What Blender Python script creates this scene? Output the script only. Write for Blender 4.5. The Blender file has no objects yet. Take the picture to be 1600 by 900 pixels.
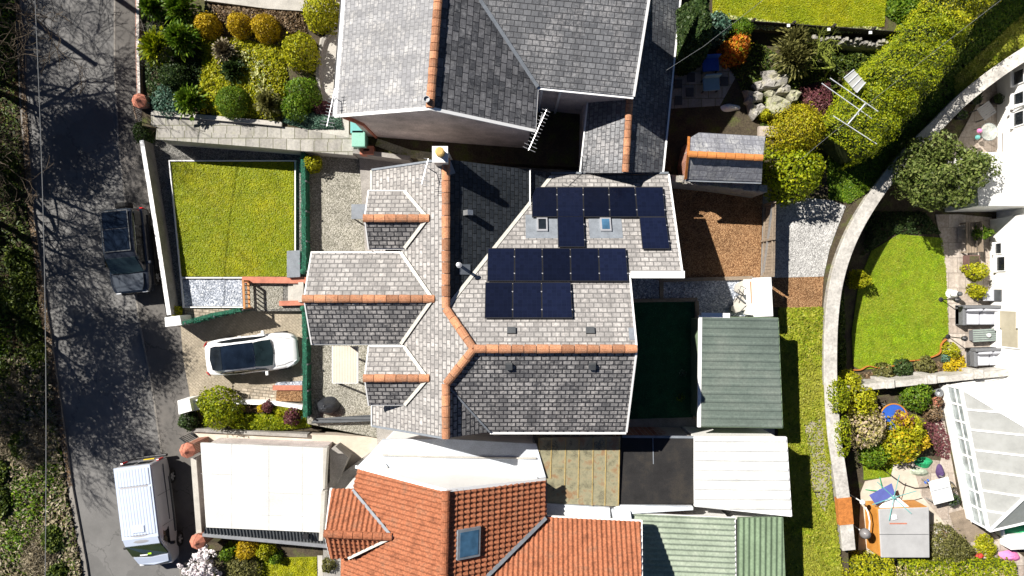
import bpy, bmesh, math, random
import numpy as np
from mathutils import Vector, Matrix
R=math.radians
sc=bpy.context.scene; C=sc.collection
random.seed(7); rng=np.random.default_rng(7)
# ---------------------------------------------------------------- camera, sky, sun, exposure
H=32.0; F=1600/1.5                       # camera height over the yard, focal length in photo pixels
cam=bpy.data.cameras.new('camera'); cam.sensor_width=36; cam.lens=24; cam.clip_end=2000; cam.clip_start=.5
co=bpy.data.objects.new('camera',cam); C.objects.link(co); co.location=(0,0,H); sc.camera=co
SUN=Vector((.82,-.57,-1.0)).normalized()
w=bpy.data.worlds.new('World'); sc.world=w; w.use_nodes=True
nt=w.node_tree; sky=nt.nodes.new('ShaderNodeTexSky'); sky.sky_type='NISHITA'; sky.sun_disc=False
sky.air_density=.35; sky.dust_density=0; sky.ozone_density=3.0; sky.sun_elevation=R(45); sky.sun_rotation=R(-55)
nt.links.new(sky.outputs[0],nt.nodes['Background'].inputs[0]); nt.nodes['Background'].inputs[1].default_value=.05
sl=bpy.data.lights.new('sun','SUN'); sl.energy=5; sl.angle=R(.5); sl.color=(1,.95,.88)
so=bpy.data.objects.new('sun',sl); C.objects.link(so); so.rotation_euler=SUN.to_track_quat('-Z','Y').to_euler(); so.location=(-20,20,40)
sc.view_settings.view_transform='Standard'; sc.view_settings.look='None'; sc.view_settings.gamma=1; sc.view_settings.use_curve_mapping=False
sc.view_settings.exposure=.92
sc.cycles.max_bounces=6; sc.cycles.transparent_max_bounces=8
# ---------------------------------------------------------------- helpers
def P(px,py,z=0.0):
    d=(H-z)/F; return Vector(((px-800)*d,(450-py)*d,z))
class Pl:                                 # plane z=a x+b y+c
    def __init__(s,p,q,r):
        n=(q-p).cross(r-p); s.a=-n.x/n.z; s.b=-n.y/n.z; s.c=p.z-s.a*p.x-s.b*p.y
    def z(s,x,y): return s.a*x+s.b*y+s.c
    def at(s,px,py,off=0):                # camera ray meets the plane
        kx=(px-800)/F; ky=(450-py)/F; d=(H-s.c-off)/(1+s.a*kx+s.b*ky)
        return Vector((kx*d,ky*d,H-d))
    def n(s): return Vector((-s.a,-s.b,1)).normalized()
class MB:
    def __init__(s): s.v=[]; s.f=[]; s.uv=[]; s.hasuv=False; s.sm=False
    def face(s,pts,uv=None):
        i=len(s.v); s.v+= [tuple(p) for p in pts]; s.f.append(tuple(range(i,i+len(pts)))); s.uv.append(uv)
        if uv: s.hasuv=True
    def mesh(s,vs,fs):
        i=len(s.v); s.v+=[tuple(p) for p in vs]
        for f in fs: s.f.append(tuple(i+k for k in f)); s.uv.append(None)
    def prism(s,poly,z0,z1):              # poly: world xy (or xyz) ring
        n=len(poly); a=0
        for i in range(n): a+=poly[i][0]*poly[(i+1)%n][1]-poly[(i+1)%n][0]*poly[i][1]
        if a<0: poly=list(poly)[::-1]
        vs=[(p[0],p[1],z0) for p in poly]+[(p[0],p[1],z1) for p in poly]
        fs=[tuple(range(n-1,-1,-1)),tuple(range(n,2*n))]+[(i,(i+1)%n,n+(i+1)%n,n+i) for i in range(n)]
        s.mesh(vs,fs); return s
    def slab(s,px,z1,z0): return s.prism([P(x,y,z1) for x,y in px],z0,z1)
    def box(s,c,sx,sy,sz,rz=0,M=None):
        vs=[]
        for dz in (-.5,.5):
            for dx,dy in ((-.5,-.5),(.5,-.5),(.5,.5),(-.5,.5)): vs.append(Vector((dx*sx,dy*sy,dz*sz)))
        m=M if M else Matrix.Rotation(rz,3,'Z'); c=Vector(c)
        s.mesh([m@q+c for q in vs],[(3,2,1,0),(4,5,6,7),(0,1,5,4),(1,2,6,5),(2,3,7,6),(3,0,4,7)]); return s
    def bar(s,p,q,wd,ht,up=Vector((0,0,1)),e=0):      # box beam from p to q
        p=Vector(p);q=Vector(q); d=(q-p); L=d.length
        if L<1e-6: return s
        x=d/L; y=up.cross(x)
        if y.length<1e-4: y=Vector((0,1,0)).cross(x)
        y.normalize(); z=x.cross(y); M=Matrix((x,y,z)).transposed()
        return s.box((p+q)/2,L+e,wd,ht,M=M)
    def tube(s,pts,rad,n=6,cap=True):
        pts=[Vector(p) for p in pts]; rr=rad if isinstance(rad,(list,tuple)) else [rad]*len(pts)
        vs=[];fs=[]
        for i,p in enumerate(pts):
            d=(pts[min(i+1,len(pts)-1)]-pts[max(i-1,0)]); d=d.normalized() if d.length>1e-9 else Vector((0,0,1))
            a=d.cross(Vector((0,0,1))) if abs(d.z)<.95 else d.cross(Vector((1,0,0)))
            a.normalize(); b=d.cross(a)
            for k in range(n):
                t=2*math.pi*k/n; vs.append(p+(a*math.cos(t)+b*math.sin(t))*rr[i])
        for i in range(len(pts)-1):
            for k in range(n): fs.append((i*n+k,i*n+(k+1)%n,(i+1)*n+(k+1)%n,(i+1)*n+k))
        if cap: fs.append(tuple(range(n-1,-1,-1))); fs.append(tuple(range((len(pts)-1)*n,len(pts)*n)))
        s.mesh(vs,fs); return s
    def lathe(s,c,prof,n=20):             # prof: (r,z) from bottom to top
        c=Vector(c); vs=[];fs=[]
        for r,z in prof:
            for k in range(n):
                t=2*math.pi*k/n; vs.append(c+Vector((r*math.cos(t),r*math.sin(t),z)))
        m=len(prof)
        for i in range(m-1):
            for k in range(n): fs.append((i*n+k,i*n+(k+1)%n,(i+1)*n+(k+1)%n,(i+1)*n+k))
        fs.append(tuple(range(n-1,-1,-1))); fs.append(tuple(range((m-1)*n,m*n)))
        s.mesh(vs,fs); return s
    def build(s,name,mat,parent=None,local=False,smooth=False,bevel=0,sub=0,loc=None):
        me=bpy.data.meshes.new(name); o=bpy.data.objects.new(name,me); C.objects.link(o)
        off=Vector((0,0,0))
        if parent is not None:
            o.parent=parent
            if not local:
                q=parent; 
                while q is not None: off=off+q.location; q=q.parent
        elif not local:
            if loc is not None: off=Vector(loc)
            else:
                a=np.array(s.v); off=Vector(((a[:,0].min()+a[:,0].max())/2,(a[:,1].min()+a[:,1].max())/2,a[:,2].min()))
            o.location=off
        me.from_pydata([(x-off.x,y-off.y,z-off.z) for x,y,z in s.v],[],s.f)
        if s.hasuv:
            ul=me.uv_layers.new(name='UVMap'); k=0
            for f,u in zip(s.f,s.uv):
                for j in range(len(f)):
                    ul.data[k].uv=u[j] if u else (0,0); k+=1
        if mat: me.materials.append(mat)
        me.validate()
        if smooth or s.sm:
            for p in me.polygons: p.use_smooth=True
        if bevel:
            m=o.modifiers.new('bevel','BEVEL'); m.width=bevel; m.segments=2; m.limit_method='ANGLE'
        if sub:
            m=o.modifiers.new('sub','SUBSURF'); m.levels=sub; m.render_levels=sub
        return o
def tag(o,label=None,cat=None,group=None,kind=None):
    if label: o['label']=label
    if cat: o['category']=cat
    if group: o['group']=group
    if kind: o['kind']=kind
    return o
def T(name,label,cat,loc,group=None,rot=0):
    o=bpy.data.objects.new(name,None); C.objects.link(o); o.location=loc; o.rotation_euler=(0,0,rot); o.empty_display_size=.3
    return tag(o,label,cat,group)
def solo(name,label,cat,mb,mat,group=None,**k):
    return tag(mb.build(name,mat,None,**k),label,cat,group)
def struct(name,mb,mat,**k): return tag(mb.build(name,mat,None,**k),kind='structure')
def basis(pl):
    n=pl.n(); u=Vector((0,0,1)).cross(n)
    u=u.normalized() if u.length>1e-4 else Vector((1,0,0)); v=n.cross(u); return n,u,v
def roof_face(mb,pts,pl,th=.1):
    n,u,v=basis(pl); a=sum((pts[i].x*pts[(i+1)%len(pts)].y-pts[(i+1)%len(pts)].x*pts[i].y) for i in range(len(pts)))
    if a<0: pts=pts[::-1]
    uv=[(p.dot(u),p.dot(v)) for p in pts]; mb.face(pts,uv)
    lo=[p-n*th for p in pts]; mb.face(lo[::-1],uv[::-1])
    for i in range(len(pts)):
        j=(i+1)%len(pts); mb.face([pts[i],lo[i],lo[j],pts[j]],[uv[i],uv[i],uv[j],uv[j]])
def under(mb,pts,pl,z0,cen,inset=.3,drop=.14,offs=None):        # solid walls beneath a roof plane
    q=[]
    if offs:
        for p,(dx,dy) in zip(pts,offs): q.append(Vector((p.x+dx,p.y+dy,pl.z(p.x+dx,p.y+dy)-drop)))
    for p in ([] if offs else pts):
        d=Vector((p.x-cen[0],p.y-cen[1])); L=d.length; d=d*(max(L-inset*1.3,.1)/max(L,.1)); x,y=cen[0]+d.x,cen[1]+d.y
        q.append(Vector((x,y,pl.z(x,y)-drop)))
    a=sum((q[i].x*q[(i+1)%len(q)].y-q[(i+1)%len(q)].x*q[i].y) for i in range(len(q)))
    if a<0: q=q[::-1]
    n=len(q); vs=[(p.x,p.y,z0) for p in q]+q
    mb.mesh(vs,[tuple(range(n-1,-1,-1)),tuple(range(n,2*n))]+[(i,(i+1)%n,n+(i+1)%n,n+i) for i in range(n)])
def sheet(mb,pts,pl,prof,period,sub,vstep=None,vprof=None,th=0.02,alongv=True,ribdir=None):
    """convex roof polygon as a real profiled sheet: height prof(phase) across u (or v), courses vprof(phase) down v"""
    n,u,v=basis(pl)
    if ribdir: v=Vector((*ribdir,0)); v=(v-n*v.dot(n)).normalized(); u=v.cross(n)
    us=[p.dot(u) for p in pts]; vs=[p.dot(v) for p in pts]
    if not alongv and not ribdir: u,v=v,u; us,vs=vs,us
    d0=pts[0].dot(n); du=period/sub
    u0=math.floor(min(us)/period)*period; nu=int((max(us)-u0)/du)+3
    if vstep: v0=math.floor(min(vs)/vstep)*vstep; nv=int((max(vs)-v0)/vstep)+2; vv=[]; 
    else: v0=min(vs)-.05; nv=1
    rows=[]
    if vstep:
        for j in range(nv): rows+=[(v0+j*vstep,vprof(0.)),(v0+(j+.985)*vstep,vprof(1.))]
    else: rows=[(v0,0),(max(vs)+.05,0)]
    bm=bmesh.new(); g=[]
    for (b,hv) in rows:
        r=[]
        for i in range(nu):
            a=u0+i*du; h=prof((i%sub)/sub)+hv; r.append(bm.verts.new(u*a+v*b+n*(d0+h)))
        g.append(r)
    for j in range(len(g)-1):
        for i in range(nu-1): bm.faces.new((g[j][i],g[j][i+1],g[j+1][i+1],g[j+1][i]))
    ar=sum((pts[i].x*pts[(i+1)%len(pts)].y-pts[(i+1)%len(pts)].x*pts[i].y) for i in range(len(pts)))
    pp=pts if ar>0 else pts[::-1]
    for i in range(len(pp)):
        e=pp[(i+1)%len(pp)]-pp[i]
        if e.length<1e-4: continue
        bmesh.ops.bisect_plane(bm,geom=bm.verts[:]+bm.edges[:]+bm.faces[:],plane_co=pp[i],plane_no=e.cross(n),clear_outer=True)
    bm.normal_update()
    if bm.faces and sum(f.normal.dot(n) for f in bm.faces)<0: bmesh.ops.reverse_faces(bm,faces=bm.faces[:])
    bm.verts.index_update(); i0=len(mb.v)
    mb.v+=[tuple(q.co) for q in bm.verts]
    for f in bm.faces: mb.f.append(tuple(i0+q.index for q in f.verts)); mb.uv.append(None)
    bm.free()
    lo=[p-n*th for p in pp]; mb.face(lo[::-1])
def ridge(mb,p,q,r=.16,tl=.45,lift=.0):               # overlapping half-round ridge tiles
    p=Vector(p);q=Vector(q); L=(q-p).length; n=max(1,round(L/tl)); x=(q-p)/L; y=Vector((0,0,1)).cross(x).normalized(); z=x.cross(y)
    for i in range(n):
        a=p+x*(L*i/n); b=p+x*(L*(i+1)/n-.025); rr=r*(1+.05*((i*7)%3-1)/2); k=7; vs=[];
        for e,ra in ((a,rr),(b,rr*.93)):
            for t in range(k):
                th=math.pi*(t/(k-1)); vs.append(e+y*math.cos(th)*ra+z*(math.sin(th)*ra*.75+lift-.03))
        fs=[(t,t+1,k+t+1,k+t) for t in range(k-1)]+[tuple(range(k-1,-1,-1)),tuple(range(k,2*k))]
        mb.mesh(vs,[f[::-1] for f in fs])
def wallpath(mb,pts,wd,z0,z1,closed=False):           # mitred wall along a world xy path
    pts=[Vector((p[0],p[1])) for p in pts]; n=len(pts); L=[];Rr=[]
    for i in range(n):
        a=pts[i]-pts[i-1] if (i>0 or closed) else pts[1]-pts[0]; b=pts[(i+1)%n]-pts[i] if (i<n-1 or closed) else a
        a=a.normalized();b=b.normalized(); t=(a+b).normalized(); m=Vector((-t.y,t.x)); k=wd/2/max(.4,m.dot(Vector((-a.y,a.x))))
        L.append(pts[i]+m*k); Rr.append(pts[i]-m*k)
    zz=z1 if isinstance(z1,(list,tuple)) else [z1]*n
    vs=[];fs=[]
    for i in range(n): vs+=[(L[i].x,L[i].y,z0),(Rr[i].x,Rr[i].y,z0),(Rr[i].x,Rr[i].y,zz[i]),(L[i].x,L[i].y,zz[i])]
    for i in range(n-1 if not closed else n):
        a=4*i;b=4*((i+1)%n)
        for k in range(4): fs.append((a+k,b+k,b+(k+1)%4,a+(k+1)%4))
    if not closed: fs+=[(0,1,2,3),(4*n-1,4*n-2,4*n-3,4*n-4)]
    mb.mesh(vs,fs); return mb
def wp(mb,px,wd,z0,z1): return wallpath(mb,[P(x,y,z1 if not isinstance(z1,(list,tuple)) else z1[0]) for x,y in px],wd,z0,z1)
# ---------------------------------------------------------------- materials
def _mat(name):
    m=bpy.data.materials.new(name); m.use_nodes=True; return m,m.node_tree,m.node_tree.nodes['Principled BSDF']
def _ramp(nt,cols):
    r=nt.nodes.new('ShaderNodeValToRGB'); e=r.color_ramp.elements
    while len(e)>len(cols): e.remove(e[-1])
    while len(e)<len(cols): e.new(.5)
    for k,(p,c) in enumerate(cols): e[k].position=p; e[k].color=(*c,1)
    return r
def _noise(nt,scale,detail=5,rough=.6,vec=None,typ=None):
    n=nt.nodes.new('ShaderNodeTexNoise'); n.inputs['Scale'].default_value=scale; n.inputs['Detail'].default_value=detail; n.inputs['Roughness'].default_value=rough
    if vec is not None: nt.links.new(vec,n.inputs['Vector'])
    return n
def _mix(nt,f,a,b,mode='MIX'):
    m=nt.nodes.new('ShaderNodeMix'); m.data_type='RGBA'; m.blend_type=mode
    for s,i in ((f,0),(a,6),(b,7)):
        if isinstance(s,(int,float)): m.inputs[i].default_value=s
        elif isinstance(s,tuple): m.inputs[i].default_value=(*s,1)
        else: nt.links.new(s,m.inputs[i])
    return m.outputs[2]
def _math(nt,op,a,b=None,c=None):
    m=nt.nodes.new('ShaderNodeMath'); m.operation=op
    for i,s in enumerate((a,b,c)):
        if s is None: continue
        if isinstance(s,(int,float)): m.inputs[i].default_value=s
        else: nt.links.new(s,m.inputs[i])
    return m.outputs[0]
def _bump(nt,bs,h,st,dist):
    b=nt.nodes.new('ShaderNodeBump'); b.inputs['Strength'].default_value=st; b.inputs['Distance'].default_value=dist
    nt.links.new(h,b.inputs['Height']); nt.links.new(b.outputs[0],bs.inputs['Normal'])
def sc3(c,k): return tuple(min(1,x*k) for x in c)
def M(name,c,var=.25,scale=3,rough=.7,fine=40,bump=.3,metal=0,c2=None,spec=.3,coat=0,stretch=None,emit=0):
    """surface with large stains, fine grain and a little relief, laid out in world space"""
    m,nt,bs=_mat(name); g=nt.nodes.new('ShaderNodeNewGeometry').outputs['Position']
    if stretch:
        mp=nt.nodes.new('ShaderNodeMapping'); mp.inputs['Scale'].default_value=stretch; nt.links.new(g,mp.inputs[0]); g=mp.outputs[0]
    a=_noise(nt,scale,6,.65,g); b=_noise(nt,fine,3,.6,g)
    r=_ramp(nt,[(.3,sc3(c,1-var)),(.5,c),(.72,c2 if c2 else sc3(c,1+var))]); nt.links.new(a.outputs[0],r.inputs[0])
    r2=_ramp(nt,[(.3,(1-var,)*3),(.7,(1+var*.6,)*3)]); nt.links.new(b.outputs[0],r2.inputs[0])
    col=_mix(nt,1.0,r.outputs[0],r2.outputs[0],'MULTIPLY'); nt.links.new(col,bs.inputs['Base Color'])
    bs.inputs['Roughness'].default_value=rough; bs.inputs['Metallic'].default_value=metal
    bs.inputs['Specular IOR Level'].default_value=spec; bs.inputs['Coat Weight'].default_value=coat; bs.inputs['Coat Roughness'].default_value=.05
    if bump: _bump(nt,bs,b.outputs[0],bump,.02)
    return m
def Grain(name,cols,vs=22,rough=.85,bump=.8,big=1.2,bigcols=((.35,(.75,.75,.75)),(.65,(1.1,1.1,1.1))),dist=.03):
    """loose stones, chips or tufts: voronoi cells each with its own shade"""
    m,nt,bs=_mat(name); g=nt.nodes.new('ShaderNodeNewGeometry').outputs['Position']
    v=nt.nodes.new('ShaderNodeTexVoronoi'); v.inputs['Scale'].default_value=vs; nt.links.new(g,v.inputs['Vector'])
    r=_ramp(nt,cols); sp=nt.nodes.new('ShaderNodeSeparateColor'); nt.links.new(v.outputs['Color'],sp.inputs[0]); nt.links.new(sp.outputs[0],r.inputs[0])
    n=_noise(nt,big,6,.65,g); r2=_ramp(nt,list(bigcols)); nt.links.new(n.outputs[0],r2.inputs[0])
    nt.links.new(_mix(nt,1.0,r.outputs[0],r2.outputs[0],'MULTIPLY'),bs.inputs['Base Color'])
    bs.inputs['Roughness'].default_value=rough; bs.inputs['Specular IOR Level'].default_value=.2
    _bump(nt,bs,_math(nt,'SUBTRACT',1.0,v.outputs['Distance']),bump,dist)
    return m
def Tiles(name,c1,c2,joint,bw,rh,mw=.02,lichen=(.6,.6,.58),lich=.5,lscale=2.5,rough=.75,bump=.6,worn=.35,angle=0,uv=True,offs=.5,fine=9,streak=.3):
    """coursed slates, slabs or bricks: own shade per tile, worn middles, lichen blooms"""
    m,nt,bs=_mat(name)
    if uv: vec=nt.nodes.new('ShaderNodeTexCoord').outputs['UV']
    else: vec=nt.nodes.new('ShaderNodeNewGeometry').outputs['Position']
    if angle:
        mp=nt.nodes.new('ShaderNodeMapping'); mp.inputs['Rotation'].default_value=(0,0,R(angle)); nt.links.new(vec,mp.inputs[0]); vec=mp.outputs[0]
    w_=_noise(nt,3.5,2,.5,vec); wv=nt.nodes.new('ShaderNodeVectorMath'); wv.operation='MULTIPLY_ADD'
    nt.links.new(w_.outputs['Color'],wv.inputs[0]); wv.inputs[1].default_value=(.02,.012,0); nt.links.new(vec,wv.inputs[2]); vec2=wv.outputs[0]
    br=nt.nodes.new('ShaderNodeTexBrick'); nt.links.new(vec2,br.inputs['Vector']); br.offset=offs
    for k,v in (('Color1',(0,0,0,1)),('Color2',(1,1,1,1)),('Mortar',(.5,.5,.5,1)),('Scale',1),('Mortar Size',mw),('Mortar Smooth',.6),('Bias',0),('Brick Width',bw),('Row Height',rh)): br.inputs[k].default_value=v
    r=_ramp(nt,[(.0,c1),(1,c2)]); nt.links.new(br.outputs['Color'],r.inputs[0])
    n=_noise(nt,fine,5,.7,vec); n2=_noise(nt,lscale,5,.7,vec)
    gr=_ramp(nt,[(.25,(1-worn,)*3),(.75,(1+worn*.6,)*3)]); nt.links.new(n.outputs[0],gr.inputs[0])
    col=_mix(nt,1.0,r.outputs[0],gr.outputs[0],'MULTIPLY')
    lf=_ramp(nt,[(.52,(0,0,0)),(.68,(1,1,1))]); nt.links.new(_math(nt,'MULTIPLY_ADD',n.outputs[0],.45,_math(nt,'MULTIPLY',n2.outputs[0],.6)),lf.inputs[0])
    col=_mix(nt,_math(nt,'MULTIPLY',lf.outputs[0],lich),col,lichen)
    mp2=nt.nodes.new('ShaderNodeMapping'); mp2.inputs['Scale'].default_value=(2.6,.22,1); nt.links.new(vec,mp2.inputs[0]); st=_noise(nt,1.0,5,.65,mp2.outputs[0]); sr=_ramp(nt,[(.32,(1-streak,)*3),(.6,(1,1,1)),(.8,(1+streak*.35,)*3)]); nt.links.new(st.outputs[0],sr.inputs[0]); col=_mix(nt,1.0,col,sr.outputs[0],'MULTIPLY')
    col=_mix(nt,br.outputs['Fac'],col,joint); nt.links.new(col,bs.inputs['Base Color'])
    bs.inputs['Roughness'].default_value=rough; bs.inputs['Specular IOR Level'].default_value=.25
    sx=nt.nodes.new('ShaderNodeSeparateXYZ'); nt.links.new(vec2,sx.inputs[0])
    fr=_math(nt,'FRACT',_math(nt,'DIVIDE',sx.outputs[1],rh))
    h=_math(nt,'SUBTRACT',_math(nt,'MULTIPLY',n.outputs[0],.4),_math(nt,'MULTIPLY_ADD',br.outputs['Fac'],1.0,_math(nt,'MULTIPLY',fr,.6 if uv else 0)))
    _bump(nt,bs,h,bump,.025); return m
def Leaf(name,c1,c2,c3,rough=.5,tr=.3,patch=None):
    m,nt,bs=_mat(name); g=nt.nodes.new('ShaderNodeNewGeometry')
    r=_ramp(nt,[(0,c1),(.5,c2),(1,c3)]); nt.links.new(g.outputs['Random Per Island'],r.inputs[0])
    n=_noise(nt,1.5,3,.6,g.outputs['Position']); n.inputs['Scale'].default_value=2.6; r2=_ramp(nt,[(.3,(.6,)*3),(.7,(1.3,)*3)]); nt.links.new(n.outputs[0],r2.inputs[0])
    col=_mix(nt,1.0,r.outputs[0],r2.outputs[0],'MULTIPLY'); nt.links.new(col,bs.inputs['Base Color']); bs.inputs['Roughness'].default_value=rough; bs.inputs['Specular IOR Level'].default_value=.25
    if patch:
        n3=_noise(nt,.55,6,.7,g.outputs['Position']); r3=_ramp(nt,[(.38,(0,0,0)),(.6,(1,1,1))]); nt.links.new(n3.outputs[0],r3.inputs[0]); col=_mix(nt,_math(nt,'MULTIPLY',r3.outputs[0],.65),col,patch)
        for l in list(bs.inputs['Base Color'].links): nt.links.remove(l)
        nt.links.new(col,bs.inputs['Base Color'])
    t=nt.nodes.new('ShaderNodeBsdfTranslucent'); nt.links.new(col,t.inputs[0]); mx=nt.nodes.new('ShaderNodeMixShader'); mx.inputs[0].default_value=tr
    nt.links.new(bs.outputs[0],mx.inputs[1]); nt.links.new(t.outputs[0],mx.inputs[2]); nt.links.new(mx.outputs[0],nt.nodes['Material Output'].inputs[0]); return m
def Glass(name,c=(.02,.03,.04),rough=.05,alpha=1.0):
    m,nt,bs=_mat(name); bs.inputs['Base Color'].default_value=(*c,1); bs.inputs['Roughness'].default_value=rough; bs.inputs['Specular IOR Level'].default_value=.6
    n=_noise(nt,2,3,.5,nt.nodes.new('ShaderNodeNewGeometry').outputs['Position']); r=_ramp(nt,[(.3,sc3(c,.6)),(.7,sc3(c,1.5))]); nt.links.new(n.outputs[0],r.inputs[0]); nt.links.new(r.outputs[0],bs.inputs['Base Color'])
    if alpha<1: bs.inputs['Alpha'].default_value=alpha
    return m
def Tarmac(name,c,c2,crack=.5):
    m=M(name,c,.2,.5,.9,60,.7,c2=c2); nt=m.node_tree; bs=nt.nodes['Principled BSDF']; g=nt.nodes.new('ShaderNodeNewGeometry').outputs['Position']; col=bs.inputs['Base Color'].links[0].from_socket
    n=_noise(nt,1.3,4,.6,g); wv=nt.nodes.new('ShaderNodeVectorMath'); wv.operation='MULTIPLY_ADD'; nt.links.new(n.outputs['Color'],wv.inputs[0]); wv.inputs[1].default_value=(1.6,1.6,0); nt.links.new(g,wv.inputs[2])
    v=nt.nodes.new('ShaderNodeTexVoronoi'); v.feature='DISTANCE_TO_EDGE'; v.inputs['Scale'].default_value=.33; nt.links.new(wv.outputs[0],v.inputs['Vector']); r=_ramp(nt,[(0,(1,1,1)),(.012,(0,0,0))]); nt.links.new(v.outputs[0],r.inputs[0])
    v2=nt.nodes.new('ShaderNodeTexVoronoi'); v2.inputs['Scale'].default_value=.3; nt.links.new(wv.outputs[0],v2.inputs['Vector']); sp=nt.nodes.new('ShaderNodeSeparateColor'); nt.links.new(v2.outputs['Color'],sp.inputs[0]); r2=_ramp(nt,[(0,(.86,)*3),(1,(1.1,)*3)]); nt.links.new(sp.outputs[0],r2.inputs[0])
    col=_mix(nt,1.0,col,r2.outputs[0],'MULTIPLY'); col=_mix(nt,_math(nt,'MULTIPLY',r.outputs[0],crack),col,sc3(c,.3)); nt.links.new(col,bs.inputs['Base Color']); return m
MT={}
# colours are real base colours, except the reflection put into the bonnet
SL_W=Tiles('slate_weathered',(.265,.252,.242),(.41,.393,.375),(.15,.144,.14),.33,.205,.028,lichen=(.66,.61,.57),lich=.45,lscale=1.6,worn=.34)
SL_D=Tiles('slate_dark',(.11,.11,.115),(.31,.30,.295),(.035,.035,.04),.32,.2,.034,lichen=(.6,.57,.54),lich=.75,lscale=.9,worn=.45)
SL_N=Tiles('slate_dark_clean',(.10,.11,.12),(.20,.20,.21),(.05,.05,.055),.36,.255,.02,lichen=(.4,.42,.42),lich=.25,worn=.3)
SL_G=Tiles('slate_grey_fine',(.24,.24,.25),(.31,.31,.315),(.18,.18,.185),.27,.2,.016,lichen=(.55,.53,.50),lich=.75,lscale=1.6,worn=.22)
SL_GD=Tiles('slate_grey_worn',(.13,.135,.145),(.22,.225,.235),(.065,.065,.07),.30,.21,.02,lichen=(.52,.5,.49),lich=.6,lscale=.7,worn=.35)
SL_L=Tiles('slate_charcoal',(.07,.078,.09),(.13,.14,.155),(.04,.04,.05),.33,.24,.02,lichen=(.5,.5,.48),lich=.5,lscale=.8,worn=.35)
SL_GR=Tiles('slate_shed',(.20,.205,.23),(.25,.255,.28),(.14,.14,.16),.35,.3,.015,lichen=(.5,.5,.48),lich=.9,lscale=.8,worn=.25)
M_RIDGE=M('terracotta_ridge',(.46,.215,.115),.35,4.5,.85,24,.6,c2=(.33,.20,.13))
def island(m,lo,hi):
    nt=m.node_tree; bs=nt.nodes['Principled BSDF']; col=bs.inputs['Base Color'].links[0].from_socket; r=_ramp(nt,[(0,(lo,)*3),(.6,(1,)*3),(1,(hi,hi*.98,hi*.94))]); nt.links.new(nt.nodes.new('ShaderNodeNewGeometry').outputs['Random Per Island'],r.inputs[0]); nt.links.new(_mix(nt,1.0,col,r.outputs[0],'MULTIPLY'),bs.inputs['Base Color']); return m
island(M_RIDGE,.68,1.25)
M_PANT=M('terracotta_pantile',(.35,.125,.06),.42,2.2,.85,14,.5,c2=(.25,.115,.065))
M_RENDER=M('pebble_dash',(.60,.53,.50),.28,1.2,.9,22,.8)
M_RENDW=M('white_render',(.78,.77,.74),.05,.8,.8,40,.3)
M_CREAM=M('cream_render',(.62,.58,.5),.1,1,.85,30,.4)
M_WHITE=M('white_paint',(.8,.8,.78),.05,2,.45,50,.1)
M_UPVC=M('white_frame',(.82,.82,.81),.03,2,.3,50,.03)
M_LEAD=M('lead_flashing',(.19,.21,.235),.2,4,.5,40,.2)
M_MORT=M('pale_mortar',(.6,.58,.52),.15,5,.85,40,.4)
M_CONC=M('concrete',(.42,.40,.36),.2,1.6,.9,35,.5)
M_CONCD=M('concrete_old',(.27,.255,.235),.3,1.3,.9,30,.5)
M_BRICK=Tiles('brick_red',(.30,.11,.07),(.42,.18,.11),(.4,.36,.32),.225,.075,.012,lich=.2,uv=False)
M_TERRA=M('terracotta_cap',(.45,.17,.11),.25,4,.75,40,.3)
M_ASPH=Tarmac('asphalt_worn',(.155,.152,.147),(.195,.19,.185))
M_ASPH2=Tarmac('asphalt_pavement',(.115,.108,.10),(.17,.155,.14),.7)
M_KERB=M('kerb_stone',(.21,.195,.175),.3,3,.9,30,.5)
M_EARTH=M('bare_earth',(.10,.075,.05),.4,1.5,.95,18,.9,c2=(.2,.16,.11))
M_FLAG=Tiles('concrete_flags',(.30,.285,.26),(.40,.385,.35),(.14,.14,.09),.62,.62,.02,lichen=(.25,.25,.15),lich=.4,uv=False)
M_FLAGP=Tiles('sandstone_flags',(.36,.30,.25),(.5,.44,.38),(.22,.19,.16),.85,.75,.015,lichen=(.55,.5,.46),lich=.4,uv=False)
M_BLOCK=Tiles('block_paving',(.33,.285,.215),(.39,.335,.255),(.25,.21,.155),.22,.115,.014,lichen=(.3,.26,.18),lich=.35,uv=False,angle=38)
M_BLOCK2=Tiles('block_paving_edge',(.30,.25,.19),(.42,.36,.28),(.14,.12,.09),.3,.15,.02,lich=.2,uv=False,angle=6)
M_PAVOLD=M('pale_drive',(.50,.44,.36),.18,1.2,.9,40,.4,c2=(.6,.55,.47))
M_GRAV=Grain('gravel_buff',[(0,(.13,.125,.1)),(.5,(.25,.24,.195)),(1,(.44,.42,.37))],26)
M_GRAVG=Grain('gravel_dark',[(0,(.08,.08,.075)),(.5,(.17,.165,.15)),(1,(.3,.29,.27))],26)
M_GRAVB=Grain('gravel_slate_blue',[(0,(.13,.15,.19)),(.5,(.32,.35,.41)),(.9,(.5,.53,.58)),(1,(.8,.82,.85))],20,.6)
M_GRAVW=Grain('gravel_pale',[(0,(.24,.235,.225)),(.5,(.39,.385,.37)),(1,(.58,.57,.55))],22)
M_BARK=Grain('bark_chips',[(0,(.10,.048,.022)),(.5,(.23,.12,.055)),(1,(.44,.27,.14))],30,.9,.8)
M_LAWN=M('lawn_turf',(.20,.22,.008),.35,.9,.9,28,.8,c2=(.31,.29,.010))
M_LAWN2=M('lawn_turf_green',(.15,.24,.010),.35,1.2,.9,28,.8,c2=(.21,.235,.02))
M_ROUGH=M('rough_grass',(.11,.16,.015),.45,.9,.95,20,.9,c2=(.3,.3,.05))
M_MOSSP=M('mossy_path',(.30,.27,.2),.35,1.1,.95,18,.8,c2=(.14,.2,.03))
M_ASTRO=M('artificial_turf',(.015,.085,.04),.3,2,.95,60,.8)
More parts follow.
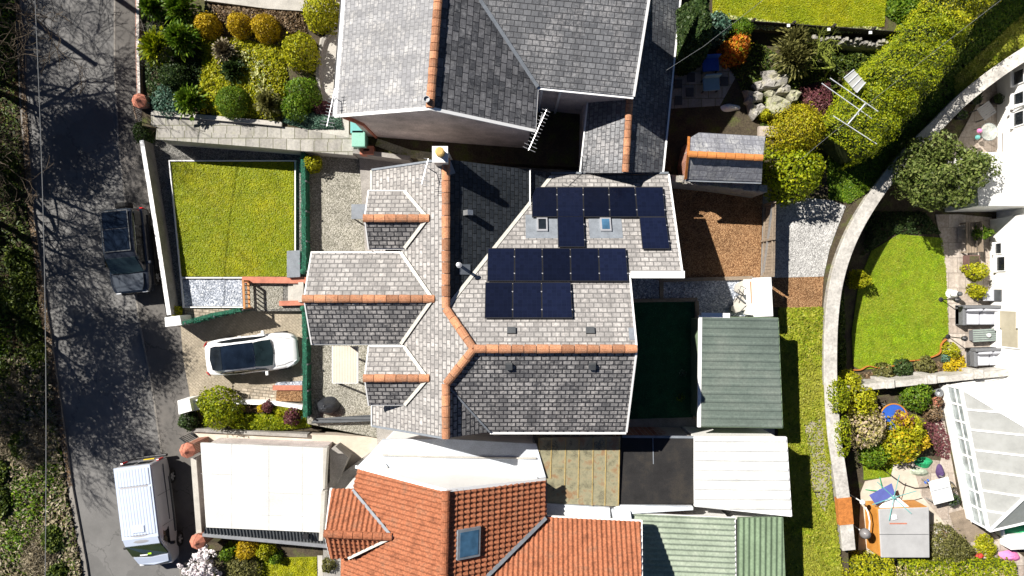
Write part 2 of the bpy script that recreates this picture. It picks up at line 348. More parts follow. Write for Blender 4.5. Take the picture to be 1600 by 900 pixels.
M_WEED=M('bank_soil',(.055,.042,.026),.5,.6,.95,9,1.0,c2=(.085,.07,.035))
M_BED=M('planting_soil',(.07,.055,.035),.4,1.6,.95,14,1.0,c2=(.08,.1,.02))
M_TIMB=M('timber_weathered',(.25,.2,.15),.3,3,.85,30,.5,stretch=(1,1,6))
M_TIMBN=M('timber_orange',(.45,.22,.09),.25,3,.8,30,.4)
M_STONE=M('grey_stone',(.31,.295,.27),.4,2.6,.9,14,.9,c2=(.38,.36,.22))
M_STONEY=M('mossy_stone',(.34,.33,.24),.4,3.0,.9,14,.9,c2=(.22,.26,.05))
M_COPE=M('wall_coping',(.45,.43,.395),.28,1.1,.9,8,.7,c2=(.55,.53,.49))
M_GSHED=M('green_sheet_metal',(.115,.145,.125),.2,.7,.5,12,.1,c2=(.16,.185,.16))
M_GCORR=M('green_corrugated',(.27,.32,.245),.22,.8,.6,10,.1,c2=(.37,.41,.33))
M_GCORR2=M('green_corrugated_deep',(.155,.215,.135),.2,.8,.55,10,.1)
M_WCORR=M('white_sheet',(.66,.66,.63),.2,1.0,.5,10,.1,stretch=(1,5,1))
M_WFELT=M('white_felt',(.55,.59,.64),.2,.8,.7,20,.2,c2=(.79,.80,.8))
M_WFLAT=M('pale_flat_roof',(.56,.56,.535),.13,.7,.7,18,.2,c2=(.8,.8,.79))
M_BFELT=M('black_felt',(.020,.019,.019),.5,.9,.75,30,.5,c2=(.045,.038,.030))
M_BLACK=M('black_plastic',(.02,.02,.022),.2,3,.45,40,.2)
M_DGREY=M('dark_grey',(.07,.075,.08),.2,3,.6,40,.2)
M_PANEL=None
M_GREENF=M('green_screening',(.012,.085,.05),.4,6,.8,40,.8,c2=(.03,.15,.085))
M_METAL=M('galvanised',(.45,.46,.47),.15,4,.4,40,.1,metal=.7)
M_ALU=M('aluminium',(.6,.6,.61),.1,4,.35,40,.05,metal=.6)
M_TYRE=M('rubber',(.018,.018,.018),.2,5,.8,60,.3)
M_CARW=M('car_white',(.82,.82,.82),.02,1,.25,80,0,coat=.8)
M_CARB=M('car_black',(.022,.026,.036),.1,1,.25,80,0,coat=.8,spec=.5)
M_CARH=M('car_bonnet',(.05,.06,.075),.1,1,.3,80,0,coat=.8,spec=.6)  # black paint lightened: the bonnet's reflection put into its base colour
M_VAN=M('van_silver',(.48,.54,.66),.05,1,.35,80,.03,coat=.5)
M_VANS=M('van_side',(.40,.40,.42),.05,1,.35,80,.03,metal=.15,coat=.5)
M_GL=Glass('dark_glass',(.012,.015,.018)); M_GLB=Glass('blue_roof_glass',(.006,.010,.018),.05); M_GLT=Glass('teal_glass',(.013,.023,.026),.05); M_GLP=Glass('pale_window',(.3,.34,.34),.05)
M_SKYL=Glass('skylight_glass',(.05,.12,.2),.04)
M_RED=M('red_lens',(.5,.02,.02),.1,3,.2,40,0); M_LENS=M('clear_lens',(.6,.62,.65),.1,3,.15,40,0); M_YEL=M('yellow_plate',(.7,.5,.03),.1,3,.5,40,0)
M_ORANGE=M('orange_paint',(.50,.21,.04),.2,1.5,.5,30,.05,c2=(.56,.29,.08))
M_GREYT=M('grey_canvas',(.36,.36,.36),.12,1.2,.8,40,.3)
M_RATTAN=M('grey_rattan',(.15,.155,.165),.3,30,.7,70,.8,stretch=(1,4,1))
M_CUSH=M('grey_cushion',(.42,.43,.47),.08,3,.9,50,.3); M_BLUE=M('blue_fabric',(.10,.12,.36),.12,3,.8,50,.2)
M_RUST=M('rust_edging',(.42,.15,.035),.3,5,.8,40,.3)
M_PINK=M('pink_cloth',(.75,.22,.45),.2,5,.85,40,.4); M_GREENP=M('green_plastic',(.02,.3,.12),.2,3,.5,40,.1); M_TEAL=M('teal_plastic',(.12,.36,.34),.1,3,.5,40,.1)
M_BIN=M('bin_bag',(.03,.032,.037),.2,5,.35,30,.6); M_BLUEP=M('blue_plastic',(.03,.1,.42),.15,3,.5,40,.1)
M_BARKT=M('tree_bark',(.11,.085,.06),.3,6,.95,25,.9); M_TWIG=M('pale_twig',(.32,.29,.25),.3,8,.9,30,.3); M_MOSSB=M('mossy_branch',(.22,.26,.04),.4,5,.95,25,.8)
M_CABLE=M('cable',(.16,.165,.17),.1,3,.6,40,0)
M_FLOWW=M('white_petal',(.8,.72,.74),.08,4,.7,30,0); M_FLOWY=M('yellow_petal',(.75,.5,.01),.1,4,.7,30,0)
# solar cells: half-cut cell grid
def _solar():
    m,nt,bs=_mat('solar_cells'); uv=nt.nodes.new('ShaderNodeTexCoord').outputs['UV']
    br=nt.nodes.new('ShaderNodeTexBrick'); br.offset=0; nt.links.new(uv,br.inputs['Vector'])
    for k,v in (('Color1',(.005,.007,.018,1)),('Color2',(.007,.010,.026,1)),('Mortar',(.0075,.011,.025,1)),('Scale',1),('Mortar Size',.045),('Brick Width',1.0),('Row Height',1.0)): br.inputs[k].default_value=v
    oi=nt.nodes.new('ShaderNodeObjectInfo'); r=_ramp(nt,[(0,(.45,.45,.5)),(1,(1.15,1.15,1.25))]); nt.links.new(oi.outputs['Random'],r.inputs[0])
    nt.links.new(_mix(nt,1.0,br.outputs['Color'],r.outputs[0],'MULTIPLY'),bs.inputs['Base Color']); bs.inputs['Roughness'].default_value=.22; bs.inputs['Specular IOR Level'].default_value=.45; return m
M_PANEL=_solar()
def _poly(name,c,alpha,rough=.4):
    m,nt,bs=_mat(name); g=nt.nodes.new('ShaderNodeNewGeometry').outputs['Position']; n=_noise(nt,1.5,7,.7,g)
    k=.4 if alpha<.6 else .06; r=_ramp(nt,[(.32,sc3(c,1-k)),(.45,c),(.53,sc3(c,1+k*.6)),(.6,(c[0]*1.05,c[1]*(.72 if alpha<.6 else 1.05),c[2]*(.6 if alpha<.6 else 1.06)))]); nt.links.new(n.outputs[0],r.inputs[0]); nt.links.new(r.outputs[0],bs.inputs['Base Color'])
    r2=_ramp(nt,[(.35,(alpha,)*3),(.7,(min(1,alpha+.3),)*3)]); nt.links.new(n.outputs[0],r2.inputs[0]); nt.links.new(r2.outputs[0],bs.inputs['Alpha']); bs.inputs['Roughness'].default_value=rough; return m
M_POLY=_poly('dirty_polycarbonate',(.29,.27,.175),.5); M_POLYW=_poly('clear_polycarbonate',(.33,.335,.32),.86,.2)
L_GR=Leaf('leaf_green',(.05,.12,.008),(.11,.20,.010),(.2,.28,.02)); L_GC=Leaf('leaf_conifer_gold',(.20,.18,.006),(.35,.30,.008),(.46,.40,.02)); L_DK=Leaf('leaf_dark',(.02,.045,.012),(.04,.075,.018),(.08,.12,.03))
L_YG=Leaf('leaf_lime',(.2,.24,.006),(.36,.36,.010),(.48,.45,.02)); L_OR=Leaf('leaf_gold',(.34,.22,.008),(.5,.34,.010),(.56,.43,.02))
L_HE=Leaf('leaf_hedge',(.11,.17,.005),(.25,.305,.007),(.43,.445,.012),tr=.35); L_OL=Leaf('leaf_olive',(.08,.085,.025),(.16,.155,.045),(.26,.25,.08))
L_BR=Leaf('leaf_brown',(.10,.06,.03),(.17,.11,.06),(.27,.2,.12),tr=.1); L_RED=Leaf('leaf_orange',(.45,.09,.01),(.6,.2,.02),(.6,.36,.04))
L_PU=Leaf('leaf_purple',(.09,.03,.04),(.16,.05,.06),(.22,.1,.09)); L_BG=Leaf('leaf_bluegreen',(.05,.12,.08),(.1,.2,.14),(.2,.3,.22))
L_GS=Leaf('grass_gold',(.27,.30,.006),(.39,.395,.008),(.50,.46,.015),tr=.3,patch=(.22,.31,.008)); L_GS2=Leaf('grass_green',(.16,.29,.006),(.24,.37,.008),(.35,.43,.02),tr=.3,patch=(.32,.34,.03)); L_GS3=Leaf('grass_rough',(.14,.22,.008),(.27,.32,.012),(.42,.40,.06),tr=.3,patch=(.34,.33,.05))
L_YEL=Leaf('bloom_yellow',(.5,.36,.01),(.6,.42,.01),(.45,.4,.03)); L_WH=Leaf('bloom_white',(.7,.6,.63),(.8,.75,.76),(.82,.8,.8),tr=.15); L_CR=Leaf('bloom_cream',(.5,.5,.2),(.6,.6,.3),(.2,.3,.05)); L_PK=Leaf('leaf_variegated',(.5,.42,.25),(.36,.33,.06),(.6,.45,.4))
L_IV=Leaf('leaf_bank',(.03,.055,.012),(.07,.11,.015),(.17,.21,.03)); L_STR=Leaf('dry_stalks',(.10,.08,.05),(.2,.165,.1),(.36,.31,.21),tr=.05)
# ---------------------------------------------------------------- foliage: every leaf is a small folded face
def nrm(a): return a/np.maximum(1e-9,np.linalg.norm(a,axis=1,keepdims=True))
def leafmesh(name,p,n,size,mat,parent,asp=.55,jit=.7,loc=None,along=None):
    """p centres, n outward normals, size per leaf (half length). along: direction blades point (else random)"""
    N=len(p); n=nrm(n+rng.normal(0,jit,(N,3))); t=along if along is not None else rng.normal(0,1,(N,3)); t=nrm(t-(t*n).sum(1)[:,None]*n*(0 if along is not None else 1)); b=nrm(np.cross(n,t)+1e-6)
    s=(size*rng.uniform(.65,1.35,N))[:,None] if np.isscalar(size) else size[:,None]
    v=np.empty((N,4,3)); v[:,0]=p-t*s; v[:,1]=p+b*s*asp+n*s*.12; v[:,2]=p+t*s; v[:,3]=p-b*s*asp+n*s*.12
    off=np.array(loc if loc is not None else (0,0,0)); v=(v-off).reshape(-1,3)
    me=bpy.data.meshes.new(name); me.vertices.add(4*N); me.vertices.foreach_set('co',v.ravel()); me.loops.add(4*N); me.loops.foreach_set('vertex_index',np.arange(4*N,dtype=np.int32)); me.polygons.add(N); me.polygons.foreach_set('loop_start',np.arange(0,4*N,4,dtype=np.int32)); me.polygons.foreach_set('loop_total',np.full(N,4,dtype=np.int32))
    me.update(calc_edges=True); me.materials.append(mat)
    o=bpy.data.objects.new(name,me); C.objects.link(o); o.parent=parent; return o
def blobpts(N,rad,lump=.25,K=14,low=-.15,shell=.45):
    """points through the volume of an uneven dome; returns points and normals in local coords"""
    u=nrm(rng.normal(0,1,(N*2,3))); u=u[u[:,2]>low][:N]; k=nrm(rng.normal(0,1,(K,3))+np.array((0,0,.4))); d=(u@k.T).max(1)
    f=1-lump+lump*1.6*np.clip((d-.55)/.45,0,1); q=np.where(rng.random(len(u))<.72,rng.uniform(.88,1.03,len(u)),rng.uniform(min(shell,.89),.9,len(u)))
    q=np.where(rng.random(len(u))<.08,q*rng.uniform(1.0,1.2,len(u)),q)
    return u*(f*q)[:,None]*np.array(rad), nrm(u/np.array(rad))
def stems(o,rad,n,mat,name='stem',r0=.03,seed=0):
    b=MB(); rd=random.Random(seed+int(abs(o.location.x)*97+abs(o.location.y)*31))
    for i in range(n):
        a=rd.uniform(0,6.28); e=Vector((math.cos(a)*rad[0]*rd.uniform(.3,.8),math.sin(a)*rad[1]*rd.uniform(.3,.8),rad[2]*rd.uniform(.55,.9)))
        b.tube([(0,0,-.05),e*.45+Vector((rd.uniform(-.05,.05),0,e.z*.12)),e],[r0,r0*.6,r0*.2],5)
    return b.build(name,mat,o,local=True)
def shrub(px,py,r,h,label,L,z=0,n=None,leaf=.055,lump=.34,cat='shrub',name='shrub',group=None,ry=None,asp=.55,jit=.7,K=14,low=-.15,extra=None,topz=None):
    """px,py: where its middle shows; r in photo pixels; h height in metres"""
    zc=z+h*.55; c=P(px,py,zc); s=(H-zc)/F; rx=r*s; ry=(ry if ry else r)*s
    o=T(name,label,cat,(c.x,c.y,z),group); rad=(rx,ry,h/1.1)
    A=2*math.pi*((rx*ry)**.8+2*(rx*h/1.1)**.8)/3; N=n or int(min(9000,max(150,A/(leaf*leaf*asp*1.1))))
    p,q=blobpts(N,rad,lump,K,low); p[:,2]=np.maximum(p[:,2]+h*.12,.02); leafmesh('foliage',p,q,leaf,L,o,asp,jit)
    stems(o,(rx*1.15,ry*1.15,h*1.08),9,M_BARKT,r0=.022)
    if extra:
        for L2,n2,sz,nm in extra:
            p,q=blobpts(n2,tuple(k*1.03 for k in rad),lump,K,.1,.95); p[:,2]=np.maximum(p[:,2]+h*.12,.02); leafmesh(nm,p,q,sz,L2,o,.8,.5)
    return o
def spiky(px,py,r,h,label,L,z=0,n=260,cat='plant',name='spiky_plant',group=None,wd=.06,heads=1,droop=.5):
    """strap-leaved plant: arching blades from one or more crowns"""
    c=P(px,py,z+h*.5); s=(H-z-h*.5)/F; o=T(name,label,cat,(c.x,c.y,z),group); rr=r*s; ps=[];ns=[];al=[];sz=[]
    for hd in range(heads):
        hx,hy=(0,0) if heads==1 else (rng.uniform(-.5,.5)*rr,rng.uniform(-.5,.5)*rr)
        for i in range(n//heads):
            a=rng.uniform(0,6.283); e=rng.uniform(.25,1.0); L_=rr*rng.uniform(.75,1.1)*(1 if heads==1 else .7); q0=np.array((hx,hy,h*.35)); K=4
            for k in range(K):
                t0=k/K;t1=(k+1)/K
                f=lambda t:q0+np.array((math.cos(a)*L_*e*t,math.sin(a)*L_*e*t,h*.75*(t*(1.5-e*.5)-droop*e*1.6*t*t)))
                A=f(t0);B=f(t1); ps.append((A+B)/2); d=B-A; al.append(d); ns.append(np.cross(np.cross(d,(0,0,1)),d)+1e-4); sz.append(np.linalg.norm(d)*.56)
    p=np.array(ps); p[:,2]=np.maximum(p[:,2],.02); sz=np.array(sz); leafmesh('blades',p,np.array(ns),sz,L,o,min(1,wd/max(.05,float(sz.mean()))),.12,along=nrm(np.array(al)))
    b=MB(); b.lathe((0,0,0),[(rr*.10,0),(rr*.14,h*.2),(rr*.08,h*.38)],8); b.build('crown',M_BED,o,local=True); return o
def scatter_poly(poly,N):
    """N random xy points inside a polygon (world xy)"""
    q=np.array([(p[0],p[1]) for p in poly]); lo=q.min(0);hi=q.max(0); out=[]
    while sum(len(a) for a in out)<N:
        c=rng.uniform(lo,hi,(N*2,2)); ins=np.zeros(len(c),bool); j=len(q)-1
        for i in range(len(q)):
            xi,yi=q[i];xj,yj=q[j]; k=((yi>c[:,1])!=(yj>c[:,1]))&(c[:,0]<(xj-xi)*(c[:,1]-yi)/(yj-yi+1e-12)+xi); ins^=k; j=i
        out.append(c[ins])
    return np.concatenate(out)[:N]
def grass(px,z,N,L,label,hgt=.05,name='grass',cat='grass',zf=None,size=.035,wob=.35):
    poly=[P(x,y,z) for x,y in px]; xy=scatter_poly(poly,N); c=np.array(poly).mean(0); c[2]=z
    zz=np.full(N,z) if zf is None else zf(xy); p=np.column_stack([xy,zz+rng.uniform(.1,1,N)*hgt*.8]); n=np.tile((0,0,1.),(N,1))
    o=leafmesh(name,p,n,size,L,None,.40,.3,loc=c); o.location=c; return tag(o,label,cat,kind='stuff')
def bushmass(px,z,hgt,N,L,name,label,cat,leaf=.06,parent=None,lump=.5,sc=.9,kind='stuff',edge=.6):
    """dense cover over a traced patch: leaves at uneven height, lower towards the rim"""
    poly=[P(x,y,z+hgt*.6) for x,y in px]; xy=scatter_poly(poly,N); q=np.array([(p.x,p.y) for p in poly]); c=np.array((*q.mean(0),z)); d=np.full(N,1e9)
    for i in range(len(q)):
        a=q[i];b=q[(i+1)%len(q)]; ab=b-a; t=np.clip(((xy-a)@ab)/max(1e-9,ab@ab),0,1); d=np.minimum(d,np.linalg.norm(xy-(a+t[:,None]*ab),axis=1))
    K=rng.uniform(q.min(0),q.max(0),(max(6,int(N/160)),2)); dd=np.full(N,1e9)
    for k in K: dd=np.minimum(dd,np.linalg.norm(xy-k,axis=1))
    hh=np.clip(d/edge,0,1)**.5*hgt*(1-lump*np.clip(dd/sc,0,1)**2); u=np.where(rng.random(N)<.7,rng.uniform(.9,1.02,N),rng.uniform(.15,.95,N))
    p=np.column_stack([xy,z+np.maximum(.02,hh*u)]); n=np.column_stack([rng.normal(0,.3,(N,2)),np.ones(N)]); loc=c if parent is None else np.array(parent.location)
    o=leafmesh(name,p,n,leaf,L,parent,.55,.75,loc=loc)
    if parent is None: o.location=c; tag(o,label,cat,kind=kind)
    return o
def branchy(mb,p,d,L,r,lev,rd,spread=.55,up=.15,kids=(2,3),seg=3,tips=None,rmin=.0):
    pts=[p];rr=[r]; q=p.copy(); dd=d.copy()
    for i in range(seg):
        dd=(dd+Vector((rd.gauss(0,.16),rd.gauss(0,.16),rd.gauss(0,.12)+up*.2))).normalized(); q=q+dd*(L/seg); pts.append(q.copy()); rr.append(max(rmin,r*(1-.42*(i+1)/seg)))
    mb.tube(pts,rr,6 if r>.06 else (4 if r>.015 else 3),cap=False)
    if lev==0:
        if tips is not None: tips.append(q)
        return
    for k in range(rd.randint(*kids)+1):
        i=rd.randint(1,seg) if k else seg; s=pts[i]; a=Vector((rd.gauss(0,1),rd.gauss(0,1),rd.gauss(0,.6)+up)).normalized()
        branchy(mb,s,(dd*(1-spread)+a*spread).normalized(),L*rd.uniform(.6,.82),rr[i]*rd.uniform(.55,.75),lev-1,rd,spread,up,kids,seg,tips,rmin)
# ================================================================ THE SETTING
def flat(name,px,z,mat,z0=None): return struct(name,MB().slab(px,z,z-.5 if z0 is None else z0),mat)
g=MB(); g.prism([(-600,-600),(600,-600),(600,600),(-600,600)],-2.6,-2.5); struct('ground',g,M_ROUGH)
flat('ground_west',[(-400,-200),(520,-200),(480,1100),(-400,1100)],-1.1,M_EARTH,-2.55)
flat('road',[(26,-60),(28,40),(33,160),(47,330),(68,480),(85,600),(108,760),(130,880),(142,960),(292,960),(264,780),(251,700),(238,610),(217,500),(194,300),(185,220),(179,110),(179,-60)],-1.0,M_ASPH,-1.15)
flat('pavement',[(180,-60),(180,110),(186,220),(195,300),(218,500),(239,610),(252,700),(265,780),(293,960),(340,960),(320,850),(312,700),(300,640),(284,512),(262,505),(238,370),(226,218),(226,-60)],-.93,M_ASPH2,-1.15)
k=MB(); wp(k,[(179,-60),(179,110),(185,220),(194,300),(217,500),(238,610),(251,700),(264,780),(292,960)],.085,-1.15,-.92); struct('kerb',k,M_KERB)
k=MB(); wp(k,[(27,-60),(29,40),(34,160),(48,330),(69,480),(86,600),(109,760),(131,880),(143,960)],.22,-1.15,-.9); struct('kerb',k,M_KERB)
# wooded bank rising away from the road
b=MB(); xs=[26,28,33,47,68,85,108,130,144]; ys=[-80,40,160,330,480,600,760,880,1000]; vs=[];fs=[]
for x,y in zip(xs,ys):
    e=P(x-3,y,-.93)
    for j in range(12): vs.append((e.x-j*1.6,e.y,-.95+(.9*(j/11)**.8 if j else 0)+(rng.uniform(-.12,.12) if j else 0)))
for i in range(len(xs)-1):
    for j in range(11): fs.append((12*i+j,12*i+j+1,12*i+12+j+1,12*i+12+j)[::-1])
b.mesh(vs,fs); struct('terrain_bank',b,M_WEED,smooth=True)
# front plots
flat('terrain_north_plot',[(222,-80),(222,196),(250,201),(560,238),(600,245),(1062,270),(1075,-80)],.78,M_BED,-1.2)
flat('path',[(236,176),(300,184),(400,195),(440,198),(530,205),(560,215),(575,238),(250,200),(236,196)],.80,M_FLAG,.7)
flat('path',[(500,60),(520,50),(545,40),(545,215),(490,205),(498,150),(493,110)],.81,M_CONC,.7)
flat('terrain_front_garden',[(226,218),(255,214),(478,232),(478,486),(385,486),(284,506),(268,504)],-.62,M_GRAVG,-1.3)
flat('lawn',[(266,252),(459,252),(459,432),(284,432)],-.55,M_LAWN,-.7)
flat('gravel_bed',[(285,437),(378,437),(379,478),(287,478)],-.57,M_GRAVB,-.7)
flat('path',[(288,481),(380,481),(386,487),(290,502)],-.585,M_BLOCK2,-.7)
flat('path',[(389,439),(442,439),(442,482),(389,486)],-.6,M_GRAV,-1.2)
flat('driveway',[(282,506),(386,480),(476,470),(476,632),(430,628),(368,628),(300,636),(286,560)],-.9,M_BLOCK,-1.2)
flat('path',[(300,618),(330,614),(425,602),(429,606),(429,628),(368,629),(305,634)],-.895,M_BLOCK2,-1.2)
flat('terrain_front_bed',[(290,634),(480,634),(484,668),(500,674),(300,672)],-.75,M_BED,-1.2)
flat('path',[(300,672),(470,678),(600,683),(610,700),(560,760),(505,765),(505,690),(318,690)],-.55,M_PAVOLD,-1.2)
flat('terrain_terrace',[(477,232),(600,238),(620,690),(480,662)],-.3,M_GRAV,-1.2)
flat('terrain_yard',[(560,226),(1062,262),(1215,285),(1215,960),(505,960),(505,760),(590,700)],-.02,M_CONCD,-1.2)
flat('terrain_south_plot',[(318,848),(540,845),(540,960),(330,960)],-.4,M_BED,-1.2)
flat('lawn',[(400,872),(495,870),(497,960),(405,960)],-.36,M_LAWN,-.5)
flat('path',[(496,868),(504,868),(506,960),(497,960)],-.37,M_CONC,-.5)
# back gardens
flat('terrain_back_lane',[(1060,-80),(1700,-80),(1700,40),(1560,112),(1465,195),(1375,292),(1318,395),(1299,500),(1297,560),(1306,680),(1322,800),(1330,960),(1214,960),(1206,285),(1062,262)],.0,M_BED,-2.4)
flat('lawn',[(1500,110),(1600,30),(1660,-40),(1690,-20),(1610,75),(1540,125),(1490,165)],.03,M_ROUGH,-.1)
flat('gravel_pad',[(1210,322),(1225,313),(1260,309),(1300,313),(1322,322),(1310,352),(1296,390),(1287,432),(1208,434)],.04,M_GRAVW,-.1)
flat('soil_patch',[(1208,434),(1287,432),(1284,480),(1230,481),(1208,480)],.03,M_BARK,-.1)
flat('lawn',[(1216,481),(1285,480),(1283,600),(1300,760),(1318,920),(1215,920)],.03,M_ROUGH,-.1)
flat('path',[(1254,668),(1262,655),(1275,660),(1286,652),(1291,690),(1297,735),(1295,770),(1288,806),(1281,790),(1272,768),(1266,772),(1259,735),(1263,712)],.05,M_MOSSP,-.1)
flat('bark_bed',[(1050,290),(1192,302),(1188,434),(1036,438)],.02,M_BARK,-.1)
flat('path',[(985,428),(1036,440),(1176,436),(1176,494),(1092,494),(1090,470),(985,470)],.015,M_GRAVB,-.1)
flat('artificial_lawn',[(980,472),(1085,472),(1083,652),(975,655)],.03,M_ASTRO,-.1)
flat('patio',[(1045,95),(1120,85),(1150,120),(1125,165),(1045,170)],.79,M_FLAG,.6)
flat('terrain_rear_north',[(1035,-80),(1300,-80),(1300,215),(1190,292),(1050,275),(1035,200)],.775,M_BED,-.5)
flat('terrain_top_lawn',[(1110,-80),(1420,-80),(1420,20),(1395,50),(1290,48),(1112,36)],1.5,M_BED,.7)
flat('lawn',[(1112,-80),(1388,-80),(1382,42),(1290,42),(1114,28)],1.53,M_LAWN,1.4)
# lower gardens beyond the curved wall
flat('terrain_east',[(1330,960),(1322,800),(1306,680),(1297,560),(1299,500),(1318,395),(1375,292),(1465,195),(1560,112),(1700,40),(2000,40),(2000,960)],-1.9,M_BED,-2.55)
flat('lawn',[(1333,572),(1331,520),(1342,440),(1362,392),(1405,366),(1472,372),(1478,420),(1482,520),(1472,530),(1470,553),(1440,562),(1410,566),(1385,574),(1345,578)],-1.87,M_LAWN2,-2)
flat('patio',[(1462,335),(1500,335),(1550,340),(1550,600),(1475,600),(1482,520),(1478,420)],-1.86,M_FLAGP,-2)
flat('patio',[(1480,250),(1560,100),(1640,60),(1660,260),(1520,260)],-1.86,M_FLAGP,-2)
flat('terrain_south_east',[(1322,606),(1600,580),(1900,560),(1900,1000),(1326,1000)],-1.25,M_BED,-2.5)
flat('patio',[(1440,775),(1430,740),(1395,720),(1420,715),(1470,720),(1475,700),(1455,650),(1470,625),(1500,790),(1600,870),(1600,905),(1540,905),(1470,810)],-1.22,M_FLAGP,-1.4)
flat('lawn',[(1348,690),(1400,690),(1430,715),(1395,722),(1392,745),(1350,750)],-1.22,M_LAWN2,-1.4)
flat('patio',[(1352,752),(1390,745),(1395,722),(1450,745),(1490,800),(1530,868),(1340,880),(1345,770)],-1.225,M_PAVOLD,-1.4)
flat('deck',[(1483,802),(1510,795),(1560,845),(1500,848)],-1.2,M_TIMB,-1.3)

M_KERBL=M('mottled_coping',(.5,.46,.42),.5,5,.9,20,.6)
# ================================================================ boundary walls and fences
def wall(label,px,wd,z0,z1,mat,cat='wall',name='garden_wall',cope=None,cw=.06,ch=.06):
    b=MB(); wp(b,px,wd,z0,z1)
    if not cope: return solo(name,label,cat,b,mat)
    c=P(*px[0],z1); o=T(name,label,cat,(c.x,c.y,z0)); b.build('wall',mat,o); d=MB(); wp(d,px,wd+cw,z1+.001,z1+ch); d.build('coping',cope,o); return o
wall('long white painted wall between the pavement and the front lawn',[(221,219),(232,285),(246,372),(264,492)],.16,-1.1,.28,M_CONCD,cope=M_UPVC,cw=.03,ch=.04)
b=MB(); b.slab([(257,496),(281,493),(284,508),(258,511)],.5,-1.1); solo('gate_pillar','square white pillar at the south end of the long white wall','gate pillar',b,M_WHITE,bevel=.02)
b=MB(); b.slab([(277,626),(296,623),(300,642),(279,648)],.1,-1.1); b.slab([(296,627),(309,624),(312,640),(299,643)],-.2,-1.1); solo('gate_pillar','white pillar with a lower blue-white step beside the round shrub at the drive mouth','gate pillar',b,M_WHITE,bevel=.02)
wall('low white wall along the south edge of the paved drive',[(366,628),(430,630),(472,637)],.2,-1.1,-.5,M_WHITE)
wall('pale block boundary wall between the flagged path and the front lawn',[(244,209),(400,221),(552,234)],.42,-.9,.9,M_CONC,cope=M_FLAG,cw=.08)
wall('grey rendered boundary wall at the top of the buff gravel terrace',[(552,236),(640,247)],.2,-.5,1.1,M_CONCD)
wall('red brick retaining wall with flat top south of the front lawn',[(378,437),(478,438)],.26,-1.1,-.38,M_BRICK,cope=M_TERRA,cw=.04,ch=.05)
wall('short red brick wall at the foot of the front steps',[(436,474),(478,473)],.2,-1.1,-.45,M_BRICK,cope=M_TERRA,cw=.03,ch=.05)
wall('red brick edging wall in front of the slate chip planter',[(426,606),(472,606)],.22,-1.1,-.55,M_BRICK,cope=M_TERRA,cw=.02,ch=.04)
b=MB(); b.slab([(432,598),(472,596),(472,604),(426,606)],-.62,-1); solo('planter','narrow blue slate chip planter beside the white car','planter',b,M_GRAVB)
b=MB(); b.slab([(432,611),(472,611),(472,627),(431,627)],-.6,-1); solo('planter','brown soil planter between the drive and the low white wall','planter',b,M_BARK)
wall('white-topped brick garden wall along the road beside the spiky plants',[(215,-60),(215,75),(217,150)],.2,-1.1,1.0,M_BRICK,cope=M_KERBL,cw=-.08,ch=.03)
wall('low concrete kerb wall edging the shrub garden above the flagged path',[(236,176),(300,181),(400,190),(440,194)],.2,.5,.95,M_CONC)
wall('curved pale concrete edging round the lime shrubs by the north house',[(524,42),(505,62),(497,90),(496,120),(500,148)],.14,.6,1.0,M_CONCD)
wall('pinkish concrete kerb along the top of the shrub garden',[(320,-8),(420,5),(530,12)],.5,.5,.98,M_CONC)
wall('low dark stone wall south of the flower bed',[(300,672),(480,681)],.16,-1.1,-.35,M_CONCD)
# edging boards round the lawn
b=MB(); wp(b,[(463,251),(264,251),(282,434),(286,480),(380,480)],.05,-.8,-.46); solo('lawn_edging','thin white edging board round the front lawn and blue gravel bed','edging',b,M_UPVC)
b=MB(); wp(b,[(283,434),(378,434),(476,434)],.06,-.8,-.455); solo('lawn_edging','white edging strip along the south side of the front lawn','edging',b,M_UPVC)
b=MB(); wp(b,[(461,252),(461,392)],.05,-.8,-.46); solo('lawn_edging','white edging strip along the east side of the front lawn','edging',b,M_UPVC)
# green screened fence along the terrace
def greenfence(label,px,z0,z1,np_,wd=.2):
    a=P(*px[0],z1);c=P(*px[-1],z1); o=T('screen_fence',label,'fence',(a.x,a.y,z0)); b=MB(); pts=[]
    for (p,q) in zip(px[:-1],px[1:]):
        for k in range(14): pts.append((p[0]+(q[0]-p[0])*k/14,p[1]+(q[1]-p[1])*k/14))
    pts.append(px[-1]); wp(b,[(x+rng.uniform(-.5,.5),y) for x,y in pts],wd,z0,z1); b.build('screen',M_GREENF,o)
    p,q=[],[]
    N=int(1400*(c-a).length/4)
    t=rng.random(N); P0=np.array(a);P1=np.array(c); pp=P0+(P1-P0)*t[:,None]; pp[:,2]=rng.uniform(z1-.25,z1+.04,N); pp[:,:2]+=rng.normal(0,wd*.36,(N,2)); leafmesh('bristles',pp,np.tile((0,0,1.),(N,1)),.03,LF,o,.4,.8,loc=a*1-Vector((0,0,a.z-z0)))
    for k in range(np_):
        f=k/(np_-1); m=a.lerp(c,f); MB().box((m.x+.13,m.y,(z0+z1)/2),.07,.07,z1-z0+.06).build('post',M_DGREY,o)
    return o
LF=Leaf('screen_bristle',(.01,.10,.06),(.02,.19,.11),(.05,.3,.18),tr=.1)
greenfence('long green screened fence between the front lawn and the gravel terrace',[(473,236),(474,330),(475,424)],-.7,.38,5)
greenfence('green screened fence between the white car and the gravel terrace',[(475,487),(476,560),(477,652)],-1.0,.38,5)
greenfence('short green screened fence slanting above the paved drive',[(285,505),(330,492),(375,484)],-.95,.55,3,.16)
for y,lab in ((424,'round topped green post at the lawn end of the fence gap'),(482,'round topped green post at the drive end of the fence gap')):
    c=P(474,y,.3); b=MB(); b.lathe((c.x,c.y,-.7),[(.1,0),(.1,1.0),(.15,1.02),(.13,1.12),(.04,1.17)],12); solo('fence_post',lab,'post',b,M_GREENF)
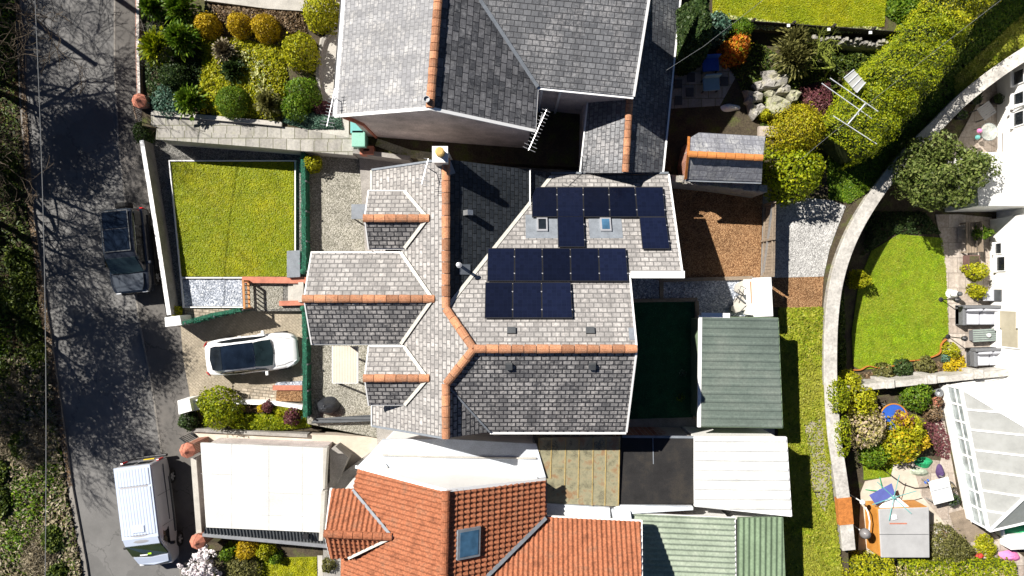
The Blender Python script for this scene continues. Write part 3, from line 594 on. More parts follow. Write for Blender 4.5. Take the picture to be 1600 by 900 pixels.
# timber railing that throws a ladder shadow
a=P(380,439,.25);c=P(382,482,.25); o=T('timber_railing','brown timber railing beside the blue gravel bed','railing',(a.x,a.y,-.6))
for q in (a,c): MB().box((q.x,q.y,-.15),.09,.09,.9).build('post',M_TIMBN,o)
for zz in (.25,-.35): MB().bar((a.x,a.y,zz),(c.x,c.y,zz),.1,.05).build('rail',M_TIMBN,o)
for k in range(1,6):
    m=a.lerp(c,k/6); MB().box((m.x,m.y,-.05),.035,.05,.6).build('baluster',M_TIMBN,o)
b=MB()
for i in range(4): b.slab([(442+i*8,441),(474,441),(474,472),(442+i*8,472)],-.82+.13*(i+1),-1.1 if i==0 else -.82+.13*i-.004)
solo('garden_steps','pale concrete steps rising to the gravel terrace','steps',b,M_CONC)
b=MB(); b.slab([(449,393),(468,392),(468,432),(449,433)],-.2,-.6); o=T('storage_box','grey lidded storage box at the corner of the front lawn','box',P(458,412,-.6)); b.build('body',M_DGREY,o); b=MB(); b.slab([(448,392),(469,391),(469,433),(448,434)],-.13,-.199); b.build('lid',M_LEAD,o,bevel=.02)
# pillars with terracotta caps
def cappillar(px,py,label,z0,z1,r=.36):
    c=P(px,py,z1); o=T('gate_pier',label,'pier',(c.x,c.y,z0)); MB().box((c.x,c.y,(z0+z1)/2),.5,.5,z1-z0,rz=.1).build('pier',M_BRICK,o)
    b=MB(); b.lathe((c.x,c.y,z1),[(r,0.001),(r,.1),(r*.45,.24),(.04,.36)],8); b.build('cap',M_TERRA,o); return o
cappillar(294,703,'brick pier with a faceted terracotta cap at the north corner of the flat garage',-1.0,1.0)
cappillar(310,845,'brick pier with a faceted terracotta cap beside the white magnolia',-1.0,1.0)
cappillar(219,158,'dark red capped brick pier at the corner of the shrub garden',-1.0,1.15,.34)
wall('narrow grey capped wall between the two terracotta piers',[(302,716),(311,836)],.2,-1.0,.6,M_CONCD,cope=M_CONC,cw=.05)
# small iron gates
def gate(px0,px1,z0,z1,label,mat=M_DGREY,n=8):
    a=P(*px0,z0);c=P(*px1,z0); o=T('garden_gate',label,'gate',(a.x,a.y,z0))
    b=MB(); b.bar((a.x,a.y,z0+.1),(c.x,c.y,z0+.1),.05,.05); b.bar((a.x,a.y,z1),(c.x,c.y,z1),.05,.05); b.build('frame',mat,o)
    for k in range(n+1):
        m=a.lerp(c,k/n); MB().tube([(m.x,m.y,z0),(m.x,m.y,z1+.08)],.014,5).build('bar',mat,o)
    return o
gate((226,172),(233,198),-.9,.15,'small pale barred gate beside the dark red capped pier',M_TIMB)
gate((300,676),(318,690),-.9,.3,'dark iron gate beside the north terracotta pier')
# fences of the rear
def boardfence(label,p0,p1,z0,z1,mat,posts=4,brace=False,boards=True,group=None,hn=0):
    a=P(*p0,z0);c=P(*p1,z0); o=T('board_fence',label,'fence',(a.x,a.y,z0),group); d=(c-a).normalized(); nn=Vector((-d.y,d.x,0)); L=(c-a).length; b=MB(); n=int(L/.15)
    for k in range(n):
        m=a+d*(L*(k+.5)/n); m.z=(z0+z1)/2; b.box(m+nn*rng.uniform(-.004,.004),L/n*.92,.025,z1-z0-rng.uniform(0,.03),rz=math.atan2(d.y,d.x))
    b.build('board_panel',mat,o)
    for k in range(posts):
        m=a.lerp(c,k/(posts-1)); MB().box((m.x+nn.x*.07,m.y+nn.y*.07,(z0+z1)/2+.04),.09,.09,z1-z0+.08,rz=math.atan2(d.y,d.x)).build('post',mat,o)
    b=MB(); 
    for zz in (z0+.25,z1-.2): b.bar(a+nn*.05+Vector((0,0,zz-z0)),c+nn*.05+Vector((0,0,zz-z0)),.05,.08)
    b.build('rail',mat,o)
    if brace: MB().bar(a+nn*.06+Vector((0,0,.2)),c+nn*.06+Vector((0,0,z1-z0-.2)),.05,.09,up=nn).build('brace',M_METAL,o)
    return o
boardfence('weathered timber fence with a diagonal brace east of the bark chip bed',(1191,432),(1193,322),.0,1.5,M_TIMB,3,True)
M_BOARDD=M('timber_black',(.035,.03,.028),.3,3,.8,30,.4)
o=boardfence('low black timber fence along the edge of the top lawn',(1110,36),(1418,58),1.4,1.95,M_BOARDD,6)
for x,y in ((1170,38),(1232,40),(1295,46),(1360,51)):
    c=P(x,y,2.02); MB().box((c.x,c.y,2.02),.12,.12,.05).build('post_cap',M_UPVC,o)
# dry stone face beneath the top lawn
b=MB()
for k in range(46):
    x=1268+k*3.1+rng.uniform(-1,1); c=P(x,60+ (k*3.1)*.10+rng.uniform(-3,4),1.2); q=rng.uniform(.05,.11)
    b.box((c.x,c.y,1.15+rng.uniform(-.2,.2)),q*1.3,q*1.6,.5,rz=rng.uniform(-.4,.4))
o=T('stone_wall','rough pale stone wall under the black fence of the top lawn','wall',P(1268,66,.7)); b.build('coping_stones',M_STONE,o); b=MB(); wp(b,[(1235,60),(1290,63),(1415,76)],.3,.6,1.15); b.build('wall',M_STONEY,o)
# stone boundary wall between the back gardens of the middle and north houses
o=T('stone_wall','low grey stone wall with lumpy copings south of the slate outbuilding','wall',P(1048,282,0)); b=MB(); wp(b,[(1044,278),(1120,285),(1196,296)],.32,-.1,1.75); b.build('wall',M_STONE,o)
b=MB()
for k in range(26):
    f=k/25; x=1046+148*f; y=279+16*f; c=P(x,y,1.8); b.box((c.x,c.y,1.8+rng.uniform(-.03,.08)),.22,rng.uniform(.24,.36),rng.uniform(.1,.2),rz=rng.uniform(-.5,.3))
b.build('coping_stones',M_STONE,o,bevel=.02)
# curved retaining wall
cw=[(1660,42),(1620,72),(1560,112),(1505,155),(1465,195),(1420,240),(1378,292),(1344,345),(1321,395),(1307,445),(1300,500),(1298,560),(1299,610),(1304,680),(1313,740),(1321,800),(1327,860)]
def smooth(px,k=6):
    out=[]
    for i in range(len(px)-1):
        p0=px[max(0,i-1)];p1=px[i];p2=px[i+1];p3=px[min(len(px)-1,i+2)]
        for j in range(k):
            t=j/k; out.append(tuple(.5*(2*p1[a]+(p2[a]-p0[a])*t+(2*p0[a]-5*p1[a]+4*p2[a]-p3[a])*t*t+(3*p1[a]-p0[a]-3*p2[a]+p3[a])*t**3) for a in (0,1)))
    return out+[px[-1]]
o=T('retaining_wall','long curved retaining wall with a broad pale concrete top','wall',P(1300,500,-1.9)); b=MB(); wp(b,smooth(cw),.50,-2.2,.45); b.build('wall',M_STONE,o)
b=MB(); wp(b,smooth(cw),.60,.451,.55); b.build('coping',M_COPE,o,bevel=.015)
b=MB(); wp(b,[(1319,778),(1323,820)],.66,.3,.565); b.build('rusty_cap',M_RUST,o)
# low pale wall with piers between the two lower gardens
o=T('garden_wall','low pale stone wall with square piers north of the conservatory','wall',P(1326,608,-1.9)); b=MB(); wp(b,[(1324,608),(1390,601),(1460,594),(1600,580)],.3,-1.9,-.55); b.build('wall',M_COPE,o)
for x,y in ((1391,600),(1457,593),(1530,585)):
    c=P(x,y,-.4); MB().box((c.x,c.y,-1.1),.42,.42,1.42,rz=.08).build('pier',M_COPE,o,bevel=.02)
# sleepers and timber edging in the back yard
for i,(px,lab) in enumerate((([(1035,438),(1176,434)],'pale timber sleeper edging the bark chip bed'),([(1034,436),(1034,468)],'short timber sleeper beside the blue gravel path'),([(985,470),(1090,468)],'timber sleeper along the north side of the artificial lawn'),([(1089,470),(1090,494),(1086,655)],'timber sleeper down the east side of the artificial lawn'))):
    b=MB(); wp(b,px,.17,-.1,.16); solo('timber_sleeper',lab,'edging',b,M_TIMB)
b=MB(); wp(b,smooth([(1333,578),(1345,578),(1358,572),(1375,575),(1400,571),(1412,565),(1440,562),(1468,553),(1472,538),(1480,530)]),.035,-2,-1.74); solo('lawn_edging','rusty metal edging strip curling along the south of the green lawn','edging',b,M_RUST)
# ================================================================ THE GREY-ROOFED HOUSE IN THE MIDDLE
def eave(o,p,q,mat=None,wd=.11,ht=.1,dz=-.08,name='gutter'):
    b=MB(); b.bar(Vector(p)+Vector((0,0,dz)),Vector(q)+Vector((0,0,dz)),wd,ht); return b.build(name,mat or M_UPVC,o)
def strip(o,p,q,wd=.12,mat=None,name='valley_lining',dz=.03,ht=.05):
    b=MB(); b.bar(Vector(p)+Vector((0,0,dz)),Vector(q)+Vector((0,0,dz)),wd,ht); return b.build(name,mat or M_MORT,o)
h2=T('house','grey slate bungalow with three front gables, orange ridges and solar panels','house',(-1,0,-.3))
rN=P(690,254,5.9); rS=P(693,680,5.9); WX=-2.52
W=Pl(Vector((WX,0,5.9)),Vector((WX,-1,5.9)),Vector((-5.85,0,3.5)))       # front slope
E=Pl(Vector((WX,0,5.9)),Vector((WX,-1,5.9)),Vector((.8,0,3.5)))          # its rear slope
NR=Pl(Vector((0,-2.25,6.7)),Vector((1,-2.25,6.7)),Vector((0,4.85,2.82))) # rear wing, north slope
SR=Pl(Vector((0,-2.25,6.7)),Vector((1,-2.25,6.7)),Vector((0,-5.75,4.72)))# rear wing, south slope
def meet(A,B,x=None,y=None,z=None):
    # point of both planes at given x, y or z
    if z is not None:
        d=A.a*B.b-A.b*B.a; r1=z-A.c; r2=z-B.c; return Vector(((r1*B.b-A.b*r2)/d,(A.a*r2-r1*B.a)/d,z))
    if x is not None: y=(B.c-A.c+(B.a-A.a)*x)/(A.b-B.b)
    else: x=(B.c-A.c+(B.b-A.b)*y)/(A.a-B.a)
    return Vector((x,y,A.z(x,y)))
YN,YS=4.93,-5.75
apex=meet(W,NR,y=-2.25); vN=meet(W,NR,z=5.9); vS=meet(W,SR,z=5.9)
def w(x,y,pl): return Vector((x,y,pl.z(x,y)))
walls=MB(); cen=(-2,-.4)
F_=[w(-5.85,YN,W),w(WX,YN,W),vN,apex,vS,w(WX,YS,W),w(-5.85,YS,W)]
b=MB(); roof_face(b,[F_[0],F_[1],vN,apex,vS,F_[5],F_[6]],W); b.build('front_roof',SL_W,h2); 
for q in ([F_[0],F_[1],w(WX,YS,W),F_[6]],): under(walls,q,W,-.4,cen)
ve=meet(E,NR,y=4.75); vse=meet(E,SR,y=YS)
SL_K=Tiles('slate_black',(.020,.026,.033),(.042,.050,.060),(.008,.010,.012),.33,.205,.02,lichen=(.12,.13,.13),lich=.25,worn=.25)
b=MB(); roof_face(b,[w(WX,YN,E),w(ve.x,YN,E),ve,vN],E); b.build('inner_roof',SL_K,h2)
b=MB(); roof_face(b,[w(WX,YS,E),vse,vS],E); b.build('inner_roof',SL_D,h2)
GX=4.62; ZE=4.75
yA=NR.at(982,388).y; yB=NR.at(1066,427).y
b=MB(); ncorner=w(6.70,4.85,NR); nb=w(6.70,yB,NR); nm=w(GX,yB,NR)
roof_face(b,[vN,ve,w(ve.x+.01,4.85,NR),ncorner,nb,nm,w(GX,-2.25,NR),apex],NR); b.build('rear_roof',SL_W,h2)
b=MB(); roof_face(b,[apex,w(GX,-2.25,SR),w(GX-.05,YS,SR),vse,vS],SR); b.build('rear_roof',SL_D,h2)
under(walls,[vN,ve,w(GX,4.85,NR),w(GX,-2.25,NR),apex],NR,-.4,(1,0)); under(walls,[apex,w(GX,-2.25,SR),w(GX,YS,SR),vse,vS],SR,-.4,(1,-1.5)); under(walls,[w(3.5,4.85,NR),ncorner,nb,w(3.5,yB,NR)],NR,-.4,(4.2,3),.25)
under(walls,[w(WX,YN,E),w(ve.x,YN,E),ve,vN],E,-.4,(-1.5,2))
# front gables
def gable(ry,reav_n,reav_s,xf,rz,ez,base,label):
    """gabled projection onto the front slope: ridge y, eave ys, front x, ridge z, eave z"""
    N=Pl(Vector((0,ry,rz)),Vector((1,ry,rz)),Vector((0,reav_n,ez))); S=Pl(Vector((0,ry,rz)),Vector((1,ry,rz)),Vector((0,reav_s,ez)))
    r=meet(N,W,y=ry); n=meet(N,W,y=reav_n); s=meet(S,W,y=reav_s); f=Vector((xf,ry,rz)); fn=Vector((xf,reav_n,ez)); fs=Vector((xf,reav_s,ez)); up=Vector((0,0,.05))
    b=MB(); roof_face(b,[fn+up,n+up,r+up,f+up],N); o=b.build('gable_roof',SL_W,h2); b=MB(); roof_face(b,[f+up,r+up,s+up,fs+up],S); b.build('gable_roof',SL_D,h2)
    b=MB(); ridge(b,f+Vector((-.05,0,.06)),r+Vector((.1,0,.06)),.165); b.build('ridge_tiles',M_RIDGE,h2)
    strip(h2,n+up*1.5,r+up*1.5,.13); strip(h2,s+up*1.5,r+up*1.5,.13); eave(h2,fn,n); eave(h2,fs,s)
    x2=xf+.25; i=.2; xe=r.x
    walls.mesh([(x2,reav_n-i,base),(x2,reav_s+i,base),(x2,reav_s+i,ez-.1),(x2,ry,rz-.2),(x2,reav_n-i,ez-.1),(xe,reav_n-i,base),(xe,reav_s+i,base),(xe,reav_s+i,ez-.1),(xe,ry,rz-.2),(xe,reav_n-i,ez-.1)],[(0,4,3,2,1),(5,6,7,8,9),(0,1,6,5),(1,2,7,6),(2,3,8,7),(3,4,9,8),(4,0,5,9)])
    for sgn,e in ((1,fn),(-1,fs)):
        b=MB(); b.bar(f+Vector((.0,0,-.06)),e+Vector((.0,0,-.06)),.05,.2); b.build('bargeboard',M_UPVC,h2)
    # window in the gable
    wz=(base+ez)/2+.2 if base<1 else ez-.45; ww=abs(reav_n-reav_s)*.5; hh=1.1 if base<1 else .8
    b=MB(); b.box((x2-.03,ry,wz),.06,ww,hh); fr=b.build('window',M_UPVC,h2); b=MB()
    for k in (-1,1): b.box((x2-.065,ry+k*ww*.24,wz),.02,ww*.42,hh*.84)
    b.build('pane',M_GL,fr)
gable(-.42,1.42,-2.24,-8.07,5.5,4.5,-.4,'centre')
gable(2.72,3.88,1.60,-5.75,5.34,4.62,2.5,'north')
gable(-3.52,-2.36,-4.67,-5.75,5.34,4.62,2.5,'south')
walls.build('wall',M_RENDER,h2)
b=MB(); ridge(b,w(WX,YN+.02,W)+Vector((0,0,.08)),vN+Vector((0,0,.08)),.17); b.build('ridge_tiles',M_RIDGE,h2); b=MB(); ridge(b,vS+Vector((0,0,.08)),w(WX,YS-.02,W)+Vector((0,0,.08)),.17); b.build('ridge_tiles',M_RIDGE,h2)
b=MB(); ridge(b,vN+Vector((0,0,.08)),apex+Vector((0,0,.08)),.17); b.build('hip_tiles',M_RIDGE,h2); b=MB(); ridge(b,apex+Vector((0,0,.08)),vS+Vector((0,0,.08)),.17); b.build('hip_tiles',M_RIDGE,h2)
b=MB(); ridge(b,apex+Vector((0,0,.09)),Vector((GX+.02,-2.25,6.79)),.17); b.build('ridge_tiles',M_RIDGE,h2)
strip(h2,vN,ve,.14); strip(h2,vS,vse,.07,M_LEAD)
eave(h2,w(-5.9,YN,W),w(-5.9,3.9,W),M_MORT,.08); eave(h2,w(GX-.05,YS-.05,SR),w(vse.x,YS-.05,SR)); eave(h2,w(ve.x,4.93,NR),ncorner+Vector((0,.08,0)),M_LEAD,.08)
strip(h2,w(GX,-2.25,SR),w(GX-.05,YS,SR),.07,M_UPVC,'verge'); strip(h2,w(GX,-2.25,NR),nm,.06,M_UPVC,'verge'); strip(h2,nb,ncorner,.06,M_UPVC,'verge')
strip(h2,w(-5.85,YN,W),w(WX,YN,W),.08,M_LEAD,'verge',.02); strip(h2,w(-5.85,YS,W),w(WX,YS,W),.08,M_LEAD,'verge',.02); strip(h2,w(-5.85,YS,W)+Vector((0,0,.03)),w(-5.85,-4.7,W)+Vector((0,0,.03)),.05,M_UPVC,'verge')
b=MB(); b.box(((GX+6.72)/2+.05,yB-.05,nm.z+.01),6.72-GX,.28,.16); b.build('fascia',M_UPVC,h2)
b=MB(); p=E.at(828,270); b.bar(w(p.x,YN,E)+Vector((0,0,.06)),w(p.x,3.3,E)+Vector((0,0,.06)),.05,.05); b.build('drainpipe',M_UPVC,h2)
for y_,z_,wy,hz,nm in ((-.9,1.5,1.5,1.2,'window'),(-3.6,1.05,1.9,2.05,'door')):
    fr=MB().box((4.2,y_,z_),.34,wy,hz).build(nm,M_UPVC,h2)
    for k in (-1,1): MB().box((4.375,y_+k*wy*.235,z_),.02,wy*.41,hz*.86).build('pane',M_GL,fr)
# chimney with a yellow pot
c=P(688,243,6.6); o=MB().box((c.x,c.y+.02,4.5),.5,.52,4.3).build('chimney',M_CREAM,h2); MB().box((c.x,c.y+.02,6.69),.58,.6,.09).build('chimney_cap',M_WHITE,o,local=False); b=MB(); b.lathe((c.x+.02,c.y+.06,6.73),[(.17,0),(.15,.1),(.14,.3),(.17,.33),(.12,.36)],14); b.build('chimney_pot',M('buff_pot',(.55,.36,.12),.2,4),o)
b=MB(); p=E.at(700,252)+Vector((0,0,.0)); b.bar(Vector((c.x+.4,c.y-.3,5.85)),Vector((c.x+.1,c.y-.42,6.05)),.5,.04); b.build('chimney_flashing',M_LEAD,h2)
# roof vents, skylights and flue
def onroof(px,py,pl,sx,sy,sz,mat,name,lift=None):
    p=pl.at(px,py); n,u,v=basis(pl); m=Matrix((u,v,n)).transposed(); b=MB(); b.box(p+n*(sz/2 if lift is None else lift),sx,sy,sz,M=m); return b.build(name,mat,h2)
onroof(728,333,E,.2,.25,.32,M_METAL,'vent')
for x,y in ((799,517),(922,517)): onroof(x,y,NR,.32,.26,.09,M_DGREY,'vent')
for x,y in ((795,571),(925,571)): onroof(x,y,SR,.26,.26,.12,M_DGREY,'vent')
onroof(988,522,NR,.26,.5,.03,M_LEAD,'flashing')
p=E.at(719,415); b=MB(); b.tube([p,p+Vector((0,0,.5))],.06,10); b.lathe(p+Vector((0,0,.5)),[(.07,0),(.11,.03),(.11,.08),(.04,.11)],12); b.build('flue',M_ALU,h2,smooth=False); onroof(726,421,E,.4,.5,.02,M_LEAD,'flashing')
for x,wd,ws in ((847,58,(817,868)),(946,58,(916,976))):
    fl=onroof(x,354,NR,1.35,1.15,.014,M_LEAD,'flashing'); fr=onroof(x,352,NR,.44,.66,.1,M_ALU,'skylight'); p=NR.at(x,352); n,u,v=basis(NR); m=Matrix((u,v,n)).transposed(); b=MB(); b.box(p+n*.095,.31,.5,.03,M=m); b.build('pane',M_SKYL if x>900 else M_GL,fr)
# aerials
def yagi(label,px,py,z0,z1,ang,L,n=11,base=None):
    c=P(px,py,z1); bx=base if base else c; o=T('tv_aerial',label,'aerial',(bx.x,bx.y,z0)); b=MB(); b.tube([(bx.x,bx.y,z0),(bx.x,bx.y,z1-.2),(c.x,c.y,z1)],.02,6); b.build('mast',M_ALU,o)
    d=Vector((math.cos(ang),math.sin(ang),0)); q=Vector((-d.y,d.x,0)); b=MB(); b.tube([c-d*L/2,c+d*L/2],.014,5); b.build('boom',M_ALU,o); b=MB()
    for k in range(n):
        m=c+d*L*(k/(n-1)-.5)*.95; e=.17+(.1 if k in (0,1) else 0); b.tube([m-q*e,m+q*e],.010,4)
    b.build('elements',M_ALU,o); return o
yagi('ladder-like TV aerial hanging over the west corner of the north house',517,168,4.6,5.4,R(78),1.5,12,P(530,158,4.7))
yagi('ladder-like TV aerial at the south corner of the north house roof',840,203,4.2,5.2,R(66),1.75,12,P(846,186,4.3))
yagi('thin TV aerial beside the chimney of the middle house',664,268,5.2,6.3,R(75),1.0,7,W.at(668,262))
# ---- solar panels: five, one, one, five and three
n_,u_,v_=basis(NR)
def panel(q,label):
    pts=[NR.at(x,y,.16) for x,y in q]; c=sum(pts,Vector())/4; o=T('solar_panel',label,'solar panel',c-n_*.05,'solar panels on the slate roof')
    b=MB(); roof_face(b,pts,NR,.045); b.build('frame',M_BLACK,o); ins=[c+(p-c)*.965+n_*.004 for p in pts]; b=MB(); b.face(ins[::-1] if (ins[1]-ins[0]).cross(ins[2]-ins[0]).z<0 else ins,[(0,0),(6,0),(6,10),(0,10)]); b.build('cells',M_PANEL,o)
    for f in (.25,.75): MB().box(pts[1].lerp(pts[2],f)-n_*.05,.05,.05,.13).build('rail_clamp',M_ALU,o)
    return o
def row(xt,xb,yt,yb,labels):
    for k,l in enumerate(labels): panel([(xt[k]+.25,yt),(xt[k+1]-.25,yt),(xb[k+1]-.25,yb),(xb[k]+.25,yb)],l)
O5=['first','second','third','fourth','fifth']
row([831,870,911,951,992,1036],[831,871,912,953,996,1040],292,339,[f'{k} solar panel from the left in the northernmost row' for k in O5])
panel([(871,338),(912,338),(914,386),(872,386)],'lone solar panel between the two skylights'); panel([(999,339),(1040,339),(1047,389),(1004,389)],'lone solar panel at the east edge of the grey roof')
row([762,804,847,891,935,978],[761,804,848,892,937,982],387.5,439.5,[f'{k} solar panel from the left in the middle row of five' for k in O5])
row([758,801,846,892],[757,801,847,895],441,497,['left panel of the southernmost row of three','middle panel of the southernmost row of three','right panel of the southernmost row of three'])
# ---- canopies over the doors
o=T('door_canopy','small grey flat canopy over the north front door','canopy',P(561,331,-.3)); b=MB(); b.slab([(549,319),(572,319),(572,342),(549,342)],1.9,1.8); b.build('roof',M_LEAD,o)
for y in (322,340): MB().bar(P(550,y,1.8),P(550,y,-.3),.06,.06).build('post',M_WHITE,o)
o=T('lean_to','beige ribbed plastic canopy on the gravel terrace','canopy',P(545,570,-.3)); b=MB(); pl=Pl(P(520,541,2.0),P(559,541,2.25),P(520,598,2.0)); sheet(b,[pl.at(*q) for q in ((520,541),(559,541),(559,598),(520,598))],pl,lambda t:.005*math.sin(t*6.283),.13,6,alongv=False); b.build('roof',M('beige_sheet',(.46,.41,.34),.08,1,.6,20,.1),o)
b=MB(); b.bar(pl.at(520,541,-.04),pl.at(520,598,-.04),.06,.07); b.bar(pl.at(559,541,-.04),pl.at(559,598,-.04),.06,.07); b.bar(pl.at(520,598,-.05),pl.at(559,598,-.05),.05,.05); b.build('frame',M_UPVC,o)
for q in ((521,543),(521,596),(558,596)): MB().bar(P(*q,1.95),P(*q,-.3),.07,.07).build('post',M_UPVC,o)
o=T('low_roof','narrow dark corrugated roof beside the black bin bag','shed roof',P(540,655,-.3)); b=MB(); pl=Pl(P(486,654,.0),P(578,648,.1),P(486,662,.0)); sheet(b,[pl.at(*q) for q in ((490,654),(580,648),(580,658),(486,662))],pl,lambda t:.015*math.sin(t*6.283),.16,6); b.build('roof',M_DGREY,o); MB().slab([(490,655),(579,650),(579,657),(488,661)],-.06,-.5).build('wall',M_BRICK,o)

# ================================================================ THE NORTH HOUSE
h1=T('house','large grey slate house with a pebble-dashed gable at the top of the photo','house',P(690,100,.7)); Ex=4.9;RZ=7.0
ra=P(690,-70,RZ); rb=P(672,170,RZ)
W1=Pl(ra,rb,P(526,180,Ex)); E1=Pl(ra,rb,P(836,204,Ex)); S1=Pl(P(840,136,Ex),P(990,151,Ex),E1.at(750,0))
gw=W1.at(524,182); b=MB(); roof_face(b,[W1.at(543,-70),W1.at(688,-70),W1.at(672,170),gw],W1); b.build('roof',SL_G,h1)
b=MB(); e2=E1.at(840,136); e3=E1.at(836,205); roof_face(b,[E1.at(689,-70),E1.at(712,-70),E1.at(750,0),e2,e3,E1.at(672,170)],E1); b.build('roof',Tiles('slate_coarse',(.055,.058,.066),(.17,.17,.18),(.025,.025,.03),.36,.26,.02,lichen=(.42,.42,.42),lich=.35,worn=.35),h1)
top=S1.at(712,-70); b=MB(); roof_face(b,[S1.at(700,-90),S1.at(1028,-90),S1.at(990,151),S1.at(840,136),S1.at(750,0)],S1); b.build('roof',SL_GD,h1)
b=MB(); ridge(b,ra+Vector((0,0,.06)),rb+Vector((0,0,.06)),.17,.3); b.build('ridge_tiles',M_RIDGE,h1)
strip(h1,E1.at(750,0),e2,.14,M_LEAD); strip(h1,S1.at(1028,-90),S1.at(990,151),.09,M_UPVC,'verge'); strip(h1,gw,rb,.12,M_UPVC,'verge',.04,.08); strip(h1,e3,rb,.12,M_UPVC,'verge',.04,.08)
eave(h1,gw,W1.at(543,-70),M_METAL,.2,.05,.0); eave(h1,gw+Vector((-.16,0,-.03)),W1.at(543,-70)+Vector((-.16,0,-.03)),M_BLACK,.05,.06); eave(h1,S1.at(840,137),S1.at(990,152)); eave(h1,e2,e3,M_UPVC,.07)
wl=MB(); c1=(-3.2,12)
def vq(p,dx,dy,pl): return Vector((p.x+dx,p.y+dy,pl.z(p.x+dx,p.y+dy)-.12))
A=vq(gw,.42,.12,W1);B=vq(rb,0,.14,W1);Cc=vq(e3,-.2,.16,E1)
def vwall(mb,a,b_,c_,z0,dep):     # gable wall as a solid slab
    q=[a,b_,c_]; n=Vector((-.09,1,0)).normalized()*dep; f=[Vector((a.x,a.y,z0)),Vector((c_.x,c_.y,z0)),c_,b_,a]; k=[v+n for v in f]; mb.mesh(f+k,[(0,1,2,3,4),(9,8,7,6,5)]+[(i,5+i,5+(i+1)%5,(i+1)%5) for i in range(5)])
vwall(wl,A,B,Cc,-.3,.35); 
t1=W1.at(543,-70)+Vector((.35,0,0)); wallpath(wl,[(A.x,A.y+.36),(t1.x,t1.y)],.25,-.3,Ex-.15)
q1=S1.at(842,136);q2=S1.at(988,150); wallpath(wl,[(Cc.x-.12,Cc.y+.36),(q1.x+.05,q1.y+.3),(q2.x-.25,q2.y+.3),(q2.x+.02,q2.y+9)],.25,-.3,Ex-.2)
wl.build('wall',M_RENDER,h1)
g_=P(915,150,4.0); b=MB(); b.box((q1.x+1.2,q1.y+.16,3.6),.9,.08,1.1,rz=-.08); fr=b.build('window',M_UPVC,h1); MB().box((q1.x+1.2,q1.y+.11,3.6),.7,.04,.9,rz=-.08).build('pane',M_GL,fr)
b=MB(); b.bar(q1+Vector((.15,.1,-.1)),Vector((q1.x+.15,q1.y+.1,0)),.09,.09); b.bar(q1+Vector((.9,.02,-.1)),Vector((q1.x+.9,q1.y+.05,0)),.09,.09); b.build('drainpipe',M_UPVC,h1)
p=P(667,156,RZ+.2); b=MB(); b.lathe((p.x,p.y,RZ-.25),[(.09,0),(.09,.45),(.12,.47),(.12,.58),(.1,.58),(.1,.5)],14); b.build('flue',M_METAL,h1)
b=MB(); b.bar(A+Vector((-.2,-.06,-.2)),A+Vector((.35,-.06,-1.6)),.16,.1); b.bar(A+Vector((.35,-.06,-1.6)),Vector((A.x+.4,A.y-.06,.8)),.1,.1); b.build('drainpipe',M_TERRA,h1)
# annexe with a lower slate roof
an=T('annexe','low dark slate annexe with a short ridge behind the north house','annexe',P(980,220,0)); r0=P(984,150,3.9);r1=P(977,270,3.9)
AE=Pl(r0,r1,P(1036,268,2.7)); AW=Pl(r0,r1,P(907,268,2.7))
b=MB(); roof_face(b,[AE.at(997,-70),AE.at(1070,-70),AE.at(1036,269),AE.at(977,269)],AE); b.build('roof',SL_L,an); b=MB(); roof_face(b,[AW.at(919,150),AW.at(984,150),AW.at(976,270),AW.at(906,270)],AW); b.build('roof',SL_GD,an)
b=MB(); ridge(b,r0+Vector((0,0,.05)),r1+Vector((0,0,.05)),.15,.35); b.build('ridge_tiles',M_RIDGE,an)
strip(an,AE.at(1070,-70),AE.at(1036,269),.07,M_UPVC,'gutter'); strip(an,AW.at(919,150),AW.at(906,270),.06,M_UPVC,'gutter')
b=MB(); b.slab([(912,152),(1052,-70),(1066,-70),(1033,262),(910,262)],2.4,-.2); b.build('wall',M_RENDER,an)
# clutter of the side passage: bin store, steps
def bins(px,py,col,label,z=.8):
    c=P(px,py,z+.9); o=T('wheelie_bin',label,'bin',(c.x,c.y,z)); b=MB(); b.mesh([(-.22,-.25,0),(.22,-.25,0),(.22,.25,0),(-.22,.25,0),(-.28,-.33,.95),(.28,-.33,.95),(.28,.33,.95),(-.28,.33,.95)],[(3,2,1,0),(4,5,6,7),(0,1,5,4),(1,2,6,5),(2,3,7,6),(3,0,4,7)]); b.build('body',col,o,local=True); MB().box((0,.02,1.0),.6,.74,.08).build('lid',col,o,local=True,bevel=.03); MB().tube([(-.25,.4,.93),(.25,.4,.93)],.025,6).build('handle',M_BLACK,o,local=True); return o
bins(559,197,M_TEAL,'blue-green bin beside the corner of the pebble-dashed gable'); bins(561,218,M('pale_green_plastic',(.2,.42,.33),.1,3,.5),'pale green bin below the blue-green one by the gable')
o=T('brick_planter','square orange brick planter with a dark hollow by the boundary wall','planter',P(572,235,.7)); b=MB()
for q in ([(562,228),(583,228),(583,232),(562,232)],[(562,236),(583,236),(583,241),(562,241)],[(562,232.1),(567,232.1),(567,235.9),(562,235.9)],[(577,232.1),(583,232.1),(583,235.9),(577,235.9)]): b.slab(q,1.25,.7)
b.build('wall',M_TERRA,o); MB().slab([(567,232),(577,232),(577,236),(567,236)],.9,.7).build('soil',M_BED,o)
wall('mossy concrete edging wall in the passage by the bins',[(588,222),(640,240),(700,247)],.35,-.2,.85,M_STONEY)

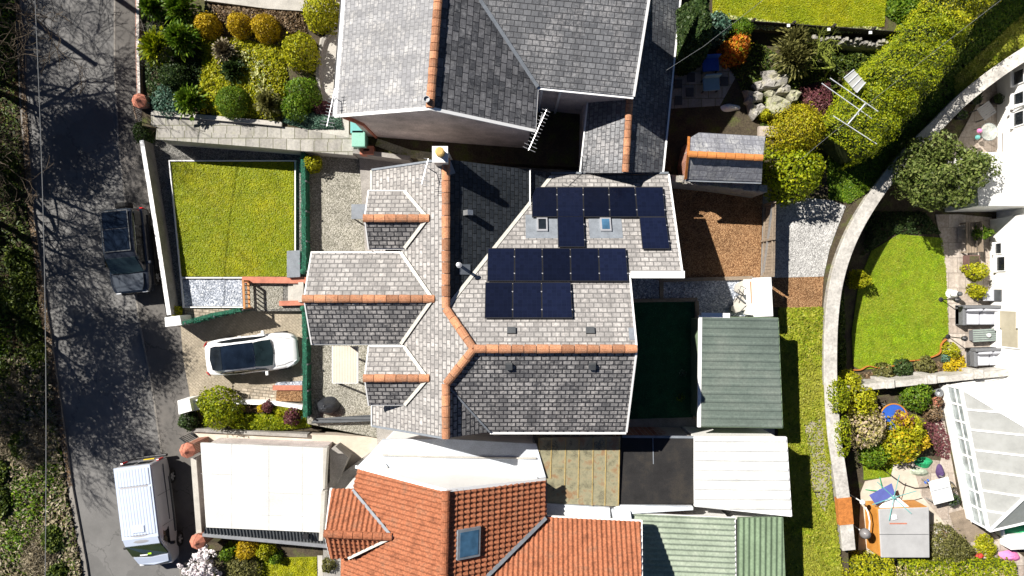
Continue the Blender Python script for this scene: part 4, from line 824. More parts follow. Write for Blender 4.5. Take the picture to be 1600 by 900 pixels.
# ================================================================ THE SOUTH HOUSE WITH ORANGE PANTILES
h3=T('house','orange pantiled house with a pale flat-roofed side extension at the bottom of the photo','house',P(700,830,-.4)); ra=P(697,766,6.0); rb=P(692,960,6.0)
W3=Pl(ra,rb,P(556,730,3.3)); E3=Pl(ra,rb,P(852,750,3.7)); pr=lambda t:.03*abs(math.sin(math.pi*t))*1.0+.0; cs=lambda t:.03*(1-t)
def pantile(px,pl,mat=None,parent=None):
    b=MB(); sheet(b,[pl.at(*q) for q in px],pl,lambda t:.042*(math.sin(math.pi*min(1,t*1.5)) if t<.667 else -.25*math.sin(math.pi*(t-.667)*3)),.20,6,.27,lambda t:.055*(1-t),th=.1); return b.build('roof',mat or M_PANT,parent or h3)
pantile([(556,730),(697,766),(692,960),(528,960),(530,868),(552,768)],W3)
pantile([(697,766),(852,750),(853,808),(700,960),(692,960)],E3)
rr=W3.at(614,838); rf=P(507,833,rr.z); N3=Pl(rr,rf,P(518,764,3.3)); S3=Pl(rr,rf,P(516,872,3.5))
pantile([(509,832),(518,764),(552,764),(614,838)],N3); pantile([(507,834),(614,839),(545,870),(516,872)],S3)
V3=Pl(P(855,809,3.5),P(1000,816,3.5),E3.at(768,900)); pantile([(768,900),(855,808),(1001,815),(1002,960),(712,960)],V3)
b=MB(); ridge(b,ra+Vector((0,0,.09)),rb+Vector((0,0,.09)),.17,.4); b.build('ridge_tiles',M_PANT,h3); b=MB(); ridge(b,rf+Vector((0,0,.09)),rr+Vector((0,0,.09)),.17,.4); b.build('ridge_tiles',M_PANT,h3)
strip(h3,N3.at(552,764),rr,.12,M_LEAD,dz=.1); strip(h3,S3.at(545,871),rr,.1,M_MORT,dz=.1); strip(h3,E3.at(853,808),E3.at(700,960),.14,M_LEAD,dz=.1); eave(h3,N3.at(517,764),N3.at(509,832),M_UPVC,.1); eave(h3,S3.at(507,834),S3.at(516,872),M_UPVC,.1); eave(h3,V3.at(1002,814),V3.at(1003,960),M_UPVC,.1); eave(h3,V3.at(855,808),V3.at(1001,815),M_UPVC,.1); eave(h3,E3.at(853,750),E3.at(853,808),M_LEAD,.08); strip(h3,W3.at(556,729),ra,.12,M_UPVC,'verge'); strip(h3,E3.at(852,749),ra,.12,M_UPVC,'verge')
wl=MB()
for px,pl,of in (([(556,730),(697,766),(692,960),(528,960)],W3,[(.35,-.12),(0,-.12),(0,0),(.35,0)]),([(697,766),(852,750),(853,808),(700,960)],E3,[(0,-.12),(-.3,-.12),(-.3,0),(0,0)]),([(855,808),(1001,815),(1002,960),(712,960)],V3,[(-.2,-.3),(-.3,-.3),(-.3,0),(0,0)])): under(wl,[pl.at(*q) for q in px],pl,-.5,None,.3,.25,of)
b=[N3.at(512,830),N3.at(520,768),N3.at(552,768),N3.at(610,836)]; under(wl,b,N3,-.5,(-6.4,-10.2),.25,.25); under(wl,[S3.at(512,836),S3.at(610,840),S3.at(545,868),S3.at(518,870)],S3,-.5,(-6.3,-10.5),.2,.25)
wl.build('wall',M_RENDW,h3)
n,u,v=basis(E3); p=E3.at(730,847); m=Matrix((u,v,n)).transposed(); m=m@Matrix.Rotation(0,3,'Z'); b=MB(); b.box(p+n*.1,1.15,.98,.14,M=m); fr=b.build('skylight',M_LEAD,h3); MB().box(p+n*.175,.95,.78,.02,M=m).build('pane',M_SKYL,fr)
# flat roofed extension and little flat roofs
o=T('flat_roof_extension','pale felted flat roof between the orange and the grey house','extension',P(700,720,-.4)); MB().slab([(597,687),(700,686),(838,694),(853,746),(697,765),(557,730),(576,711)],2.8,2.62).build('roof',M_WFELT,o); MB().slab([(602,690),(700,689),(834,697),(848,742),(697,761),(562,729),(579,713)],2.619,-.4).build('wall',M_RENDW,o)
b=MB(); b.bar(P(598,711,2.84),P(690,714,2.84),.06,.07); b.bar(P(690,714,2.84),P(838,716,2.84),.06,.07); b.build('pipe',M_CONC,o); MB().box(P(602,729,2.85),.16,.16,.1,rz=.6).build('vent',M_WHITE,o)
b=MB(); b.slab([(853,787),(953,794),(954,812),(853,806)],2.7,2.5); b.slab([(955,796),(985,799),(987,813),(958,812)],2.66,2.4); o=T('flat_roof_extension','small white flat roof wedged under the rear orange slope','extension',P(905,800,-.1)); b.build('roof',M_WFELT,o); MB().slab([(856,790),(980,797),(980,810),(857,804)],2.39,-.1).build('wall',M_RENDW,o)
# garage
o=T('garage','flat-roofed garage with a pale panelled roof behind two terracotta-capped piers','garage',P(410,765,-1)); b=MB(); b.slab([(313,692),(507,700),(501,832),(322,824)],1.4,1.25); b.build('roof',M_WFLAT,o); MB().slab([(318,697),(503,704),(498,826),(326,819)],1.249,-1).build('wall',M_RENDER,o)
b=MB()
for p,q in (((362,694),(362,826)),((420,697),(420,829)),((472,699),(472,831)),((314,740),(420,744)),((362,803),(500,808)),((420,770),(502,773))): b.bar(P(*p,1.402),P(*q,1.402),.018,.008)
b.build('seam',M_GREYT,o)
b=MB(); pl=Pl(P(322,823,1.35),P(505,832,1.35),P(322,834,1.15)); sheet(b,[pl.at(*q) for q in ((321,824),(503,832),(510,850),(318,833))],pl,lambda t:.03*math.sin(t*6.283),.15,6); b.build('eaves_sheet',M_DGREY,o); eave(o,P(317,835,1.1),P(511,853,1.1),M_METAL,.16,.1,0)
b=MB(); b.slab([(505,700),(511,700),(507,764),(504,764)],1.6,1.2); b.slab([(502,768),(508,768),(504,845),(498,845)],1.55,1.2); b.build('parapet',M_CONC,o); MB().box(P(478,838,1.45),.25,.2,.2).build('vent',M_BLACK,o)
b=MB(); b.mesh([P(512,702,.5),P(521,700,.9),P(543,716,-.3),P(524,758,-.4),P(512,764,.4)],[(0,1,2,3,4)]); 
b=MB(); b.prism([P(513,704,.6),P(522,700,.6),P(542,717,.6),P(525,757,.6),P(513,763,.6)],-.6,.35); solo('ramp_slab','grey slate slab step between the garage and the orange house','slab',b,M_CONCD)
# rear lean-tos of the south house
o=T('lean_to','yellowed translucent plastic lean-to roof with timber bars','lean-to',P(900,735,0)); pl=Pl(P(842,683,2.75),P(970,681,2.75),P(965,792,2.6)); b=MB(); roof_face(b,[pl.at(*q) for q in ((842,684),(970,682),(965,791),(921,789),(853,786),(843,740))],pl,.03); b.build('roof',M_POLY,o)
M_YT=M('yellow_timber',(.36,.27,.11),.3,4,.8,30,.3)
for x in (842,862,884,905,927,947,968): MB().bar(pl.at(x,684,-.0),pl.at(x-2 if x>850 else 843,(735+(x-845)*.72) if x<918 else 790,-.0),.04,.05).build('bar',M_YT,o)
for y in (730,): MB().bar(pl.at(843,y,-.07),pl.at(968,y+6,-.07),.06,.1).build('bar',M_YT,o)
for q in ((844,700),(966,688),(964,788)): MB().bar(P(*q,2.5),P(*q,0),.09,.09).build('post',M_YT,o)
rm=MB(); rm.box(P(905,705,.5),2.2,.7,.9); rm.box(P(870,770,.4),.8,.8,.8,rz=.4); solo('garden_table','dark bench and boxes stored under the translucent lean-to','bench',rm,M_DGREY)
o=T('outhouse','black felted flat roof outhouse behind the translucent lean-to','outhouse',P(1025,735,0)); MB().slab([(971,681),(1085,682),(1085,787),(967,788)],2.5,2.35).build('roof',M_BFELT,o); MB().slab([(973,684),(1083,685),(1083,784),(969,785)],2.349,0).build('wall',M_BRICK,o); b=MB(); b.bar(P(1020,683,2.52),P(1021,725,2.52),.04,.02); b.bar(P(972,682,2.53),P(1084,683,2.53),.1,.06); b.build('seam',M_LEAD,o)
def shedroof(label,cat,px,zs,mat,period,amp,sub,alongv,wmat,z0=0,kind='sine',name='shed'):
    c=P(sum(p[0] for p in px)/len(px),sum(p[1] for p in px)/len(px),z0); o=T(name,label,cat,(c.x,c.y,z0)); pl=Pl(P(*px[0],zs[0]),P(*px[1],zs[1]),P(*px[2],zs[2])); b=MB()
    pf=(lambda t:amp*math.sin(t*6.283)) if kind=='sine' else (lambda t:amp if t<.17 else 0.0)
    A_,B_=(px[0],px[1]) if not alongv else (px[0],px[3]); rd_=pl.at(*B_)-pl.at(*A_); sheet(b,[pl.at(*q) for q in px],pl,pf,period,sub,ribdir=(rd_.x,rd_.y),th=.06); b.build('roof',mat,o)
    cx=sum(pl.at(*q).x for q in px)/len(px);cy=sum(pl.at(*q).y for q in px)/len(px); b=MB(); under(b,[pl.at(*q) for q in px],pl,z0-.1,(cx,cy),.15,.12); b.build('wall',wmat,o)
    b=MB()
    for i in range(len(px)): b.bar(pl.at(*px[i],-.07),pl.at(*px[(i+1)%len(px)],-.07),.05,.1)
    b.build('trim',M_UPVC if 'white' in label or 'pale' in label else M_GCORR2,o); return o,pl
shedroof('workshop with a white sheet roof of long ribs','workshop',[(1085,682),(1228,683),(1236,806),(1085,790)],(2.7,2.7,2.55),M_WCORR,.42,.035,6,False,M_RENDW,kind='box')
b=MB(); b.slab([(965,789),(1083,792),(1083,797),(985,803),(960,796)],2.56,2.3); solo('flat_roof_strip','narrow white flashing strip along the south of the black felt roof','roof strip',b,M_WFELT)
shedroof('pale green corrugated lean-to at the bottom of the photo','lean-to',[(986,802),(1148,809),(1150,960),(1002,960)],(2.45,2.45,2.25),M_GCORR,.24,.032,8,False,M_RENDW)
shedroof('narrow deep green corrugated shed at the bottom of the photo','shed',[(1153,809),(1222,808),(1228,960),(1152,960)],(2.3,2.3,2.2),M_GCORR2,.24,.03,8,True,M_RENDW)
o,pl=shedroof('green sheet metal shed east of the artificial lawn','shed',[(1097,495),(1215,497),(1222,668),(1095,666)],(2.3,2.25,2.1),M_GSHED,.36,.03,6,False,M_GCORR2,kind='box')
b=MB(); b.bar(pl.at(1094,493,-.05),pl.at(1092,667,-.05),.14,.12); b.bar(pl.at(1096,492,-.02),pl.at(1140,493,-.02),.2,.08); b.build('gutter',M_UPVC,o)
# slate outbuilding in the north back garden
o=T('outbuilding','small grey slate outbuilding with a bright orange ridge','outbuilding',P(1133,247,.7)); r0=P(1075,241,3.7);r1=P(1192,247,3.7); NN=Pl(r0,r1,P(1078,208,2.9)); SS=Pl(r0,r1,P(1072,280,2.8))
b=MB(); roof_face(b,[NN.at(1077,216),NN.at(1092,207),NN.at(1196,213),NN.at(1192,247),NN.at(1075,241)],NN); b.build('roof',SL_GR,o); b=MB(); roof_face(b,[SS.at(1075,241),SS.at(1192,247),SS.at(1190,284),SS.at(1072,280)],SS); b.build('roof',SL_GR,o); b=MB(); ridge(b,r0+Vector((0,0,.06)),r1+Vector((0,0,.06)),.15,.4); b.build('ridge_tiles',M('orange_ridge',(.55,.21,.06),.25,3),o)
strip(o,NN.at(1076,214),r0,.1,M_RUST,'bargeboard'); strip(o,SS.at(1071,280),r0,.1,M_RUST,'bargeboard'); wl=MB(); under(wl,[NN.at(1077,208),NN.at(1196,213),NN.at(1192,247),NN.at(1075,241)],NN,.5,(r0.x/2+r1.x/2,r0.y/2+r1.y/2),.2); under(wl,[SS.at(1075,241),SS.at(1192,247),SS.at(1190,284),SS.at(1072,280)],SS,.5,(r0.x/2+r1.x/2,r0.y/2+r1.y/2),.2); wl.build('wall',M_BRICK,o); eave(o,SS.at(1072,281),SS.at(1190,285),M_LEAD)
# white store in the back yard
o=T('store','white rendered store with a flat white top beside the rubble pile','store',P(1190,464,0)); MB().slab([(1177,434),(1205,433),(1208,494),(1179,495)],1.7,1.55).build('roof',M_WHITE,o); MB().slab([(1178,436),(1203,435),(1206,492),(1180,493)],1.549,-.1).build('wall',M_RENDW,o)
b=MB(); b.slab([(1173,440),(1177,440),(1180,490),(1176,490)],1.2,1.1); b.build('shelf',M_TIMBN,o)

# ================================================================ THE EAST HOUSE AND CONSERVATORY
o=T('house','white rendered house at the right edge of the photo','house',(26,0,-1.9)); b=MB(); z0=-1.9
xw=P(1546,450,z0).x; ya=P(1546,343,z0).y; yb=P(1540,598,z0).y
b.prism([(xw,ya),(xw+9,ya),(xw+9,yb),(xw,yb)],z0-.2,3.4); b.prism([(xw+.35,ya+.003),(xw+9,ya+.003),(xw+9,ya+9),(xw+.35,ya+9)],z0-.2,3.399); b.build('wall',M_RENDW,o)
e=[P(1522,238,.5),P(1640,238,.5),P(1640,322,.5),P(1528,322,.5)]; MB().prism([(p.x,p.y) for p in e],z0-.2,.45).build('extension_wall',M_RENDW,o); MB().prism([(p.x,p.y) for p in e],.451,.55).build('extension_roof',M_WFLAT,o)
M_LITPANE=M('beige_lit_pane',(.40,.36,.27),.15,1.5,.35,40,0)  # beige of the lit rooms behind the glass, put into the pane colour
def win(yc,zc,wy,hz,mat=None,x=None):
    x=x if x else xw; fr=MB().box((x-.03,yc,zc),.08,wy,hz).build('window',M_UPVC,o); MB().box((x-.075,yc,zc),.02,wy*.86,hz*.82).build('pane',mat or M_GL,fr); MB().box((x-.1,yc,zc-hz/2-.03),.2,wy*1.1,.06).build('sill',M_UPVC,fr)
def zof(px,x): return H-F*x/(px-800)
def yof(py,z): return (450-py)*(H-z)/F
for px,py,wy,hz in ((1562,388,.55,.45),(1566,412,.75,.6)): z=zof(px,xw); win(yof(py,z),z,wy,hz)
for px,py in ((1577,500),(1580,528)): z=zof(px,xw); win(yof(py,z),z,.98,1.3,mat=M_LITPANE)
for py in (120,155,185): z=zof(1594,xw+.35); win(yof(py,z),z,.7,.7,x=xw+.35)
b=MB(); b.bar((xw-.12,ya+2.0,-1.0),(xw-.12,ya+4.5,-1.0),.1,.1); b.bar((xw-.1,ya+5.2,-.6),(xw+.3,ya+5.2,.4),.09,.09); b.build('drainpipe',M_UPVC,o)
cvt=T('conservatory','white framed conservatory with a translucent hipped roof','conservatory',P(1570,700,-1.25)); ez=.5
A=P(1503,608,ez);B=P(1546,829,ez); rA=P(1640,690,2.4); rB=P(1650,728,2.4); far=Vector((6,.6,0)); D=B+Vector((5.2,1.2,0)); A2=A+Vector((5.2,1.0,0)); WP=Pl(A,B,rA)
def hipend(s):        # where a glazing bar running east from the eave meets the hips
    dy=-.06
    def hit(c,r): t=(s.y-c.y-dy*(s.x-c.x)*-1)/(r.y-c.y-dy*(r.x-c.x)+1e-9); return t
    for k in range(1,200):
        x=s.x+k*.03; y=s.y+.02*k*.03; tn=(x-A.x)/(rA.x-A.x); ts=(x-B.x)/(rBw.x-B.x); yn=A.y+(rA.y-A.y)*tn; ysn=B.y+(rBw.y-B.y)*ts
        if tn>=1 or (y>yn) or (ts>0 and y<ysn): break
    return Vector((x,y,WP.z(x,y)))
def glazed(q,nb,mat,edge0,edge1,parent):   # glass sheet and glazing bars
    b=MB(); n=(q[1]-q[0]).cross(q[2]-q[0]).normalized(); n=n if n.z>0 else -n; b.face(q if (q[1]-q[0]).cross(q[2]-q[0]).z>0 else q[::-1]); b.face([p-n*.03 for p in (q[::-1] if (q[1]-q[0]).cross(q[2]-q[0]).z>0 else q)]); r=b.build('roof_glazing',mat,parent)
    for k in range(nb+1):
        f=k/nb; MB().bar(edge0[0].lerp(edge0[1],f)+n*.02,(edge1[0].lerp(edge1[1],f) if edge1 else hipend(edge0[0].lerp(edge0[1],f)))+n*.02,.07,.07).build('glazing_bar',M_UPVC,parent)
rBw=WP.at(1652,728)
glazed([A,B,rBw,rA],7,M_POLYW,(A,B),None,cvt); glazed([B,D,rBw],1,M_POLYW,(B,D),(rBw,rBw),cvt); b=MB(); b.bar(B.lerp(D,.33)+Vector((0,0,.03)),rBw.lerp(D,.3),.07,.07); b.build('glazing_bar',M_UPVC,cvt)
b=MB(); q=[A,rA,A2]; b.face(q if (q[1]-q[0]).cross(q[2]-q[0]).z>0 else q[::-1]); b.build('roof_panel',M_UPVC,cvt)
b=MB()
for p,q in ((A,B),(B,D),(A,A2)): b.bar(p-Vector((0,0,.05)),q-Vector((0,0,.05)),.16,.14)
b.build('gutter',M_UPVC,cvt); b=MB(); b.bar(A,rA,.1,.1); b.bar(B,rBw,.1,.1); b.bar(rA,rBw,.12,.12); b.build('ridge_bar',M_UPVC,cvt)
b=MB(); i=Vector((.12,0,0)); wallpath(b,[(A2.x,A2.y-.1),(A.x+.12,A.y-.1),(B.x+.12,B.y+.1),(D.x,D.y+.1)],.18,-1.35,-.75); b.build('dwarf_wall',M_RENDW,cvt)
for k in range(9):
    m=A.lerp(B,k/8)+i; MB().box((m.x,m.y,-.14),.1,.1,1.2).build('mullion',M_UPVC,cvt)
    if k<8:
        m2=A.lerp(B,(k+.5)/8)+i; d=(B-A).normalized(); MB().bar(A.lerp(B,(k+.08)/8)+i+Vector((0,0,-.66)),A.lerp(B,(k+.92)/8)+i+Vector((0,0,-.66)),.03,1.1,up=Vector((0,0,1))).build('window_pane',M_GLP,cvt)
b=MB(); b.bar(A+i+Vector((0,0,-1.22)),B+i+Vector((0,0,-1.22)),.3,.05); b.bar(A+i+Vector((0,0,-.7)),B+i+Vector((0,0,-.7)),.08,.06); b.build('sill',M_UPVC,cvt)
fl=MB(); fl.prism([(A.x+.2,A.y-.2),(A2.x,A2.y-.2),(D.x,D.y+.2),(B.x+.2,B.y+.2)],-1.35,-1.19); fl.build('floor',M_FLAGP,cvt)
# ================================================================ VEHICLES
def loft(mb,st,prof):
    """st: (x, half width, z bottom, z top); prof: [(width factor, height factor)] from sill to centre line"""
    n=len(prof)*2; vs=[];fs=[]
    for x,hw,zb,zt in st:
        ring=[(x,hw*a,zb+(zt-zb)*h) for a,h in prof]; ring+=[(x,-y,z) for _,y,z in ring[::-1]]; vs+=ring
    for i in range(len(st)-1):
        for k in range(n): fs.append((i*n+k,(i+1)*n+k,(i+1)*n+(k+1)%n,i*n+(k+1)%n))
    fs.append(tuple(range(n))); fs.append(tuple(range((len(st)-1)*n,len(st)*n))[::-1]); mb.mesh(vs,[f[::-1] for f in fs]); return mb
def wheel(o,x,y,r=.33,wd=.22):
    s=1 if y>0 else -1; b=MB(); k=20; prof=[(r*.62,-wd/2),(r*.92,-wd/2),(r,-wd*.3),(r,wd*.3),(r*.92,wd/2),(r*.62,wd/2)]; vs=[];fs=[]
    for rr,q in prof:
        for i in range(k): t=6.28319*i/k; vs.append((x+rr*math.cos(t),y+q,r+rr*math.sin(t)))
    m=len(prof)
    for j in range(m):
        for i in range(k): fs.append((j*k+i,j*k+(i+1)%k,((j+1)%m)*k+(i+1)%k,((j+1)%m)*k+i))
    b.mesh(vs,fs); wo=b.build('wheel',M_TYRE,o,local=True,smooth=False); b=MB(); M_=Matrix.Rotation(math.pi/2,3,'X')
    for i in range(5):
        t=6.283*i/5; b.bar((x,y+s*wd*.38,r),(x+r*.58*math.cos(t),y+s*wd*.36,r+r*.58*math.sin(t)),.07,.05,up=Vector((0,1,0)))
    b.build('rim',M_ALU,wo,local=True); return wo
def quad(o,name,mat,pts,th=.02,loc=True,bev=0):
    """slightly thick panel from a traced ring of points"""
    pts=[Vector(p) for p in pts]; n=Vector((0,0,0))
    for i in range(len(pts)): n+=pts[i].cross(pts[(i+1)%len(pts)])
    n.normalize(); c=sum(pts,Vector())/len(pts); b=MB(); k=len(pts); lo=[p-n*th for p in pts]; b.mesh(pts+lo,[tuple(range(k)),tuple(range(2*k-1,k-1,-1))]+[(i,k+i,k+(i+1)%k,(i+1)%k) for i in range(k)]); return b.build(name,mat,o,local=True,bevel=bev)
BP=[(.86,0),(.97,.18),(1,.5),(.985,.8),(.9,.94),(.5,1.0)]
def mirror(o,x,y,z,mat):
    for s in (1,-1): MB().box((x,s*(y+.09),z),.13,.2,.15).build('wing_mirror',mat,o,local=True,bevel=.03)
# ---- white hatchback on the drive
loc=P(394,556,-.9); loc.z=-.89; loc=P(396,552.5,-.35); loc.z=-.89
car=T('parked_car','white hatchback with a dark glass roof parked on the block paved drive','car',loc,rot=R(6.2))
b=MB(); loft(b,[(-2.16,.50,.42,.80),(-2.12,.70,.30,.92),(-1.95,.82,.24,1.0),(-1.4,.885,.22,1.02),(-.4,.89,.2,1.0),(.6,.89,.2,.98),(1.0,.885,.2,.96),(1.5,.865,.2,.9),(1.9,.78,.22,.80),(2.1,.60,.26,.68),(2.15,.42,.34,.58)],BP); body=b.build('body',M_CARW,car,local=True,smooth=True,sub=2)
# glasshouse: belt ring -> roof ring
belt=[(1.02,.70,.93),(1.0,-.70,.93)]
cab=MB(); loft(cab,[(-1.93,.62,.85,1.03),(-1.6,.76,.85,1.24),(-1.1,.80,.85,1.42),(-.4,.81,.85,1.47),(.1,.81,.85,1.44),(.5,.81,.85,1.28),(.85,.80,.85,1.1),(1.18,.72,.8,.95)],[(1.0,0),(.99,.28),(.86,.70),(.77,.92),(.64,.985),(.35,1.0)]); cab.build('cabin',M_CARW,car,local=True,smooth=True,sub=2)
def dome(x,hw,z0): return z0
quad(car,'windscreen',M_GLT,[(.36,.56,1.365),(.36,-.56,1.365),(.66,-.60,1.215),(1.03,-.60,1.035),(1.12,0,.99),(1.03,.60,1.035),(.66,.60,1.215)],.05)
b=MB(); 
for x0,x1,h0,h1,z0_,z1_ in ((.34,.0,.575,.575,1.385,1.447),(.0,-.4,.575,.575,1.447,1.478),(-.4,-.8,.575,.565,1.478,1.462),(-.8,-1.15,.565,.55,1.462,1.418)):
    b.mesh([(x0,h0,z0_-.005),(x1,h1,z1_-.005),(x1,0,z1_+.02),(x0,0,z0_+.02),(x1,-h1,z1_-.005),(x0,-h0,z0_-.005)],[(0,1,2,3)[::-1],(3,2,4,5)[::-1]])
b.build('glass_roof',M_GLB,car,local=True)
quad(car,'rear_window',M_GL,[(-1.16,.55,1.425),(-1.45,.57,1.345),(-1.70,.52,1.225),(-1.80,0,1.20),(-1.70,-.52,1.225),(-1.45,-.57,1.345),(-1.16,-.55,1.425)][::-1] and [(-1.16,-.55,1.43),(-1.16,.55,1.43),(-1.45,.57,1.355),(-1.70,.52,1.235),(-1.80,0,1.205),(-1.70,-.52,1.235),(-1.45,-.57,1.355)],.06)
for s in (1,-1):
    q=[(.82,s*.80,1.03),(.35,s*.715,1.25),(-.1,s*.68,1.35),(-.7,s*.675,1.355),(-1.15,s*.70,1.27),(-1.42,s*.76,1.09),(-.6,s*.825,1.045)]
    quad(car,'side_window',M_GL,q if s<0 else q[::-1],.05)
    quad(car,'headlight',M_LENS,[(1.62,s*.80,.86),(1.95,s*.68,.775),(2.07,s*.50,.70),(1.95,s*.60,.80)][::1 if s<0 else -1],.04)
    quad(car,'tail_light',M_RED,[(-2.0,s*.72,.97),(-2.11,s*.58,.93),(-2.13,s*.62,.80),(-1.98,s*.80,.82)][::1 if s>0 else -1],.04)
    MB().box((.45,s*.90,.72),.16,.02,.03).build('door_handle',M_CARW,car,local=True); MB().box((-.5,s*.90,.74),.16,.02,.03).build('door_handle',M_CARW,car,local=True)
MB().box((2.12,0,.5),.06,.8,.14).build('grille',M_BLACK,car,local=True); MB().box((-2.15,0,.62),.03,.5,.11).build('number_plate',M_YEL,car,local=True)
b=MB(); b.bar((1.08,.5,.985),(1.12,-.1,.985),.03,.02); b.build('wiper',M_BLACK,car,local=True)
for s in (1,-1): MB().tube([(1.12,s*.66,.955),(1.5,s*.63,.895),(1.88,s*.52,.80)],.008,5).build('bonnet_seam',M_DGREY,car,local=True)
mirror(car,.72,.86,1.0,M_CARW)
for x,y in ((1.33,.78),(1.33,-.78),(-1.32,.78),(-1.32,-.78)): wheel(car,x,y,.32)
# ---- black off-roader on the road
suv=T('parked_car','black boxy off-road car with a spare wheel on its back, parked by the white wall','car',Vector((-17.98,1.72,-1.0)),rot=R(-90+5.5))
b=MB(); loft(b,[(-1.98,.86,.5,1.1),(-1.93,.93,.42,1.18),(-1.2,.97,.38,1.2),(.0,.97,.38,1.2),(.75,.97,.38,1.2),(1.2,.96,.38,1.2),(1.65,.93,.4,1.17),(1.9,.85,.42,1.1),(2.0,.72,.46,.95)],[(.9,0),(.98,.15),(1,.5),(.985,.82),(.93,.97),(.5,1.0)]); b.build('body',M_CARB,suv,local=True,smooth=True,sub=2)
b=MB(); loft(b,[(-1.93,.80,1.05,1.70),(-1.88,.84,1.05,1.80),(-1.2,.86,1.05,1.86),(-.2,.86,1.05,1.87),(.22,.85,1.05,1.82),(.42,.86,1.05,1.66),(.98,.86,1.05,1.24),(1.05,.80,1.05,1.2)],[(1.0,0),(1.0,.25),(.93,.7),(.86,.93),(.78,.99),(.4,1.0)]); b.build('cabin',M_CARB,suv,local=True,smooth=True,sub=1)
quad(suv,'bonnet',M_CARH,[(1.08,.72,1.215),(1.08,-.72,1.215),(1.6,-.70,1.195),(1.86,-.58,1.15),(1.86,.58,1.15),(1.6,.70,1.195)][::-1],.05)
quad(suv,'bonnet_panel',M_CARH,[(1.12,.42,1.235),(1.6,.40,1.215),(1.82,.34,1.17),(1.82,-.34,1.17),(1.6,-.40,1.215),(1.12,-.42,1.235)][::-1],.03,bev=.008)
quad(suv,'windscreen',M_GLT,[(.36,.68,1.745),(1.0,.76,1.262),(1.05,0,1.252),(1.0,-.76,1.262),(.36,-.68,1.745)][::-1],.04)
for x0,x1 in ((-1.78,-1.02),(-.98,.02)): quad(suv,'glass_roof',M_GLB,[(x0,.58,1.885),(x0,-.58,1.885),(x1,-.58,1.893),(x1,.58,1.893)],.03,bev=.01)
b=MB(); 
for p,q in (((-1.8,.6),(.04,.6)),((-1.8,-.6),(.04,-.6)),((.04,.6),(.04,-.6)),((-1.8,.6),(-1.8,-.6))): b.bar((*p,1.895),(*q,1.895),.03,.02)
b.build('roof_rail',M_DGREY,suv,local=True)
for s in (1,-1):
    for x0,x1 in ((-1.75,-1.1),(-1.0,-.25),(-.18,.5)): quad(suv,'side_window',M_GL,[(x0,s*.868,1.28),(x1+(.25 if x1>.4 else 0),s*.868,1.28),(x1-(.05 if x1>.4 else 0),s*.80,1.66),(x0,s*.80,1.66)][::1 if s<0 else -1],.06)
    MB().box((1.95,s*.62,.98),.06,.26,.16).build('headlight',M_LENS,suv,local=True,bevel=.03); MB().box((-1.96,s*.82,1.0),.05,.14,.2).build('tail_light',M_RED,suv,local=True)
    MB().box((1.2,s*.95,.82),.9,.1,.12).build('wheel_arch',M_BLACK,suv,local=True,bevel=.04); MB().box((-1.2,s*.96,.82),.9,.1,.12).build('wheel_arch',M_BLACK,suv,local=True,bevel=.04); quad(suv,'bonnet_vent',M_BLACK,[(1.2,s*.50,1.23),(1.62,s*.48,1.21),(1.6,s*.64,1.2),(1.2,s*.66,1.22)][::1 if s>0 else -1],.02)
mirror(suv,.62,.98,1.25,M_CARB); MB().box((2.0,0,.72),.07,1.2,.26).build('grille',M_BLACK,suv,local=True,bevel=.02)
sp=wheel(suv,0,0,.38,.24); sp.name='spare_wheel'; sp.rotation_euler=(0,0,R(90)); sp.location=(-2.14,0,.62)
for x,y in ((1.3,.84),(1.3,-.84),(-1.25,.84),(-1.25,-.84)): wheel(suv,x,y,.38,.24)
# ---- silver van
van=T('parked_van','silver panel van with a ribbed roof parked half on the pavement','van',Vector((-17.0,-10.6,-1.0)),rot=R(-90+7))
VP=[(.9,0),(.98,.12),(1,.35),(.99,.55),(.93,.88),(.86,.965),(.5,1.0)]
b=MB(); loft(b,[(-2.52,.90,.45,1.90),(-2.48,.95,.36,1.97),(-1.5,.98,.32,2.0),(.3,.98,.32,2.0),(.85,.97,.32,1.97),(1.1,.95,.32,1.88),(1.5,.94,.32,1.55),(1.86,.93,.32,1.25),(2.2,.90,.32,1.08),(2.42,.78,.36,.92),(2.5,.55,.42,.75)],VP); b.build('body',M_VANS,van,local=True,smooth=True,sub=2)
# ribbed roof
b=MB(); nx=2; 
def vroof(x0,x1,zl=.0):
    pr=[];k=0
    for i in range(11):
        y=-.70+1.4*i/10; pr+= [(y-.05,0),(y-.03,.011),(y+.03,.011),(y+.05,0)]
    pts=[]
    for x in (x0,x1): pts.append([(x,y,2.005-.03*abs(y/.8)**2.2+h+zl) for y,h in pr])
    n=len(pr); b.mesh(pts[0]+pts[1],[(i,i+1,n+i+1,n+i)[::-1] for i in range(n-1)])
vroof(-2.38,-1.62); vroof(-1.52,.62); b.build('roof',M_VAN,van,local=True)
quad(van,'roof_panel',M_VAN,[(-2.5,.83,1.955),(-2.5,-.83,1.955),(.8,-.83,1.965),(.8,.83,1.965)],.03); MB().box((.35,0,2.03),.32,.55,.04).build('roof_hatch',M_VAN,van,local=True,bevel=.01)
quad(van,'roof_front',M_VAN,[(.78,.80,1.975),(.78,-.80,1.975),(1.16,-.79,1.845),(1.16,.79,1.845)],.03)
quad(van,'windscreen',M_GLT,[(1.14,.80,1.86),(1.14,-.80,1.86),(1.78,-.84,1.335),(1.88,0,1.285),(1.78,.84,1.335)],.04)
quad(van,'bonnet',M_VAN,[(1.84,.80,1.285),(1.92,0,1.25),(1.84,-.80,1.285),(2.22,-.70,1.10),(2.32,0,1.08),(2.22,.70,1.10)][::-1],.03)
